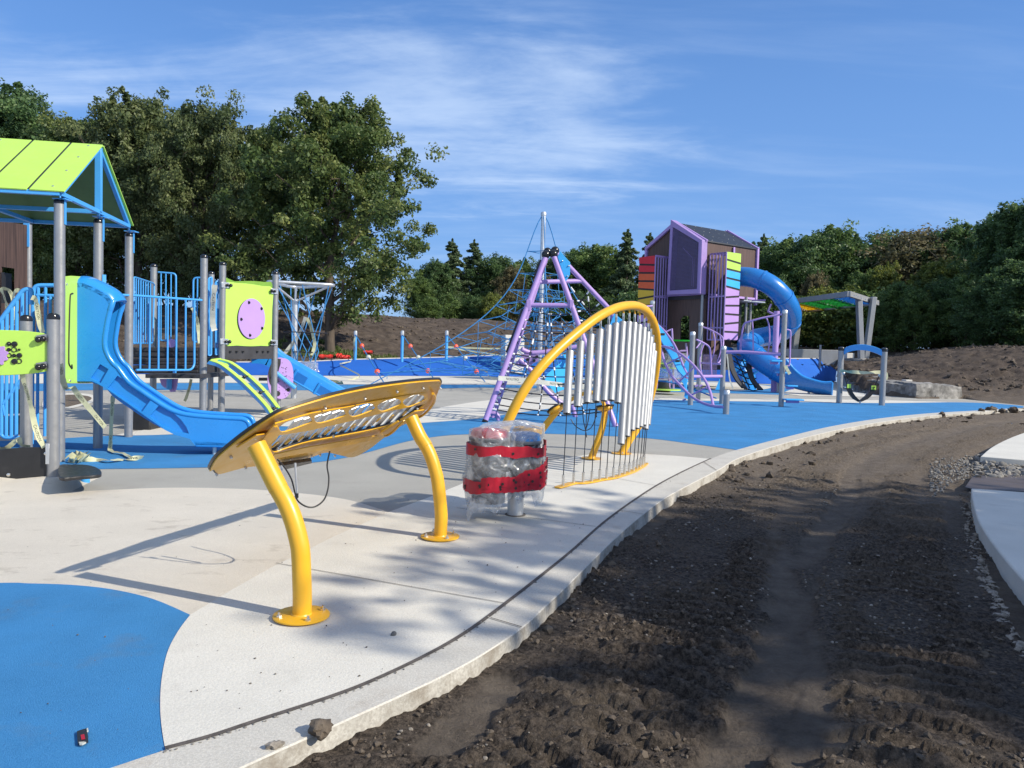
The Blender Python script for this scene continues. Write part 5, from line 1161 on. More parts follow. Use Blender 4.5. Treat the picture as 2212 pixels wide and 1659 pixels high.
gs = MB(); gs.prism([[Q(x, y, 17.98) for x, y in A7([(450,985),(560,975),(600,960),(596,1045),(560,1060),(520,1085),(480,1030),(445,1000)])]], V((0,.12,0))); gs = gs.build('gusset_plate', M['purple_dark'], cf, bevel=.006)
bb = MB()
for q in ((503,1030),(585,1005),(560,1040)): bb.cyl(Q(*A7([q])[0], 17.97), Q(*A7([q])[0], 17.94), .035, 10)
bb.build('bolt', M['black_cap'], gs)
for pts, r in (([(450,940),(500,962),(540,972)],.055),([(540,972),(640,966),(760,945),(930,920),(1080,905)],.055),([(430,1030),(520,1110),(620,1240),(700,1330),(800,1412)],.058),([(410,1060),(445,1075),(520,1080)],.05)):
    MB().tube(catmull([Q(x, y, 18.0+.2*i/len(pts)) for i, (x, y) in enumerate(A7(pts))], 4), r, 12).build('brace_tube', M['purple'], cf)
lf_ = Q(*A7([(905,1490)])[0], 18.3); MB().tube([Q(*A7([(890,1415)])[0], 18.3), lf_, V((lf_.x+.05, lf_.y, 0))], .058, 12).build('brace_tube', M['purple'], cf)
# net: slanting sheet from the cross bars down and outwards
UL = lambda t: FLb.lerp(tBL,t)
hz = [(512,.0),(602,.1),(686,.2),(762,.3),(835,.4),(985,.52),(1062,.6),(1138,.66),(1200,.75),(1290,.84),(1370,.9),(1430,.95),(1475,1)]
hr = MB(); clips = MB(); rows = []
def netY(t): return 18.0-.75*t
for y, t in hz:
    lft = onl(FL,tFL,c7(y-8)) if y > 640 else onl(FLb,tBL,c7(y-5)); rgt = onl(FR,tFR,c7(min(y+30,1480)))
    if y > 1250: lft = onl(FL,tFL,c7(y-12)); 
    sag = .02+.10*t; row = [lft.lerp(rgt, u_)+V((0,.45*math.sin(u_*math.pi)*(1-t)+.10,-sag*math.sin(u_*math.pi))) for u_ in np.linspace(0,1,11)]
    rows.append(row); hr.tube(catmull(row,2), .0135, 6)
    for u0, u1 in ((0,.6),(9.4,10)):
        i = int(u0); a = row[i].lerp(row[min(i+1,10)], u0-i); j = int(u1); b = row[j].lerp(row[min(j+1,10)], u1-j); clips.cyl(a, b, .024, 8)
for c in (2,4,6,8):
    pts = [r_[c] for r_ in rows]; off_ = .3*(c-5)/5
    pts = [r_[c].lerp(r_[max(0,min(10,c+(1 if c < 5 else -1)))], .8*(1-i/len(rows))) for i, r_ in enumerate(rows)]
    hr.tube(catmull(pts,2), .0135, 6)
    for p in pts: clips.ball(p, .027, 8, (1,1,.8))
    for i in range(0, len(pts)-1, 2): clips.cyl(pts[i].lerp(pts[i+1],.05), pts[i].lerp(pts[i+1],.28), .021, 8)
for i in range(2, len(rows)-1):                           # left side web between the paired tubes
    a = rows[i][0]; b = onl(FLb,tBL,c7(hz[i][0]+40)); hr.tube([a,b], .012, 6); hr.tube([b, rows[i+1][0]], .012, 6); clips.cyl(a.lerp(b,.3), a.lerp(b,.75), .02, 8)
for (x0,y0),(x1,y1) in (((880,400),(1105,710)),((1035,440),(920,580)),((1125,545),(960,680)),((935,520),(1060,505)),((1030,480),(1060,790)),((975,525),(1120,720)),((940,610),(1110,600)),((960,690),(1100,700)),((980,780),(1180,770))):
    a, b = Q(*A7([(x0,y0)])[0], 18.0), Q(*A7([(x1,y1)])[0], 18.2); hr.tube([a,b], .0135, 6); clips.cyl(a, a.lerp(b,.14), .018, 8)
n_ = hr.build('rope_net', M['rope_black'], cf); clips.build('net_clip', M['white_clip'], n_)

# ------------------------------------------------------------------ play tower with tube slide
def Pz(x, y, z): return G(x, y, z)
EZ = 6.75
Cn, Ln, Rn = Pz(1526.6,523.2,EZ), Pz(1399.6,539,EZ), Pz(1632.5,540,EZ)
TC = V((Cn.x, Cn.y, 0)); e1_ = Ln-Cn; wu = e1_.length; e1_.normalize(); e2_ = V((e1_.y,-e1_.x,0)); wv_ = (Rn-Cn).dot(e2_)
def T(u_, v_, z): return TC+e1_*u_+e2_*v_+V((0,0,z))
tw = thing('play_tower', 'tall wood clad play tower with lilac trim, dark gable roof and blue tube slide', 'playground tower', T(wu/2, wv_/2, 0))
ZF = 4.42; RZ = 7.80; th = .05
def tpan(name, pts, m, vec, **k): return MB().prism([[T(*p) for p in pts]], vec).build(name, M[m], tw, **k)
half = wu/2
tpan('wall', [(0,0,ZF),(wu,0,ZF),(wu,0,EZ),(half,0,RZ-.05),(0,0,EZ)], 'wood', e2_*th)
tpan('wall', [(0,wv_,ZF),(wu,wv_,ZF),(wu,wv_,EZ),(half,wv_,RZ-.05),(0,wv_,EZ)], 'wood', -e2_*th)
sw1 = tpan('wall', [(0,.06,ZF),(0,wv_-.06,ZF),(0,wv_-.06,EZ),(0,.06,EZ)], 'wood', e1_*th)
tpan('wall', [(wu,.06,ZF),(wu,wv_-.06,ZF),(wu,wv_-.06,EZ),(wu,.06,EZ)], 'wood', -e1_*th)
rfm = MB()
for u0 in (-.06, wu+.06):
    a, b = T(u0,-.05,EZ), T(half,-.05,RZ); rfm.prism([[a, b, b+e2_*(wv_+.1), a+e2_*(wv_+.1)]], V((0,0,.06)))
rfo = rfm.build('roof', M['roof_black'], tw, bevel=.01)
bb = MB()
for f in (.08,.35,.65,.93):
    for v_ in (.15,.5,1.2,1.6,2.3,2.7,3.4): bb.ball(T(-.06,v_,EZ).lerp(T(half,v_,RZ), f)+V((-0.02,-.02,.06)), .012, 6)
bb.build('bolt', M['bolt'], rfo)
tr_ = MB(); w = .15
for v_ in (-.08, wv_+.08):
    for u0 in (-.08, wu+.08):
        tr_.beam(T(u0,v_,EZ+.02), T(half,v_,RZ+.06), .12, w); 
tr_.beam(T(-.04,wv_+.06,ZF-.35), T(-.04,wv_+.06,EZ+.05), .13, .13, e1_); tr_.beam(T(wu+.04,-.06,EZ-.55), T(wu+.04,-.06,EZ+.05), .13, .13, e1_); tr_.beam(T(wu+.04,wv_+.06,ZF-.2), T(wu+.04,wv_+.06,EZ+.05), .13, .13, e1_)
tr_.beam(T(-.06,wv_*.52,EZ-.75), T(-.06,wv_*.52,EZ-.05), .12, .06, e1_); tr_.build('trim', M['purple'], rfo, bevel=.01)
pj = -.42; sh = .12                                        # projecting mesh bay on the right half of the gable
fo_ = [(-.05,pj,ZF-.05),(half+.12,pj,ZF-.02),(half+.02,pj,RZ+.16),(-.05,pj,EZ+.06)]
fi_ = [(.12,pj,ZF+.17),(half-.04,pj,ZF+.17),(half-.12,pj,RZ-.20),(.12,pj,EZ-.04)]
bay = MB().prism([[T(*p) for p in fo_], [T(*p) for p in fi_]], e2_*(-pj)).build('window_frame', M['purple_dark'], tw, bevel=.012)
MB().beam(T(-.052,pj-.01,ZF-.05), T(-.052,pj-.01,EZ+.06), .02, .1, e1_).build('frame_edge', M['purple'], bay)
MB().prism([[T(p[0],pj+.05,p[2]) for p in fi_]], e2_*.012).build('mesh_screen', M['mesh_purple'], bay)
pr_ = MB(); pr_.tube([T(1.25,-.2,6.6), T(.62,-.2,6.05), T(.62,-.2,4.75)], .022, 6); pr_.tube([T(.48,-.25,6.0), T(.48,-.25,4.7)], .018, 6); pr_.build('inner_rail', M['lilac'], bay)
# lower storey
tpan('lower_wall', [(.1,.12,1.15),(wu-.1,.12,1.15),(wu-.1,.12,ZF),(.1,.12,ZF)], 'wood', e2_*.05) if False else None
lwp = [(.05,.15,1.05),(wu-.05,.15,1.05),(wu-.05,.15,ZF-.03),(.05,.15,ZF-.03)]
hole = [(.98,.15,2.15),(1.52,.15,2.2),(1.55,.15,3.25),(1.38,.15,3.42),(1.0,.15,3.38)]
MB().prism([[T(*p) for p in lwp],[T(*p) for p in hole]], e2_*.05).build('lower_wall', M['wood'], tw)
MB().prism([[T(*p) for p in ((.05,.25,1.1),(.05,2.1,1.1),(.05,2.1,2.55),(.05,1.6,2.55),(.05,1.6,ZF-.05),(.05,.25,ZF-.05))]], e1_*.05).build('lower_wall', M['wood'], tw)
MB().prism([[T(*p) for p in ((.30,1.75,2.5),(.30,3.1,2.5),(.30,3.1,4.15),(.30,1.75,4.15))]], e1_*.04).build('dark_opening', M['black_plastic'], tw)
fd = MB(); fd.box(T(wu/2,wv_/2,ZF-.16), (wu-.1,wv_-.1,.16), Matrix((e1_,e2_,V((0,0,1)))).transposed()); fd.box(T(wu/2,wv_/2,1.0), (wu+.1,wv_+.1,.22), Matrix((e1_,e2_,V((0,0,1)))).transposed()); fd.build('deck', M['dark_deck'], tw)
tb = MB(); tb.beam(T(-.02,.3,ZF-.05), T(-.02,wv_,ZF-.05), .10, .10); tb.beam(T(wu,-.02,ZF-.03), T(0,-.02,ZF-.03), .08, .08); tb.build('deck_beam', M['purple'], tw)
MB().beam(T(-.25,2.2,ZF-.22), T(-.25,wv_+.2,ZF-.22), .5, .05).build('slide_platform', M['steel'], tw)
for u_, v_ in ((.12,-.02),(wu-.55,-.02),(.12,wv_-.1),(wu-.1,wv_-.1),(-.1,2.9)): MB().cyl(T(u_,v_,0), T(u_,v_,ZF), .068, 16).build('post', M['grey_post'], tw)
# cages with coloured slats
def stripes(P0, du, dz_top, H, cols, parent, nrm__):
    n = len(cols); z = dz_top; hs_ = H/n
    MB().prism([[P0+V((0,0,dz_top)), P0+du+V((0,0,dz_top)), P0+du+V((0,0,dz_top-H)), P0+V((0,0,dz_top-H))]], -nrm__*.03).build('slat_backing', M['ink'], parent)
    rn = random.Random(5); t0 = t1 = z; L = []
    for i, c in enumerate(cols):
        g = .045; sl_t = rn.choice((-.10,.0,.07,-.05,.10)); b0 = dz_top-(i+1)*hs_+sl_t/2; b1 = dz_top-(i+1)*hs_-sl_t/2
        if i == n-1: b0 = b1 = dz_top-H
        MB().prism([[P0+V((0,0,t0-(g if i else 0))), P0+du+V((0,0,t1-(g if i else 0))), P0+du+V((0,0,b0 if False else b1+g)), P0+V((0,0,b0+g))]], nrm__*.02).build('slat', M[c], parent)
        t0, t1 = b0, b1
def cage(P0, du, nrm__, z1, z0, parent, nb=5):
    b = MB()
    for i in range(nb+1):
        p = P0+du*(i/nb); b.tube([p+V((0,0,z0)), p+V((0,0,z1))], .034, 8)
    for z in (z0, z0+(z1-z0)*.14, (z0+z1)/2, z1): b.beam(P0+V((0,0,z)), P0+du+V((0,0,z)), .05, .06)
    return b.build('bar_cage', M['purple_dark'], parent)
z1, z0 = 6.22, 2.28
uo = -.98
cg = cage(T(-.06,.22,0), e1_*(uo+.06), -e2_, z1, z0, tw); stripes(T(uo,.24,0), e2_*.98, z1+.03, z1-z0+.06, ['lime','lime','blue_panel','blue_panel','lilac','lilac','lilac','lilac','lilac','lilac'], tw, -e1_)
cp = MB()
for i in range(5): cp.beam(T(-.1,.22+.2*i,z1), T(uo,.22+.2*i,z1), .05, .04)
cp.build('cage_roof', M['purple_dark'], cg)
vo = -.95
cg = cage(T(2.25,vo,0), e2_*.9, e1_, z1-.02, z0+.1, tw); stripes(T(3.32,vo,0), -e1_*1.05, z1+.02, z1-z0, ['red_panel','red_panel','orange_panel','orange_panel','mustard_panel','mustard_panel','mustard_panel','lilac','lilac','lilac'], tw, -e2_)
MB().beam(T(2.24,vo-.01,z1+.02), T(2.24,vo+.9,z1+.02), .06, .05).build('cage_roof', M['purple'], cg)
# tube slide: spiral round a lilac column
cpx = [((935,498),36.3),((1010,498),36.0),((1090,512),35.7),((1170,542),35.5),((1245,592),35.45),((1318,668),35.6),((1368,752),36.0),((1382,835),36.5),((1345,915),37.1),((1265,965),37.5),((1170,985),37.4),((1085,1002),36.9),((1030,1030),36.1),((1020,1068),35.2),((1065,1120),34.6),((1140,1185),34.2),((1225,1243),33.9),((1310,1288),33.65),((1385,1315),33.5)]
cl_ = catmull([Q(*A6([p])[0], y) for p, y in cpx], 6)
tsl = MB().tube(cl_, .455, 28, cap=False).build('tube_slide', M['tube_blue'], tw)
for i in (16, 30, 44, 58, 72, 86, 98):
    if i < len(cl_)-1:
        t = (cl_[i+1]-cl_[i-1]).normalized(); MB().lathe(cl_[i], [(.455,-.05),(.485,-.045),(.49,0),(.485,.045),(.455,.05)], 30, t).build('joint_flange', M['tube_blue'], tsl)
# open exit trough
e0 = cl_[-1]; t = (cl_[-1]-cl_[-3]).normalized(); ta = V((t.x,t.y,0)).normalized(); sd_ = V((-ta.y,ta.x,0)); secs = []
for s, drop, hh, wd in ((-.25,-.02,.85,.46),(.1,-.05,.62,.46),(.45,-.13,.42,.46),(.9,-.22,.36,.47),(1.3,-.28,.34,.50),(1.62,-.32,.40,.58)):
    c = e0+ta*s+V((0,0,drop)); ring = []
    for k in range(13):
        a = -math.pi*(k/12); ring.append(c+sd_*math.cos(a)*wd*1.0+V((0,0,(math.sin(a)*.455 if True else 0))))
    ring = [c+sd_*wd+V((0,0,hh-.1 if s < .1 else hh-.25))]+ring+[c-sd_*wd+V((0,0,hh-.1 if s < .1 else hh-.25))]
    secs.append(ring)
xo = MB().loft([catmull(r_, 1) for r_ in secs], closed=False).build('slide_exit', M['tube_blue'], tw, sharp=180)
mm = xo.modifiers.new('solid','SOLIDIFY'); mm.thickness = .05; xo.modifiers.new('split','EDGE_SPLIT').split_angle = R(50)
for k in (0, -1): MB().tube(catmull([r_[k] for r_ in secs], 4), .045, 10).build('exit_rim', M['blue_plastic'], xo)
MB().tube(catmull(secs[-1], 3), .045, 10).build('exit_rim', M['blue_plastic'], xo)
cb0 = V((G(1671,847).x, G(1671,847).y, 0)); zc = up(cb0, 1679, 672)
col_ = MB().cyl(cb0, V((cb0.x,cb0.y,zc)), .125, 18).build('slide_column', M['purple'], tw)
ba = MB(); ba.beam(V((cb0.x,cb0.y,zc-.2)), Q(*A6([(1190,780)])[0], 35.6), .07, .07); ba.beam(V((cb0.x,cb0.y,zc-1.9)), Q(*A6([(1300,960)])[0], 36.6), .07, .07); ba.beam(Q(*A6([(1190,780)])[0],35.6), Q(*A6([(1215,720)])[0],35.6), .07, .07); ba.build('column_arm', M['purple'], col_)
MB().tube([Q(*A6([(1060,690)])[0],36.2), Q(*A6([(1170,688)])[0],35.8)], .035, 8).build('column_arm', M['purple'], col_)
for x, y0, y1, yy in ((1272,1360,1455,33.7),(1525,1400,1468,33.2)):
    p = Q(*A6([(x,y0)])[0], yy); MB().cyl(V((p.x,p.y,0)), p, .05, 10).build('slide_foot', M['grey_post'], xo)
# ------------------------------------------------------------------ lilac balance climber in front of the tower
cpost = {'a': ((1491,875),(1498.8,716)), 'b': ((1508,863),(1514.7,696.5)), 'c': ((1559,872.5),(1565.7,747)), 'd': ((1568,895),(1570.3,842)), 'e': ((1687,878.5),(1696,669))}
CB = {}
bc0 = G(1559,872.5); bcl = thing('balance_climber', 'lilac bent tube balance climber on five silver posts in front of the tower', 'climber', bc0)
for k, (b_, t_) in cpost.items():
    b = G(*b_); z = up(b, *t_); CB[k] = (b, z); r = .082
    o = MB().tube([b-V((0,0,.05)), b+V((0,0,z-.04))], r, 22).build('post', M['grey_post'], bcl); MB().lathe(b+V((0,0,z-.06)), [(r+.004,-.06),(r+.005,.02),(r*.8,.05),(.01,.06)], 22).build('post_cap', M['steel'], o)
fb = V((Q(1406,760,27.5).x, 27.5, 0)); zf_ = up(fb, 1408, 649); o = MB().tube([fb, fb+V((0,0,zf_-.04))], .082, 20).build('post', M['grey_post'], bcl); MB().lathe(fb+V((0,0,zf_-.06)), [(.086,-.06),(.087,.02),(.06,.05),(.01,.06)], 20).build('post_cap', M['steel'], o)
Ya, Yb_, Yc, Yd, Ye = (CB[k][0].y for k in 'abcde')
def c6(pts, Y0, Y1, n=5, sm=True):
    m = len(pts); w = [Q(x, y, Y0+(Y1-Y0)*i/max(1,m-1)) for i, (x, y) in enumerate(A6(pts))]; return catmull(w, n) if sm else w
def ptube(pts, Y0, Y1, r=.035, sm=True, name='tube'): return MB().tube(c6(pts, Y0, Y1, 5, sm), r, 12).build(name, M['purple'], bcl)
ptube([(305,1065),(350,1068),(400,1085),(500,1145),(600,1240),(680,1350),(722,1450),(742,1550)], 25.5, 21.3, .040, name='arch_tube')
ptube([(305,1065),(320,1100),(345,1190),(400,1300),(470,1380),(560,1470),(650,1525),(745,1555),(835,1562)], 25.5, 20.4, .040, name='arch_tube')
for a, b, y0, y1 in (((355,1215),(480,1150),24.6,24.0),((455,1365),(582,1240),23.6,23.2),((560,1465),(690,1400),22.6,22.2)): ptube([a,b], y0, y1, .026, False, 'rung')
ptube([(180,738),(210,738),(245,735)], 27.0, 27.4, .03, name='bracket_tube')
ptube([(285,885),(340,935),(400,1010),(440,1080),(470,1150),(500,1230),(530,1290),(570,1312)], 26.6, 24.0, .036, name='plank_rim')
ptube([(270,905),(300,960),(345,1050),(400,1150),(450,1240),(490,1295),(530,1322)], 26.5, 24.0, .036, name='plank_rim')
pk = MB(); L1 = c6([(200,738),(225,760),(260,830),(310,900),(380,1000),(440,1110),(490,1230),(530,1300)], 27.0, 24.1, 4); L2 = c6([(165,745),(190,775),(225,850),(275,940),(345,1060),(405,1160),(455,1255),(505,1310)], 26.8, 24.0, 4)
pk.loft([[a, b, b-V((0,-.03,.05)), a-V((0,-.03,.05))] for a, b in zip(L1, L2)]); pk.build('blue_plank', M['blue_panel'], bcl)
hl = MB()
for i in range(6, 26, 4):
    c = L1[i].lerp(L2[i], .45)+V((0,-.02,.02)); hl.box(c, (.14,.02,.07))
hl.build('hand_hold', M['ink'], bcl)
ptube([(575,1312),(820,1310)], Ya, Yc, .052, False, 'beam'); ptube([(850,1113),(1000,1112),(1150,1122),(1295,1130)], Yc, Ye, .055, True, 'beam')
ptube([(963,1108),(970,1040),(982,930),(1000,880),(1040,862),(1150,832),(1305,803)], Yc+.1, Ye, .030, name='hand_rail')
ptube([(1062,862),(1068,950),(1070,1112)], 24.6, 24.6, .022, name='rail_bar'); ptube([(1175,828),(1195,880),(1203,960),(1200,1050),(1188,1122)], 24.5, 24.5, .022, name='rail_bar')
ptube([(650,905),(700,922),(750,945),(800,975),(822,1000),(825,1040),(818,1110),(800,1180),(780,1205)], Yb_, 26.0, .028, name='hand_rail'); ptube([(742,945),(755,1000),(756,1060),(745,1130),(725,1185)], 26.4, 26.4, .022, name='rail_bar'); ptube([(800,985),(808,1050),(800,1120),(775,1195)], 26.2, 26.2, .022, name='rail_bar')
ptube([(605,1010),(650,1030),(700,1060),(716,1090),(720,1130),(728,1300)], Ya, 24.6, .028, name='hand_rail'); ptube([(668,1045),(645,1110),(633,1180),(640,1250),(660,1330)], 24.5, 24.4, .022, name='rail_bar'); ptube([(605,1080),(640,1035)], 24.2, 24.4, .020, False, 'rail_bar')
ptube([(640,1200),(700,1205),(805,1210)], Yb_, 25.6, .036, False, 'beam')
ptube([(1335,930),(1360,932),(1374,950),(1372,1050),(1366,1205),(1350,1225),(1330,1228)], Ye, Ye, .026, name='hand_rail')
for k, (x0, x1, y, yy) in enumerate(((1205,1292,1184,24.2),(1262,1342,1280,24.4),(1335,1420,1388,24.4),(1325,1472,1500,24.0),(598,640,1180,24.6))):
    if k == 4: continue
    c = Q(*A6([((x0+x1)/2,y)])[0], yy); w_ = (x1-x0)*.26456/F*yy; st_ = MB().box(c, (w_,.34,.045)).build('step_pad', M['blue_panel'], bcl, bevel=.01); MB().box(c-V((.03,0,.07)), (w_*.7,.10,.08)).build('step_bracket', M['purple_dark'], st_, bevel=.006)
for x, y, yy in ((605,1385,24.4),(640,1385,25.5),(505,1500,24)): MB().cyl(Q(*A6([(x-12,y+8)])[0], yy), Q(*A6([(x+14,y-4)])[0], yy), .03, 8).build('peg', M['purple'], bcl)
# curved wave panels low behind the posts
wv = MB()
for pts, Y in (([(480,1260),(560,1110),(555,1230),(530,1330),(520,1420),(560,1440),(545,1505),(505,1480),(515,1420),(490,1350)], 25.0),([(760,1420),(795,1330),(830,1280),(815,1420)], 26.5)):
    wv = MB().prism([[Q(x, y, Y) for x, y in A6(pts)]], V((.05,.12,0))).build('wave_panel', M['blue_panel'], bcl)
MB().tube(c6([(280,1345),(420,1365),(560,1410),(660,1445),(770,1490)], 25.5, 25.2), .024, 6).build('balance_rope', M['rope_blue'], bcl)

# ------------------------------------------------------------------ wrapped spinner left of it, half hidden by the chimes
wb = V((Q(1445,845,30).x, 30, 0)); ws_ = thing('pod_climber', 'lilac framed stepping pods with lime plates half behind the chime tubes', 'climber', wb)
for pts, r in (([(280,1240),(285,1420)],.045),([(380,1230),(385,1410)],.045),([(405,920),(415,1100),(418,1410)],.04),([(350,950),(405,925)],.03),([(520,1040),(530,1130),(528,1250)],.04),([(450,1105),(530,1100)],.04),([(300,1330),(500,1328)],.03)):
    MB().tube([Q(x, y, 30) for x, y in A6(pts)], r, 10).build('tube', M['purple'], ws_)
for x, y, rx, c in ((480,1018,.55,'canopy_green'),(420,1245,.45,'lime'),(310,1205,.35,'lime'),(350,1418,.6,'lime')): MB().lathe(Q(*A6([(x,y)])[0], 30), [(.02,-.03),(rx,-.02),(rx,.02),(.02,.03)], 22).build('pod_plate', M[c], ws_)
bxx = MB(); bxx.lathe(Q(*A6([(330,1375)])[0], 30.2), [(.3,-.3),(.35,-.2),(.3,.1),(.2,.15)], 12); bxx.build('pod_base', M['black_plastic'], ws_)
fr_ = MB(); rn = random.Random(8); rr = []
for j in range(15):
    t = j/14; rr.append([Q(*A6([(275+t*260,y)])[0], 29.7+.3*math.sin(t*9+y*.01))+V((0,0,rn.uniform(-.04,.04))) for y in (1120,1180,1230,1280,1330)])
fr_.loft(rr, closed=False); tag(fr_.build('plastic_sheet', M['film'], None, sharp=180), 'clear plastic sheet draped over the lilac pod climber by the chimes', 'plastic wrap')

# ------------------------------------------------------------------ net arch climber between tower and tube slide
nb_ = G(1610,842); na_ = thing('arch_net_climber', 'blue wavy climbing panel and dark arched net ladder below the tube slide', 'climber', nb_)
MB().tube([nb_, V((nb_.x,nb_.y,3.1))], .075, 16).build('post', M['grey_post'], na_)
for pts in ([(868,1105),(885,1180),(905,1260),(945,1340),(1000,1405)], [(1035,1190),(1045,1270),(1075,1350),(1135,1420)]):
    p = c6(pts, 34.6, 33.9); b = MB().loft([[q+V((-.10,0,.02)), q+V((.10,0,.02)), q+V((.10,.12,-.03)), q+V((-.10,.12,-.03))] for q in p]).build('arch_rail', M['canopy_green'] if False else M['dark_deck'], na_)
rp = MB()
for t in np.linspace(0,1,6):
    a = Q(*A6([(870+130*t,1120+285*t)])[0], 34.6); b = Q(*A6([(1036+100*t,1195+220*t)])[0], 34.4); rp.tube([a, a.lerp(b,.5)-V((0,0,.1)), b], .026, 6)
for u_ in (.3,.65):
    rp.tube([Q(*A6([(870+165*u_+(130-30*u_)*t, 1120+75*u_+(285-65*u_)*t)])[0], 34.5) for t in np.linspace(0,1,6)], .026, 6)
rp.build('rope_net', M['rope_black'], na_)
wp_ = MB(); secs = []
for t in np.linspace(0,1,12):
    c = Q(*A6([(862+ 190*t, 1160+210*t+18*math.sin(t*9))])[0], 35.4); secs.append([c+V((-.1,0,.55)), c+V((.35,.5,.5)), c+V((.45,.5,-.35)), c+V((0,0,-.3))])
wp_.loft(secs); wp_.build('wave_panel', M['blue_plastic'], na_, bevel=.05)
for x0,y0,x1,y1 in ((940,1220,1010,1140),(960,1300,1090,1250),(1010,1330,1105,1270)): MB().cyl(Q(*A6([(x0,y0)])[0], 34.9), Q(*A6([(x1,y1)])[0], 34.9), .05, 8).build('wave_rib', M['blue_plastic'], na_)
for pts in ([(1020,1248),(1085,1245)],[(1030,1200),(1050,1280)]): MB().tube(c6(pts, 35, 35, sm=False), .04, 8).build('tube', M['purple'], na_)
gp_ = MB().prism([[Q(x, y, 33.5) for x, y in A6([(660,1128),(775,1132),(772,1300),(655,1298)])]], V((0,.03,0))).build('mesh_screen', M['mesh_purple'], na_)

# ------------------------------------------------------------------ belt swing frame
A1 = zpx(1645.8, 576, .2232)
sL, sR = G(*A1([(746,1320)])[0]), G(*A1([(1160,1343)])[0])
sf = thing('belt_frame', 'two silver posts with a blue arched bar and a slung black belt between them', 'playground frame', (sL+sR)/2)
for b, tpx in ((sL,(770,782)),(sR,(1188,792))):
    z = up(b, *A1([tpx])[0]); d = Q(*A1([tpx])[0], b.y)-b; o = MB().tube([b-V((0,0,.05)), b+d], .098, 20).build('post', M['grey_post'], sf)
    MB().lathe(b+d-V((0,0,.03)), [(.104,-.08),(.106,.01),(.08,.05),(.01,.06)], 20).build('post_cap', M['black_cap'], o)
ap_ = c6 if False else catmull([Q(x, y, sL.y+(sR.y-sL.y)*i/6) for i, (x, y) in enumerate(A1([(780,832),(830,802),(890,786),(960,780),(1030,788),(1100,808),(1168,838)]))], 5)
MB().loft([[p+V((0,-.05,.10)), p+V((0,.05,.10)), p+V((0,.05,-.10)), p+V((0,-.05,-.10))] for p in ap_]).build('arched_bar', M['blue_paint'], sf, bevel=.015)
Yw = (sL.y+sR.y)/2
for pts in ([(785,1025),(800,1060),(826,1140)], [(1140,1045),(1120,1090),(1098,1150)]):
    MB().tube([Q(x, y, Yw) for x, y in A1(pts)], .022, 8).build('hanger_strap', M['rope_black'], sf)
for (x,y) in ((788,1030),(1138,1050)): MB().ball(Q(*A1([(x,y)])[0], Yw), .06, 8).build('shackle', M['steel'], sf)
for pts, ws in (([(838,1140),(848,1185),(868,1230),(900,1270),(945,1303)], (17,18,18,16,8)), ([(1086,1155),(1075,1190),(1052,1230),(1015,1268),(955,1303)], (20,20,20,18,8))):
    c = [Q(x, y, Yw) for x, y in A1(pts)]; lo_ = []
    for i, p in enumerate(c):
        t = (c[min(i+1,4)]-c[max(i-1,0)]).normalized(); n_ = V((t.z,0,-t.x))*(ws[i]*.2232/F*Yw); lo_.append([p+n_, p-n_, p-n_+V((0,.10,0)), p+n_+V((0,.10,0))])
    MB().loft(lo_).build('belt', M['black_plastic'], sf)
for x, y, w_, h_ in ((843,1156,36,38),(1082,1172,44,40)):
    c = Q(*A1([(x,y)])[0], Yw-.02); MB().box(c, (w_*.2232/F*Yw,.02,h_*.2232/F*Yw)).build('belt_tag', M['lime'], sf)
    if x > 1000:
        zz = MB(); 
        for q in (((-10,10),(12,10)),((12,10),(-10,-12)),((-10,-12),(12,-12))): zz.beam(*[c+V((a*.2232/F*Yw,-.015,b*.2232/F*Yw)) for a, b in q], .012, .045, (0,1,0))
        zz.build('zigzag_mark', M['ink'], sf)
MB().cyl(Q(*A1([(950,1305)])[0], Yw), Q(*A1([(948,1330)])[0], Yw), .03, 8).build('ground_shackle', M['steel'], sf)

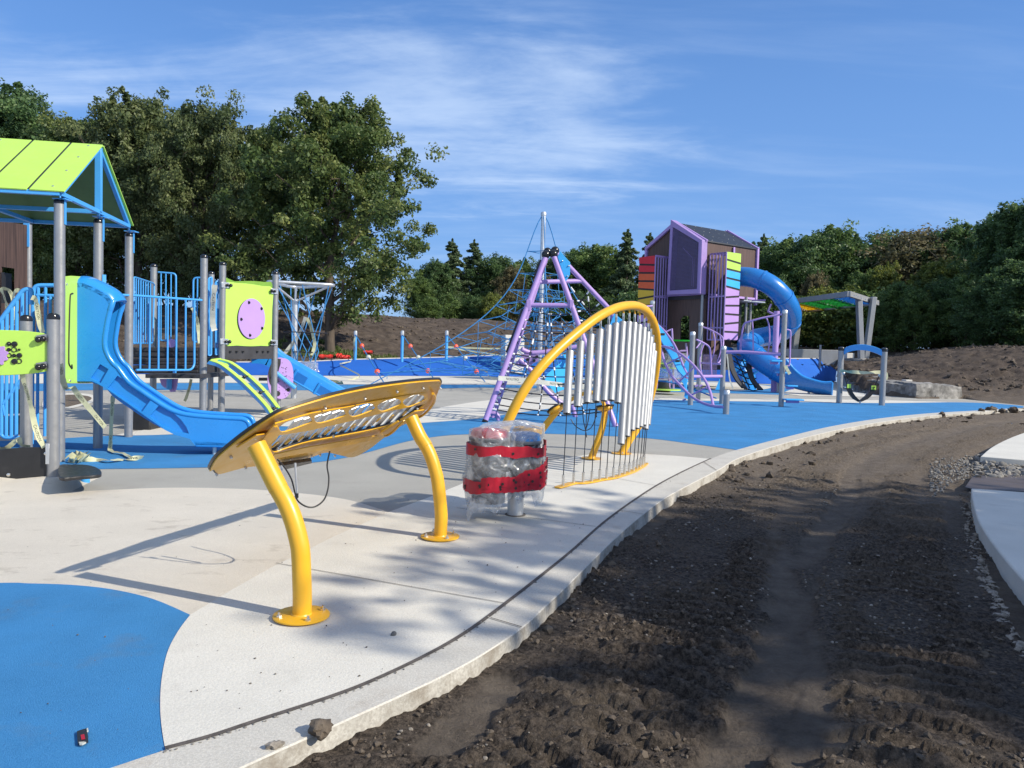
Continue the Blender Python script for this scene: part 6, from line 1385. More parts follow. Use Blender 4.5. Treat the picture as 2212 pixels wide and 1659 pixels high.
# ------------------------------------------------------------------ armour stone steps and wall on the right
def stone(pts_front, depth, lab, seed, Y=None, group=None):   # front face outline (photo) and depth backwards
    rn = random.Random(seed); b = bmesh.new()
    yb = max(y for x, y in pts_front); base = [p for p in pts_front]
    x0, y0, x1, y1 = pts_front; 
    return None
def quarry(c0, c1, h, d, seed, name_label, zb=0.0):         # block from c0 to c1 along its front, height h, depth d to the right/back
    rn = random.Random(seed); ax_ = (c1-c0); ln_ = ax_.length; ax_.normalize(); bk_ = V((-ax_.y, ax_.x, 0))
    if bk_.dot(V((.75,.65,0))) < 0: bk_ = -bk_
    o = MB(); nx, ny, nz = max(3,int(ln_/.22)), max(3,int(d/.25)), max(3,int(h/.16)); g = {}
    def vert(i, j, k):
        if (i,j,k) in g: return g[(i,j,k)]
        p = c0+ax_*(ln_*i/nx)+bk_*(d*j/ny)+V((0,0,zb+h*k/nz)); nzv = lambda s: (fbm(np.array([p.x*2.3+s*7+seed]), np.array([p.y*2.3+p.z*3.1-s*3]), 3, seed+s)[0]-.5)
        inner = .16; p = p+V((nzv(1),nzv(2),nzv(3)*.7))*inner*1.6
        ed = sum(((i in (0,nx)), (j in (0,ny)), (k == nz)))
        if ed >= 2: p = p+(c0+ax_*ln_/2+bk_*d/2+V((0,0,zb+h/2))-p).normalized()*.06
        g[(i,j,k)] = o.bm.verts.new(p); return g[(i,j,k)]
    def face(f): 
        try: o.bm.faces.new(f)
        except ValueError: pass
    for i in range(nx):
        for j in range(ny): face((vert(i,j,nz),vert(i+1,j,nz),vert(i+1,j+1,nz),vert(i,j+1,nz)))
        for k in range(nz): face((vert(i,0,k),vert(i+1,0,k),vert(i+1,0,k+1),vert(i,0,k+1))); face((vert(i,ny,k),vert(i,ny,k+1),vert(i+1,ny,k+1),vert(i+1,ny,k)))
    for j in range(ny):
        for k in range(nz): face((vert(0,j,k),vert(0,j,k+1),vert(0,j+1,k+1),vert(0,j+1,k))); face((vert(nx,j,k),vert(nx,j+1,k),vert(nx,j+1,k+1),vert(nx,j,k+1)))
    ob = o.build('stone_block', M['stone'], None, sharp=30); tag(ob, name_label, 'stone block', 'rough stone blocks edging the soil mound'); return ob
gq = lambda x, y: G(x, y)
quarry(gq(2018,861), gq(2081,861.5), .62, 1.4, 11, 'pale rough stone block at the right end of the stone wall', -.05)
quarry(gq(1981,860.5), gq(2016,861), .62, 2.4, 12, 'short grey stone block second from the right end of the wall', -.05)
quarry(gq(1858,846), gq(1979,860), .68, 1.1, 13, 'longest low stone block of the wall, behind the belt frame', -.05)
quarry(gq(1809,828), gq(1856,845.5), .80, 1.2, 14, 'stone block at the foot of the steps by the blue bank', -.05)
q1 = Q(1803,812,46.5); q2 = Q(1850,812,44.0)
for (xa, ya, xb, yb, Y, h, lab, sd) in ((1806,812,1868,819,46.0,.75,'weathered stone step below the top step on the mound',15),(1812,795,1840,796,48.5,.45,'small dark stone step tucked beside the blue bank',16),(1821,788,1862,788,50.0,.48,'topmost pale stone step below the leaning columns',17)):
    a = Q(xa, ya, Y); b = Q(xb, yb, Y-1.0); zb_ = a.z; a.z = b.z = 0; quarry(a, b, h, 1.6, sd, lab, zb_-.05)
for x, y, Y, s, lab in ((1959,825,35.5,(.34,.3,.25),'small pale concrete cube left on the stone wall'),(1995,829,34.6,(.62,.3,.16),'flat pale concrete offcut left on the stone wall')):
    c = Q(x, y, Y); tag(MB().box(c-V((0,0,.02)), s, Matrix.Rotation(.2,3,'Z')).build('concrete_offcut', M['block'], None, bevel=.02), lab, 'concrete offcut', 'pale offcuts on the stone wall')
# ------------------------------------------------------------------ low concrete wall, cube, and pad behind the right bank
w0, w1 = Q(1560,765,53.5), Q(1822,774,52.0); z_w = 2.12
wl_ = MB(); wl_.beam(V((w0.x-6,w0.y+1,1.62)), V((w1.x,w1.y,1.62)), .35, 1.05); tag(wl_.build('retaining_wall', M['wall_conc'], None, bevel=.02), 'long low grey concrete wall above the blue bank at the right', 'wall')
cu = Q(1832,768,50.8); tag(MB().box(V((cu.x,cu.y,1.70)), (.52,.6,.52), Matrix.Rotation(.15,3,'Z')).build('concrete_cube', M['block'], None, bevel=.02), 'pale concrete cube at the right end of the low wall', 'concrete block')
pdl = [Q(x, y, Y) for x, y, Y in ((1838,772.5,50.5),(1912,779,46.5),(1957,773,48.5),(1930,769,52.5),(1860,767,54))]; zp = 1.56
struct(MB().prism([[V((p.x,p.y,zp)) for p in pdl]], V((0,0,-.5))).build('pavement', M['block'], None, bevel=.02))
for x0, x1, yt, yb, Y, lab in ((1085,1128,724,776,32.0,'tall pale concrete block standing behind the rope pyramid'),):
    c0 = Q((x0+x1)/2, yb, 46.5); zt = Q((x0+x1)/2, yt, 46.5).z; g0 = gz(c0.x, c0.y); tag(MB().box(V((c0.x,c0.y,(g0-.2+zt)/2)), ((x1-x0)/F*46.5,.9,zt-g0+.2), Matrix.Rotation(.3,3,'Z')).build('concrete_block', M['block'], None, bevel=.03), lab, 'concrete block')
for x, yt, Y in ((1777,771.6,55.0),):
    pass
gpst = Q(1772,757,50.5); zt = Q(1772,745,50.5).z; tag(MB().cyl(V((gpst.x,gpst.y,.9)), V((gpst.x,gpst.y,zt)), .08, 12).build('bollard', M['grey_post'], None), 'thin silver post on the bank beside the tube slide', 'post')

# ------------------------------------------------------------------ shade shelter with leaning columns
A9 = zpx(1590.9, 384.0, .28074)                             # crop from native (2900,700), 1132 wide
SB = Q(1853,772,50.0); SB.z = zp
shl = thing('shade_shelter', 'grey steel shade shelter with slatted yellow green and blue roof on leaning columns', 'shelter', SB)
def sq(x, y, Y): return Q(*A9([(x,y)])[0], Y)
for nm, bx_, tx_, Y in (('column', (960,1390), (940,905), 49.6), ('column', (993,1390), (1055,918), 50.4)):
    b = sq(*bx_, Y); b.z = zp; t = sq(*tx_, Y); MB().beam(b, t, .30, .40, (0,1,0)).build(nm, M['shelter_grey'], shl, bevel=.02)
b = sq(440,1330,60); t = sq(470,1100,60); MB().beam(b-V((0,0,.6)), t+(t-b)*.6, .4, .5, (0,1,0)).build('column', M['shelter_grey'], shl, bevel=.02)
zr0 = sq(865,898,48).z
c_fl, c_fr, c_br = sq(865,905,47.6), sq(1085,990,52.5), None
fl_ = V((c_fl.x,c_fl.y,zr0)); fr2 = V((c_fr.x, c_fr.y, zr0-.15))
lf2 = sq(330,920,57.5); lf2 = V((lf2.x,lf2.y,zr0+.0)); lb2 = lf2+(fr2-fl_)
rfB = MB()
rfB.beam(fl_, lf2, .2, .34); rfB.beam(fl_-V((0,0,.0)), fr2, .2, .34); rfB.beam(fr2, lb2, .2, .28); rfB.beam(lf2, lb2, .2, .28)
for f in (.25,.5,.75): rfB.beam(fl_.lerp(lf2,f), fr2.lerp(lb2,f), .10, .2)
rfB.build('roof_frame', M['shelter_grey'], shl, bevel=.015)
for f0, f1, c in ((.0,.245,'canopy_blue'),(.25,.50,'canopy_green'),(.50,.75,'canopy_green'),(.755,1.0,'canopy_yellow')):
    b = MB(); n = 14; rn = random.Random(int(f0*100)+3)
    for i in range(n):
        for j in range(7):
            a = fl_.lerp(lf2, f0+(f1-f0)*(j+.5)/7); d = fr2.lerp(lb2, f0+(f1-f0)*(j+.5)/7); p = a.lerp(d, .05+.90*(i+.5)/n)
            if rn.random() < .84: b.box(p+V((0,0,-.02+.05*((i+j) % 2))), (.46,.26,.03), Matrix.Rotation(.35*((i+j) % 2)-.2,3,'Z') @ Matrix.Rotation(.25,3,'X'))
    b.build('roof_panel', M[c], shl)
    e = MB(); e.beam(fl_.lerp(lf2,f1)-V((0,0,.12)), fr2.lerp(lb2,f1)-V((0,0,.12)), .12, .08); e.build('panel_edge', M['canopy_lime' if f1 < .3 else 'canopy_yellow' if f1 > .7 else 'canopy_lime'], shl)
# ------------------------------------------------------------------ trees
def leaves(cent, rad, n, size, rng, flat=.0, upb=.5):
    """n leaf cards in ellipsoids: cent (k,3), rad (k,3); returns verts, faces, tint"""
    k = len(cent); idx = rng.integers(0, k, n); d = rng.normal(size=(n,3)); d /= np.linalg.norm(d, axis=1)[:,None]; r = rng.random(n)**.45
    p = cent[idx]+d*rad[idx]*r[:,None]
    nm = rng.normal(size=(n,3))+d*.8+np.array([0,0,upb]); nm /= np.linalg.norm(nm, axis=1)[:,None]
    a = np.cross(nm, rng.normal(size=(n,3))); a /= np.linalg.norm(a, axis=1)[:,None]; b = np.cross(nm, a)
    s = size*(.6+.8*rng.random(n))[:,None]; w = s*(.45+.2*rng.random(n))[:,None]
    v = np.stack([p-a*s*.5, p+b*w*.5+nm*s*.10, p+a*s*.5, p-b*w*.5+nm*s*.10], 1).reshape(-1,3); f = np.arange(n*4).reshape(n,4)
    ct = rng.random(k); tint = np.clip(.30*rng.random(n)+.62*ct[idx]+.05, 0, 1)
    return v, f, tint
def limb(b, a, c, r0, r1, rng, n=6, wob=.06, seg=7):
    a, c = Vector(a), Vector(c); L = (c-a).length; pts = []
    for i in range(n+1):
        t = i/n; p = a.lerp(c,t)+Vector(rng.normal(size=3))*L*wob*math.sin(t*math.pi)+Vector((0,0,L*.10*math.sin(t*math.pi*.9))); pts.append(p)
    b.tube(pts, [r0+(r1-r0)*(i/n)**.8 for i in range(n+1)], seg); return pts
def broadleaf(H, Wd, bot, seed, nl, leaf, nlimb=26, clump=.9, spikes=6, tr=.3, lean=0, env=1.0):
    """trunk mesh and crown arrays around the origin"""
    rng = np.random.default_rng(seed); tb = MB(); top = H*.90
    trunk = limb(tb, (0,0,-.3), (lean,0,top), tr, tr*.15, rng, 10, .015, 10); C = []; Rr = []
    def envr(h):
        t = np.clip((h-bot)/(H-bot), 0, 1); return Wd/2*(np.sin(np.pi*min(.985,(t*.78+.205)))**.85)*env
    lob = rng.random(40)
    for i in range(nlimb):
        t = (i+.5)/nlimb; h1 = bot+(H-bot)*(.04+.88*t**.9); az = i*2.39996+rng.normal()*.25; r = envr(h1)*(.62+.42*lob[i % 40])
        h0 = max(bot*.6, h1-r*(.35+.4*rng.random())); h0 = min(h0, top*.93); j = min(10, int((h0+.3)/(top+.3)*10)); s = trunk[j]; e = Vector((lean*h1/H+math.cos(az)*r, math.sin(az)*r, h1+r*.10))
        pts = limb(tb, s, e, tr*.34*(1-.5*t), tr*.04, rng, 7, .05, 6)
        for q in range(2, 8):
            p = pts[q]; m = 1 if q < 4 else 2
            for _ in range(m):
                o = rng.normal(size=3)*np.array([.55,.55,.40])*clump*(.5+.1*q); C.append(np.array(p)+o); rr = clump*(.55+.55*rng.random()); Rr.append([rr,rr,rr*.72])
            if q in (4,6):
                e2 = p+Vector(np.clip(rng.normal(size=3),-1.1,1.1)*clump*1.15); limb(tb, p, e2, tr*.07, tr*.02, rng, 3, .1, 5); C.append(np.array(e2)); Rr.append([clump*.6]*3)
    for t in np.linspace(.45, 1.0, 16):                    # leafy leader up the middle
        for _ in range(3):
            q = rng.normal(size=3)*np.array([.8,.8,.35])*clump*(1.35-t); C.append(np.array([lean*t, 0, top*t+.3])+q); rr = clump*(.95-.45*t); Rr.append([rr,rr,rr])
    for i in range(spikes):                                 # upright leaders that break the top outline
        az = rng.random()*6.28; r = Wd*.36*rng.random()**.6; hb = H*(.80+.04*rng.random())-r*.25; hh = H*(1.0+.03*rng.random())-r*(.85+.25*rng.random()); hb = min(hb, hh-H*.20); a = Vector((math.cos(az)*r+lean, math.sin(az)*r, hb)); e = Vector((math.cos(az)*r*1.12+lean, math.sin(az)*r*1.12, hh))
        pts = limb(tb, a, e, tr*.09, tr*.02, rng, 5, .02, 5)
        for k, p in enumerate(catmull(pts,2)): k = k/2; C.append(np.array(p)+rng.normal(size=3)*.12); rr = clump*(.72-.085*k); Rr.append([rr*.8,rr*.8,rr])
    C = np.array(C); Rr = np.array(Rr); v, f, ti = leaves(C, Rr, nl, leaf, rng)
    return tb, v, f, ti
def conifer(H, Wd, seed, nl, leaf, tr=.2, droop=.25):
    rng = np.random.default_rng(seed); tb = MB(); tb.tube([(0,0,-.3),(0,0,H*.5),(0,0,H)], [tr,tr*.6,.02], 8); C = []; Rr = []
    nW = int(H*2.4)
    for i in range(nW):
        t = i/nW; h = H*(.06+.93*t); r0 = Wd/2*(1-t)**.82+.12
        for k in range(6 if t < .7 else 4):
            r = r0*(.45+.7*rng.random()); az = rng.random()*6.28; e = Vector((math.cos(az)*r, math.sin(az)*r, h-droop*r+.1+rng.normal()*.15)); tb.tube([(0,0,h), e], [.03*(1-t)+.012,.006], 4)
            for q in (.35,.6,.82,1.0):
                C.append(np.array([e.x*q, e.y*q, h+(e.z-h)*q])); w = .20+.22*(1-q)*r*.5+.16*(1-t); Rr.append([w*1.25,w*1.25,w*.75])
    for q in np.linspace(.9,1.0,6): C.append(np.array([0,0,H*q])); Rr.append([.10,.10,.2])
    v, f, ti = leaves(np.array(C), np.array(Rr), nl, leaf, rng, upb=.2); return tb, v, f, ti
KID = {}
def grow(kind, maker, mat, barkm, name, lab, cat, base, rz, sc, group):
    o = thing(name, lab, cat, base, group); o.rotation_euler.z = rz; o.scale = sc if isinstance(sc, tuple) else (sc,)*3; ORG[o.name] = Vector()
    if kind not in KID:
        tb, v, f, ti = maker(); t = tb.build('trunk', M[barkm], o); c = npmesh('crown', v, f, M[mat], o, attr={'tint': ('FACE', ti)}); KID[kind] = (t, c)
    else:
        for src in KID[kind]:
            n = src.copy(); COL.objects.link(n); n.parent = o
            if n.name.startswith('crown') and mat != src.data.materials[0].name:
                key = (kind, mat)
                if key not in KID: m_ = src.data.copy(); m_.materials[0] = M[mat]; KID[key] = m_
                n.data = KID[key]
    return o
def at(x, Y, y=None):
    p = Q(x, 760, Y); return V((p.x, Y, gz(p.x, Y)))
# the big oak standing alone
ob_ = at(713, 47.0); ob_.z = Q(713,771,47).z; 
zt_ = up(ob_, 725, 208)-ob_.z
oak = grow('oak', lambda: broadleaf(zt_, 13.2, 2.6, 7, 80000, .235, 46, .80, 18, .34), 'leaf_oak', 'bark', 'oak_tree', 'big spreading oak with a bare dark trunk behind the rope funnel', 'tree', ob_, .6, 1, None)
# bronze oaks left of it, closing the view behind the roof
for i, (x, Y, ytop, wd, kind, mat, lab, rz) in enumerate(((300,56,196,.98,'oak2','leaf_bronze','tall bronze oak whose crown rises right behind the lime roof',0.3),(440,53,208,.80,'oak3','leaf_bronze','bronze tinted oak just left of the big bare trunked oak',2.1),(168,58,238,.85,'oak3','leaf_oak','leafy oak behind the left half of the lime roof',4.0),(578,56,262,.72,'oak2','leaf_oak','smaller oak crown filling the gap left of the big oak',1.2),(28,66,196,1.1,'ash','leaf_dark','dark green tree at the far left edge of the picture',.4),(-110,60,240,1.1,'ash','leaf_dark','dark tree partly cut by the left edge behind the roof',2.4),(85,74,270,.95,'ash','leaf_green','green tree set back between the left edge tree and the bronze oaks',1.0),(380,66,250,1.0,'oak3','leaf_oak','oak set back between the two tallest bronze oaks',5.2))):
    b = at(x, Y); h = Q(x, ytop, Y).z-b.z
    mk = {'oak2': lambda: broadleaf(15, 12.5, 1.2, 21, 74000, .24, 46, .86, 20, .32), 'oak3': lambda: broadleaf(15, 12, 1.0, 22, 72000, .24, 44, .86, 18, .3), 'ash': lambda: broadleaf(15, 11, 1.5, 23, 60000, .25, 40, 1.05, 10, .28)}[kind]
    grow(kind, mk, mat, 'bark', 'oak_tree' if kind != 'ash' else 'ash_tree', lab, 'tree', b, rz, (wd*h/15, wd*h/15, h/15), 'trees along the left of the playground')
# distant wood: each tree its own
mk = {'b1': lambda: broadleaf(10, 7.4, .6, 31, 32000, .22, 36, .72, 12, .2), 'b2': lambda: broadleaf(10, 6.2, .5, 32, 30000, .22, 34, .68, 14, .18), 'b3': lambda: broadleaf(10, 8.4, .4, 33, 34000, .23, 38, .80, 10, .2), 'bush': lambda: broadleaf(5, 6, .1, 34, 17000, .23, 26, .85, 3, .1), 'fir': lambda: conifer(11, 7.6, 35, 46000, .21, .2, .18), 'spruce': lambda: conifer(12, 6.2, 36, 40000, .22, .2, .38), 'airy': lambda: broadleaf(10, 8, 1.2, 37, 14000, .23, 34, .8, 12, .17), 'tall': lambda: broadleaf(14, 10, .8, 38, 54000, .24, 46, .85, 14, .25)}
hN = {'b1':10,'b2':10,'b3':10,'bush':5,'fir':11,'spruce':12,'airy':10,'tall':14}
WOOD = [(905,74,612,'b1','leaf_green',1),(930,86,580,'b3','leaf_green',1),(945,82,575,'b2','leaf_dark',.9),(972,84,532,'fir','needles',1),(1019,86,534,'fir','needles',.95),(1068,86,566,'b3','leaf_dark',1),(1100,82,590,'b1','leaf_brown',.8),(1128,90,572,'b2','leaf_green',.9),(1165,80,598,'b2','leaf_brown',.7),(1200,88,566,'b3','leaf_dark',.9),(1236,86,556,'b1','leaf_dark',1),(1287,84,540,'b3','leaf_green',1),(1348,80,512,'spruce','needles',1),(1396,84,520,'spruce','needles',.9),(1432,88,512,'fir','needles',.8),(1448,84,560,'b1','leaf_dark',1),(1505,84,570,'b2','leaf_dark',1),(1560,84,560,'b3','leaf_green',1),(1612,86,540,'b2','leaf_dark',.9),(1640,84,522,'spruce','needles',.8),(1690,78,520,'b1','leaf_green',1),(1735,76,506,'b3','leaf_dark',.9),(1790,78,492,'b1','leaf_green',1),(1835,76,512,'b2','leaf_dark',.9),(1898,78,494,'airy','leaf_dark',.9),(1930,74,528,'b2','leaf_green',.8),(1972,72,488,'airy','leaf_brown',1.2),(2030,74,508,'b2','leaf_green',.9),(2068,70,488,'b1','leaf_dark',1),(2105,72,500,'b3','leaf_dark',.9),(2150,62,455,'tall','leaf_dark',.75),(2205,56,425,'tall','leaf_dark',.9),(2270,54,415,'tall','leaf_dark',1),(2340,56,430,'tall','leaf_dark',1)]
FRONT = [(925,70,655,'bush','leaf_green',1),(968,76,640,'bush','leaf_green',.9),(1020,76,645,'bush','leaf_dark',1),(1062,74,640,'bush','leaf_yellow',.8),(1100,76,630,'bush','leaf_brown',.9),(1150,72,640,'bush','leaf_green',.9),(1205,74,645,'bush','leaf_green',1),(1255,74,640,'bush','leaf_dark',1),(1310,72,640,'b2','leaf_green',.8),(1375,72,640,'bush','leaf_dark',1.2),(1460,74,650,'bush','leaf_dark',1.2),(1530,74,640,'bush','leaf_green',1.2),(1600,72,640,'bush','leaf_dark',1.2),(1655,70,650,'bush','leaf_green',1.1),(1670,70,600,'b1','leaf_dark',.9),(1725,66,640,'b3','leaf_green',.8),(1755,70,590,'b2','leaf_brown',.7),(1790,66,632,'bush','leaf_yellow',1.1),(1850,68,590,'b1','leaf_green',.9),(1872,64,640,'bush','leaf_green',1.2),(1905,66,570,'b2','leaf_yellow',.75),(1935,60,610,'b3','leaf_green',.9),(1975,58,630,'b1','leaf_green',.9),(2015,64,562,'b2','leaf_yellow',1),(2050,60,600,'b3','leaf_dark',1),(2085,56,596,'b1','leaf_green',1),(2120,60,545,'b2','leaf_yellow',.7),(2130,52,610,'b3','leaf_dark',1),(2190,50,570,'b1','leaf_dark',1.2),(2250,48,560,'b3','leaf_dark',1.2)]
adj = {'leaf_green':'green','leaf_dark':'dark green','leaf_brown':'browning','leaf_yellow':'yellowing','needles':'dark'}
kn = {'b1':'round crowned tree','b2':'upright leafy tree','b3':'broad bushy tree','bush':'low bush','fir':'pointed fir','spruce':'drooping spruce','airy':'thin crowned tree','tall':'tall spreading tree'}
LM = [(960,'right beside the big oak crown'),(1060,'left of the silver mast'),(1160,'just left of the silver mast top'),(1260,'right of the silver mast'),(1345,'between the net climber and the play tower'),(1440,'against the left side of the play tower'),(1640,'behind the play tower'),(1740,'above the blue tube slide'),(1840,'above the coloured shelter roof'),(1930,'above the leaning columns'),(2050,'right of the leaning columns'),(2160,'above the soil mound at right'),(9999,'at the far right edge')]
seen = {}
rnw = random.Random(2)
for lst, depth_word in ((WOOD, 'back'), (FRONT, 'front')):
    for x, Y, yt, k, mat, wd in lst:
        b = at(x, Y); h = max(2, Q(x, yt-(14 if x < 1660 and lst is WOOD else 2), Y).z-b.z); s = h/hN[k]; where = next(w for lim, w in LM if x < lim)
        lab = f"{adj[mat]} {kn[k]} in the {depth_word} row {where}"; seen[lab] = seen.get(lab, 0)+1
        if seen[lab] > 1: lab = f"{'second' if seen[lab]==2 else 'third'} {lab}".replace(' in the ', ', ')
        grow(k, mk[k], mat, 'pale_bark' if k == 'airy' else 'bark', {'fir':'fir_tree','spruce':'spruce_tree','bush':'bush'}.get(k,'tree'), lab, 'bush' if k == 'bush' else 'tree', b, rnw.uniform(0,6.28), (s*wd*1.12, s*wd*1.12, s), 'trees of the wood behind the playground')
# shade trees standing right of and behind the viewer; their dappled shadow falls over the path
mks = {'shade': lambda: broadleaf(9.6, 6.0, 5.3, 41, 3800, .36, 22, .75, 4, .17), 'shade_small': lambda: broadleaf(8.6, 4.4, 5.9, 42, 330, .34, 16, .6, 3, .13)}
for i, (x, y, s, k, lab) in enumerate(((14.8,.2,1.05,'shade','young leafy tree standing right of the viewer, shading the soil track'),(16.6,-2.4,1.0,'shade','young leafy tree standing behind the viewer to the right'),(18.4,1.6,1.05,'shade','young leafy tree standing far right of the viewer beyond the slabs'),(10.6,1.6,.95,'shade_small','small thin tree standing nearest on the right of the viewer'))):
    grow(k, mks[k], 'leaf_oak', 'bark', 'young_tree', lab, 'tree', V((x,y,gz(x,y))), i*1.3, s, 'shade trees beside the viewer')
# grass under the oak
rng = np.random.default_rng(5); n = 9000; px_ = rng.uniform(-14.5,-6.0,n); py_ = 45.0+rng.random(n)*4.5; keep = fbm(px_*.6, py_*.6, 3, 4) > .48; px_, py_ = px_[keep], py_[keep]; n = len(px_)
pz_ = ground_z(px_, py_)[0]; a = rng.random(n)*6.28; h = .10+.14*rng.random(n); dx_, dy_ = np.cos(a)*.07, np.sin(a)*.07
v = np.stack([np.stack([px_-dx_,py_-dy_,pz_-.03],1), np.stack([px_+dx_,py_+dy_,pz_-.03],1), np.stack([px_+dy_*.8,py_-dx_*.8,pz_+h],1)],1).reshape(-1,3)
stuff(tag(npmesh('grass', v, np.arange(n*3).reshape(n,3), M['grass'], attr={'tint':('FACE', rng.random(n))}), 'patchy green grass under the big oak beside the bank', 'grass'))
# ------------------------------------------------------------------ caution tapes
def text_mesh(word):
    cu = bpy.data.curves.new('lettering', 'FONT'); cu.body = word; cu.size = 1; cu.resolution_u = 2; o = bpy.data.objects.new('lettering', cu); COL.objects.link(o)
    dg = bpy.context.evaluated_depsgraph_get(); me = bpy.data.meshes.new_from_object(o.evaluated_get(dg)); vs = np.array([v.co[:] for v in me.vertices]); fs = [tuple(p.vertices) for p in me.polygons]
    bpy.data.objects.remove(o); bpy.data.curves.remove(cu); bpy.data.meshes.remove(me); return vs, fs
TXV, TXF = text_mesh('CAUTION'); TXW = TXV[:,0].max()-TXV[:,0].min(); TXH = TXV[:,1].max()
def tape(lab, pts, w_, twist=None, mat='tape', letters=True, flip=False, across=None, pitch=None, n=8, group='caution tapes', wrinkle=.10, seed=0):
    w = w_*.82; rn = random.Random(seed+17); P = catmull(pts, n); L = [0]
    for a, b in zip(P, P[1:]): L.append(L[-1]+(b-a).length)
    H = []
    for i, p in enumerate(P):
        t = (P[min(i+1,len(P)-1)]-P[max(i-1,0)]).normalized(); ac = Vector(across) if across else (V((0,0,1)) if abs(t.z) < .8 else V((1,.2,0)))
        h = (ac-t*ac.dot(t)).normalized(); tw_ = (twist(i/(len(P)-1)) if twist else 0)+wrinkle*math.sin(i*.9+seed); h = Quaternion(t, tw_) @ h; H.append(h*w/2*(1-.25*abs(math.sin(i*.35+seed))*wrinkle*4))
    o = MB().ribbon(P, H).build('caution_tape', M[mat], None, sharp=180); tag(o, lab, 'caution tape', group)
    if letters:
        b = bmesh.new(); pit = pitch or w*7.5; lw = w*3.0; s0 = .2*pit; sc = lw/TXW; hh = .48
        def mp(s, q, off):
            s = min(max(s, 1e-4), L[-1]-1e-4); i = max(k for k in range(len(L)) if L[k] <= s); i = min(i, len(P)-2); f = (s-L[i])/max(1e-9, L[i+1]-L[i]); p = P[i].lerp(P[i+1], f); h = H[i].lerp(H[i+1], f); t = (P[i+1]-P[i]).normalized(); nn = t.cross(h).normalized()
            return p+h*q+nn*off
        while s0+lw < L[-1]:
            for off in (.0016, -.0016):
                vv = []
                for x, y, z in TXV:
                    u_ = (x-TXV[:,0].min())/TXW; q = (y/TXH-.5)*2*hh
                    if flip: u_ = 1-u_; q = -q
                    vv.append(b.verts.new(mp(s0+u_*lw, q, off)))
                for f in TXF:
                    try: b.faces.new([vv[i] for i in f])
                    except ValueError: pass
            s0 += pit
        me = bpy.data.meshes.new('printed_text'); b.to_mesh(me); b.free(); me.materials.append(M['ink']); c = bpy.data.objects.new('printed_text', me); COL.objects.link(c); c.parent = o
    return o
def qs(pts, Y0, Y1=None):
    Y1 = Y0 if Y1 is None else Y1; n = len(pts); return [Q(x, y, Y0+(Y1-Y0)*i/max(1,n-1)) for i, (x, y) in enumerate(pts)]
fc = (0,0,1)
tape('caution tape hanging from the grey post and trailing down beside the slide', qs(Z0([(392,720),(400,770),(412,830),(436,885),(470,868),(510,920),(560,980),(620,1052),(686,1132)]), 8.6, 10.2), .085, lambda t: .5*math.sin(t*5), across=(.8,.3,.6), seed=1)
tape('caution tape hanging straight down from the slide and folding onto the blue floor', qs(Z0([(738,925),(733,1000),(728,1080),(724,1180),(720,1250),(719,1278)]), 10.6)+[G(*p, .03) for p in Z0([(745,1292),(800,1300),(835,1318),(870,1332)])], .075, lambda t: .25*math.sin(t*6), across=(1,.1,.2), seed=2)
tape('knotted caution tape lying on the blue floor beside the slide', [G(*p, .02+.02*(i % 2)) for i, p in enumerate(Z0([(445,1347),(480,1352),(520,1350),(570,1340),(640,1345),(720,1347),(800,1342),(870,1334),(932,1330)]))], .085, lambda t: 1.2*math.sin(t*7), across=(0,.6,.8), seed=3)
kb_ = MB(); rn = random.Random(4)
for k in range(7): c = G(*Z0([(505+rn.uniform(-25,25),1345+rn.uniform(-12,10))])[0], .05); kb_.ribbon([c, c+V((rn.uniform(-.1,.1),rn.uniform(-.1,.1),.06)), c+V((rn.uniform(-.14,.14),rn.uniform(-.1,.1),0))], [V((.02,.01,.03))]*3)
tag(kb_.build('tape_knot', M['tape'], None, sharp=180), 'crumpled knot of caution tape at the left end of the floor tape', 'tape knot')
tape('caution tape trailing from the lime activity panel down to the black board', qs(Z0([(145,788),(160,850),(178,910),(200,985),(215,1060),(232,1135),(255,1200),(292,1262)]), 8.25), .075, lambda t: .5*math.sin(t*6), across=(1,.1,.1), seed=5)
tape('caution tape tied to the blue rail behind the short posts', qs(Z0([(205,285),(228,290),(238,320),(245,370),(256,430),(268,480),(280,515)]), 9.7), .085, lambda t: .4*math.sin(t*7), across=(1,.1,.1), seed=6)
tape('caution tape crossing the window in the dark wall at far left', qs(Z0([(2,222),(20,260),(40,320),(55,370),(80,300),(98,245),(130,240),(150,262)]), 13.6), .10, lambda t: .7*math.sin(t*8), across=(1,0,.3), seed=7)
tape('caution tape hanging inside the window at far left', qs(Z0([(15,225),(50,232),(78,270),(95,350),(100,440),(70,470),(30,490)]), 13.8), .09, lambda t: .7*math.sin(t*8+1), across=(1,0,.3), seed=8)
tape('loose end of caution tape lying on the black ramp board', qs(Z0([(-20,1272),(40,1268),(80,1240),(118,1205),(128,1225),(150,1250),(200,1262)]), 8.35), .07, lambda t: .8*math.sin(t*9), letters=False, seed=9)
tape('caution tape stretched across the front of the lilac net climber', qs(A7([(248,1192),(330,1198),(450,1208),(600,1225),(720,1240),(830,1254),(1000,1272)]), 16.1, 17.0), .125, lambda t: .06*math.sin(t*6), mat='tape_white', flip=True, pitch=1.05, wrinkle=.02, seed=10)
tape('caution tape tied between the two posts of the belt frame', qs(A1([(752,1004),(800,1012),(900,1020),(1000,1026),(1100,1022),(1180,1020)]), Yw-.15), .16, lambda t: .9*math.sin(t*7), letters=False, seed=11)
tape('caution tape end knotted on the right post of the belt frame', qs(A1([(1180,1015),(1200,1030),(1208,1060),(1200,1095)]), Yw-.4), .12, letters=False, seed=12, across=(1,0,0))
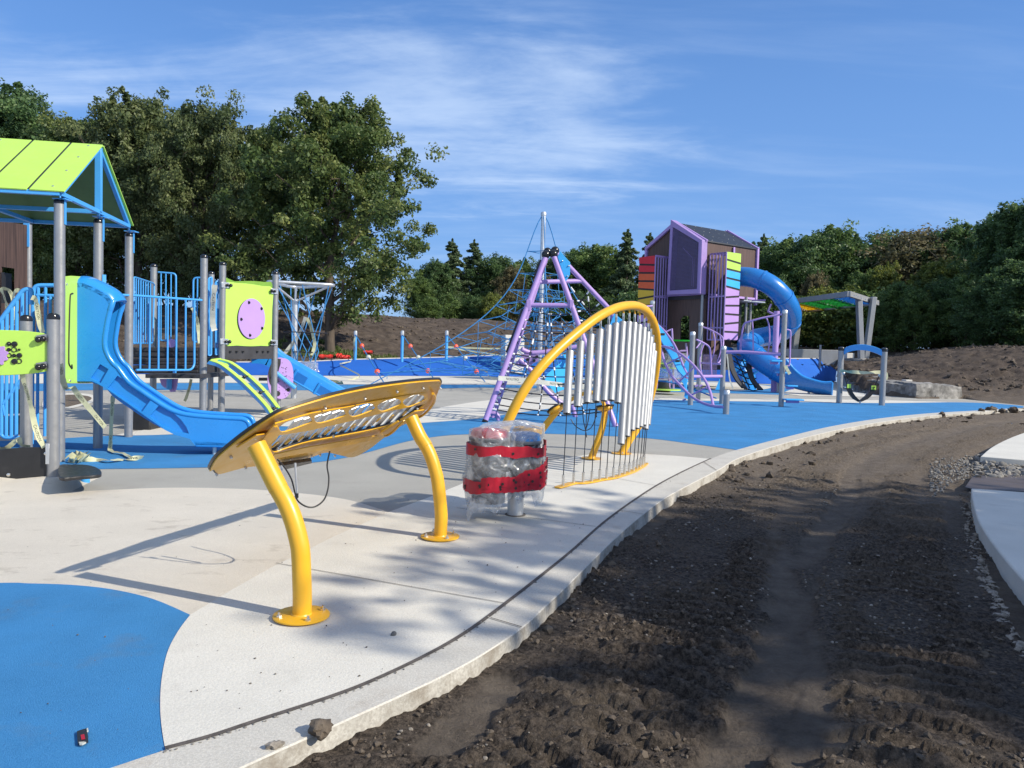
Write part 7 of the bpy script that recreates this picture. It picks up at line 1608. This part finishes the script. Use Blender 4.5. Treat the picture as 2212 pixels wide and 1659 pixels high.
tape('caution tape strung inside the rope funnel from top to plastic', qs(A3([(1775,770),(1745,860),(1700,955),(1650,1020),(1590,1092)]), 21.6), .13, lambda t: .5*math.sin(t*5), mat='tape_white', across=(1,0,.3), seed=13)
tape('caution tape hanging down the right side of the rope funnel', qs(A3([(1788,778),(1820,850),(1842,940),(1856,1000),(1846,1060),(1832,1105)]), 21.6), .12, lambda t: .4*math.sin(t*5), across=(1,0,.2), seed=14)
tape('faded caution tape tied up between the railings near the lime bubble panel', qs(A3([(985,490),(975,600),(970,700),(968,800),(975,860),(985,890)]), 14.5), .13, lambda t: .3*math.sin(t*5), mat='tape_white', across=(1,.2,0), seed=15)
tape('caution tape hanging inside the blue railing on the deck', qs(A3([(790,690),(810,730),(830,790),(842,860),(850,930),(855,1000)]), 14.4), .09, lambda t: .5*math.sin(t*5), across=(1,.2,0), seed=16)
tape('caution tape hanging below the deck behind the big slide', qs(A3([(780,1312),(770,1370),(755,1420),(735,1480),(722,1502)]), 14.8), .07, across=(1,.2,0), seed=17)
A2b = zpx(658.3, 631.0, .19843)
tape('yellow heap of caution tape on the white band by the bank', [G(*p, .05+.06*(i % 2)) for i, p in enumerate(A2b([(95,972),(150,958),(210,968),(180,985),(260,975),(330,984),(270,965),(380,988),(300,992),(415,984)]))], .18, lambda t: 2*math.sin(t*13), letters=False, across=(0,.5,.8), seed=18)
tape('long caution tape lying along the foot of the blue rope posts', qs(A2b([(505,755),(440,768),(385,780),(390,800),(440,822),(520,862),(600,912),(520,950),(420,975)]), 43.0, 34.5), .10, letters=False, seed=19)
tape('caution tape wound down the leftmost blue rope post', qs(A2b([(548,480),(538,560),(548,620),(536,690),(512,720),(500,755)]), 43.3), .14, lambda t: 2*t, letters=False, across=(1,0,0), seed=20)
tape('caution tape stretched over the soil mound behind the rope pyramid', qs(A2b([(1520,595),(1700,604),(1900,612),(2130,616)]), 45.5), .12, letters=False, mat='tape', seed=21)
tape('second caution tape sloping over the soil mound behind the rope pyramid', qs(A2b([(1560,598),(1700,625),(1900,655),(2200,702)]), 45.0), .12, letters=False, seed=22)
tape('caution tape lying over the blue bank beside the net climber', qs(A2b([(1815,800),(1900,835),(1985,870),(1995,905),(2040,940),(2110,946)]), 41.0, 34.5), .10, letters=False, seed=23)
tape('short caution tape tied at the foot of the lilac hand rail', qs(A6([(1335,1222),(1342,1245),(1356,1270),(1370,1292)]), 24.1), .13, letters=True, across=(1,0,.4), seed=24)
tape('long white tape hanging from the lilac beam beside the silver post', qs(A6([(855,1128),(862,1180),(870,1260),(880,1340),(905,1410)]), 25.2), .06, letters=False, mat='tape_white', across=(1,0,0), seed=25)
# ------------------------------------------------------------------ orange mesh rolls under the oak
for i, (x, y, w_, h_, lab) in enumerate(((705,776,30,10,'flattened heap of red orange barrier mesh left of the oak trunk'),(733,771,11,14,'upright curl of red orange barrier mesh right of the oak trunk'),(747,773,17,11,'rolled red orange barrier mesh lying beside the bank edge'),(795,761,18,7,'small scrap of red orange barrier mesh behind the first rope post'))):
    c = Q(x, y, 45.0); g = gz(c.x, c.y); c.z = max(c.z, g); rw = w_/F*45/2; rh = h_/F*45/2; b = MB(); rn = random.Random(i); rr = []
    for j in range(13):
        ring = []
        for k in range(16):
            a = 2*math.pi*k/16; r = 1+.22*math.sin(a*3+j)+rn.uniform(-.12,.12); ring.append(c+V(((j/12-.5)*2*rw+rn.uniform(-.04,.04), math.cos(a)*rh*r*1.1, math.sin(a)*rh*r)))
        rr.append(ring)
    b.loft(rr, caps=False); o = tag(b.build('barrier_mesh', M['snow_fence'], None, sharp=180), lab, 'barrier mesh', 'orange barrier mesh under the oak')
# ------------------------------------------------------------------ litter, clods, gravel
lt = thing('litter_scrap', 'torn black and red wrapper lying on the near blue circle', 'litter', G(178,1592))
def gp2(pts, z): return [G(x, y, z) for x, y in pts]
wr = MB(); wr.prism([gp2([(166,1582),(173,1579),(187,1575),(190,1590),(191,1604),(180,1609),(168,1609),(167,1596)], .010)], V((0,0,.004))); wr.build('wrapper', M['black_plastic'], lt)
sr_ = MB(); sr_.prism([gp2([(174,1588),(182,1586),(184,1596),(176,1598)], .0155)], V((0,0,.001))); sr_.build('red_print', M['red_tape'], lt)
fr3 = MB(); fr3.prism([gp2([(170,1606),(181,1605),(186,1606),(178,1610),(172,1610)], .012)], V((0,0,.006))); fr3.prism([gp2([(187,1577),(190,1575),(191,1581),(188,1582)], .013)], V((0,0,.006))); fr3.build('torn_edge', M['tape_white'], lt)
rk = random.Random(3)
def clod(c, r, lab, mat='clod', name='soil_clod', cat='soil clod', sc=(1,1,.75)):
    b = MB(); b.rock(c, r, rk, 3, sc, .13)
    for v in b.bm.verts:
        n_ = fbm(np.array([v.co.x*28]), np.array([v.co.y*28+v.co.z*31]), 3, 8)[0]; v.co = Vector(c)+(v.co-Vector(c))*(.45+1.1*n_)
    o = b.build(name, M[mat], None, sharp=60); return tag(o, lab, cat)
clod(G(694,1574,.03), .042, 'lumpy brown clod of soil sitting on the near concrete curb', sc=(1.2,.95,.75))
clod(G(597,1608,.02), .026, 'smooth pale stone on the near concrete curb', 'gravel', 'stone', 'stone', (1.3,.9,.7))
clod(G(851,1369,.012), .017, 'small dark stone lying alone on the concrete beside the base plate', 'stone', 'stone', 'stone')
# far clods on the curb rim
for k, (x, y, r) in enumerate(((2140,880,.15),(2188,880,.13),(2035,889,.08),(2120,882,.09),(2166,882,.10))):
    clod(G(x, y+5, .03), r, ['largest dark clod on the far curb at right','tall clod on the far curb near the picture edge','small flat clod furthest left on the far curb','low clod just left of the largest on the far curb','rounded clod between the two large ones on the far curb'][k])
rng = np.random.default_rng(11)
def scatter(name, m, P, R_, lab, cat, sub=1, flat=.7, rough=.28, shp=50):
    ico = bmesh.new(); bmesh.ops.create_icosphere(ico, subdivisions=sub, radius=1); iv = np.array([v.co[:] for v in ico.verts]); fi = np.array([[v.index for v in f.verts] for f in ico.faces]); ico.free(); n = len(P); k = len(iv)
    a = rng.random(n)*6.28; ca, sa = np.cos(a), np.sin(a); sx = rng.uniform(.75,1.35,(n,1)); v = iv[None]*(1+rng.uniform(-rough,rough,(n,k,1)))
    v = v*np.concatenate([sx, np.ones((n,1)), flat*rng.uniform(.7,1.2,(n,1))],1)[:,None,:]; x = v[...,0]*ca[:,None]-v[...,1]*sa[:,None]; y = v[...,0]*sa[:,None]+v[...,1]*ca[:,None]; v = np.stack([x,y,v[...,2]],-1)*R_[:,None,None]+P[:,None,:]
    f = (fi[None]+np.arange(n)[:,None,None]*k).reshape(-1,3); o = npmesh(name, v.reshape(-1,3), f, m, smooth=True); o.data.set_sharp_from_angle(angle=R(shp)); return stuff(tag(o, lab, cat))
def place(n, x0, x1, y0, y1, fn=None):
    x = rng.uniform(x0,x1,n); y = y0+(y1-y0)*rng.random(n)**1.5; z, d, tr = ground_z(x, y); k = (d > .02) & (tr < .35)
    if fn is not None: k &= fn(x, y, d)
    return np.stack([x[k],y[k],z[k]],1), d[k]
P, d = place(80000, -2.3, 7, 1.5, 10, lambda x, y, d: rng.random(len(x)) < .12+.55*np.exp(-d/.25)*(fbm(x*1.1,y*1.1,2,101) > .5)+.6*(fbm(x*1.3,y*1.3,3,2) > .56))
Rr = .0035+.014*rng.random(len(P))**3; big = (d < .5) & (rng.random(len(P)) < .08); Rr[big] *= 2.0; P[:,2] += Rr*.2
scatter('soil_clods', M['clod'], P, Rr, 'crumbled dark clods of soil along the dug track by the curb', 'soil', 1, .8, .42, 20)
P, d = place(9000, -2, 9, 1.5, 16, lambda x, y, d: fbm(x*.8, y*.8, 3, 19) > .46); Rr = .004+.010*rng.random(len(P))**2; P[:,2] += Rr*.3
scatter('gravel', M['gravel'], P, Rr, 'small pale stones scattered through the dark soil track', 'gravel', 1, .75, .2)
P, d = place(9000, 1, 22, 10, 30, lambda x, y, d: (d < 1.1) & (rng.random(len(x)) < np.exp(-d/.3))); Rr = .02+.05*rng.random(len(P))**2; P[:,2] += Rr*.3
scatter('soil_clods', M['clod'], P, Rr, 'line of soil clods thrown against the far curve of the curb', 'soil', 1, .8, .35)
P, d = place(14000, -26, 42, 34, 64, lambda x, y, d: (d > .3) & (fbm(x*.5, y*.5, 3, 6) > .42)); Rr = .03+.10*rng.random(len(P))**3; P[:,2] += Rr*.2
scatter('soil_clods', M['clod'], P, Rr, 'loose soil clods lying over the graded mounds behind the playground', 'soil', 1, .8, .4, 20)
# rubble between the slabs
n = 1500; t = rng.random(n); x = 2010+(2260-1985)*t; yv = 985+rng.random(n)*48+np.where(x < 2095, (2095-x)*.6*rng.random(n), 0)
pp = np.array([G(a, b, -.06)[:] for a, b in zip(x, yv)]); Rr = np.where(x > 2110, .012+.05*rng.random(n)**4, .008+.018*rng.random(n)**2); k = (rng.random(n) < .95); pp[:,2] += Rr*.4
scatter('rubble', M['rubble'], pp[k], Rr[k], 'pale broken concrete rubble heaped between the two slabs', 'rubble', 1, .85, .38)
n = 420; t = rng.random(n); fx = np.interp(t, [0,.2,.5,.8,1], [2098,2108,2135,2180,2230]); fy = np.interp(t, [0,.2,.5,.8,1], [1075,1150,1230,1330,1420]); pp = np.array([G(a-rng.random()*26, b+rng.random()*14, -.09)[:] for a, b in zip(fx, fy)]); Rr = .006+.022*rng.random(n)**3; pp[:,2] += Rr*.3
scatter('rubble', M['gravel'], pp, Rr, 'pale crumbs of concrete along the curved slab edge', 'rubble', 1, .8, .35)
# crumbs on the path and rubber
pts = []; 
for _ in range(170):
    if rng.random() < .65: pts.append(G(1120+rng.normal()*150, 1050+abs(rng.normal())*120, .012))
    else: pts.append(G(rng.uniform(420,1100), rng.uniform(1110,1560), .010))
for _ in range(60): pts.append(G(rng.uniform(0,900), rng.uniform(1070,1640), .008))
P = np.array([p[:] for p in pts]); dd = outside(P[:,0], P[:,1]); P = P[dd < -.25]; scatter('crumbs', pm('crumbs', (.12,.105,.09), .9, var=.4, vs=30), P, .002+.004*rng.random(len(P))**3, 'tiny dark crumbs of soil scattered on the pale concrete path', 'soil crumbs', 1, .7, .3)
# joint grit
jp = [G(x+rng.normal()*2, y+rng.normal()*1.2, .013) for x, y in jw for _ in range(3)]; P = np.array([p[:] for p in jp]); scatter('crumbs', M['rubble'], P, .002+.004*rng.random(len(P))**2, 'pale grit lying along the dark joint of the path', 'grit', 1, .7, .3)
# ------------------------------------------------------------------ small repeated fittings: every piece an object of its own
def split_loose(o, gap):
    me = o.data; nv = len(me.vertices); co = np.empty(nv*3, np.float32); me.vertices.foreach_get('co', co); co = co.reshape(-1,3); par = list(range(nv))
    def find(i):
        while par[i] != i: par[i] = par[par[i]]; i = par[i]
        return i
    for e in me.edges:
        a, b = find(e.vertices[0]), find(e.vertices[1])
        if a != b: par[a] = b
    isl = {}
    for i in range(nv): isl.setdefault(find(i), []).append(i)
    keys = list(isl); bx = [(co[isl[k]].min(0)-gap, co[isl[k]].max(0)+gap) for k in keys]; g = list(range(len(keys)))
    def fg(i):
        while g[i] != i: g[i] = g[g[i]]; i = g[i]
        return i
    for i in range(len(keys)):
        for j in range(i):
            if (bx[i][0] <= bx[j][1]).all() and (bx[j][0] <= bx[i][1]).all(): g[fg(i)] = fg(j)
    cl = {}
    for i, k in enumerate(keys): cl.setdefault(fg(i), set()).update(isl[k])
    cl = list(cl.values())
    if len(cl) < 2: return
    owner = {}
    for q, s in enumerate(cl):
        for i in s: owner[i] = q
    faces = [[] for _ in cl]
    for p in me.polygons: faces[owner[p.vertices[0]]].append((tuple(p.vertices), p.use_smooth))
    base = o.name.split('.')[0]
    for q, s in enumerate(cl):
        ids = sorted(s); mp = {v: i for i, v in enumerate(ids)}; m = bpy.data.meshes.new(base); m.from_pydata([co[i].tolist() for i in ids], [], [[mp[v] for v in f] for f, _ in faces[q]]); m.materials.append(me.materials[0])
        m.polygons.foreach_set('use_smooth', [sm for _, sm in faces[q]]); m.set_sharp_from_angle(angle=R(40))
        if q == 0: o.data = m
        else: c = o.copy(); c.data = m; COL.objects.link(c)
SPLIT = {'bolt':.0005,'net_clip':-.002,'knob':.001,'bead':.001,'ring_mark':.001,'deck_slot':.001,'ladder_rung':.002,'side_pocket':.001,'side_rib':-.001,'hand_hold':.001,'key_clip':-.001,'oval_mark':-.001,'clamp_plate':.001,'corner_rope':-.02,'deck':.001,'deck_beam':-.02,'inner_rail':-.01,'column_arm':-.02,'stair_tread':.001,'step_riser':.02,'trim':-.03,'roof':-.004,'torn_edge':.001,'loose_flap':.001,'roof_frame':-.012,'roof_lining':-.02,'roof_seam':-.02}
for o in [o for o in bpy.data.objects if o.type == 'MESH' and o.name.split('.')[0] in SPLIT]: split_loose(o, SPLIT[o.name.split('.')[0]])
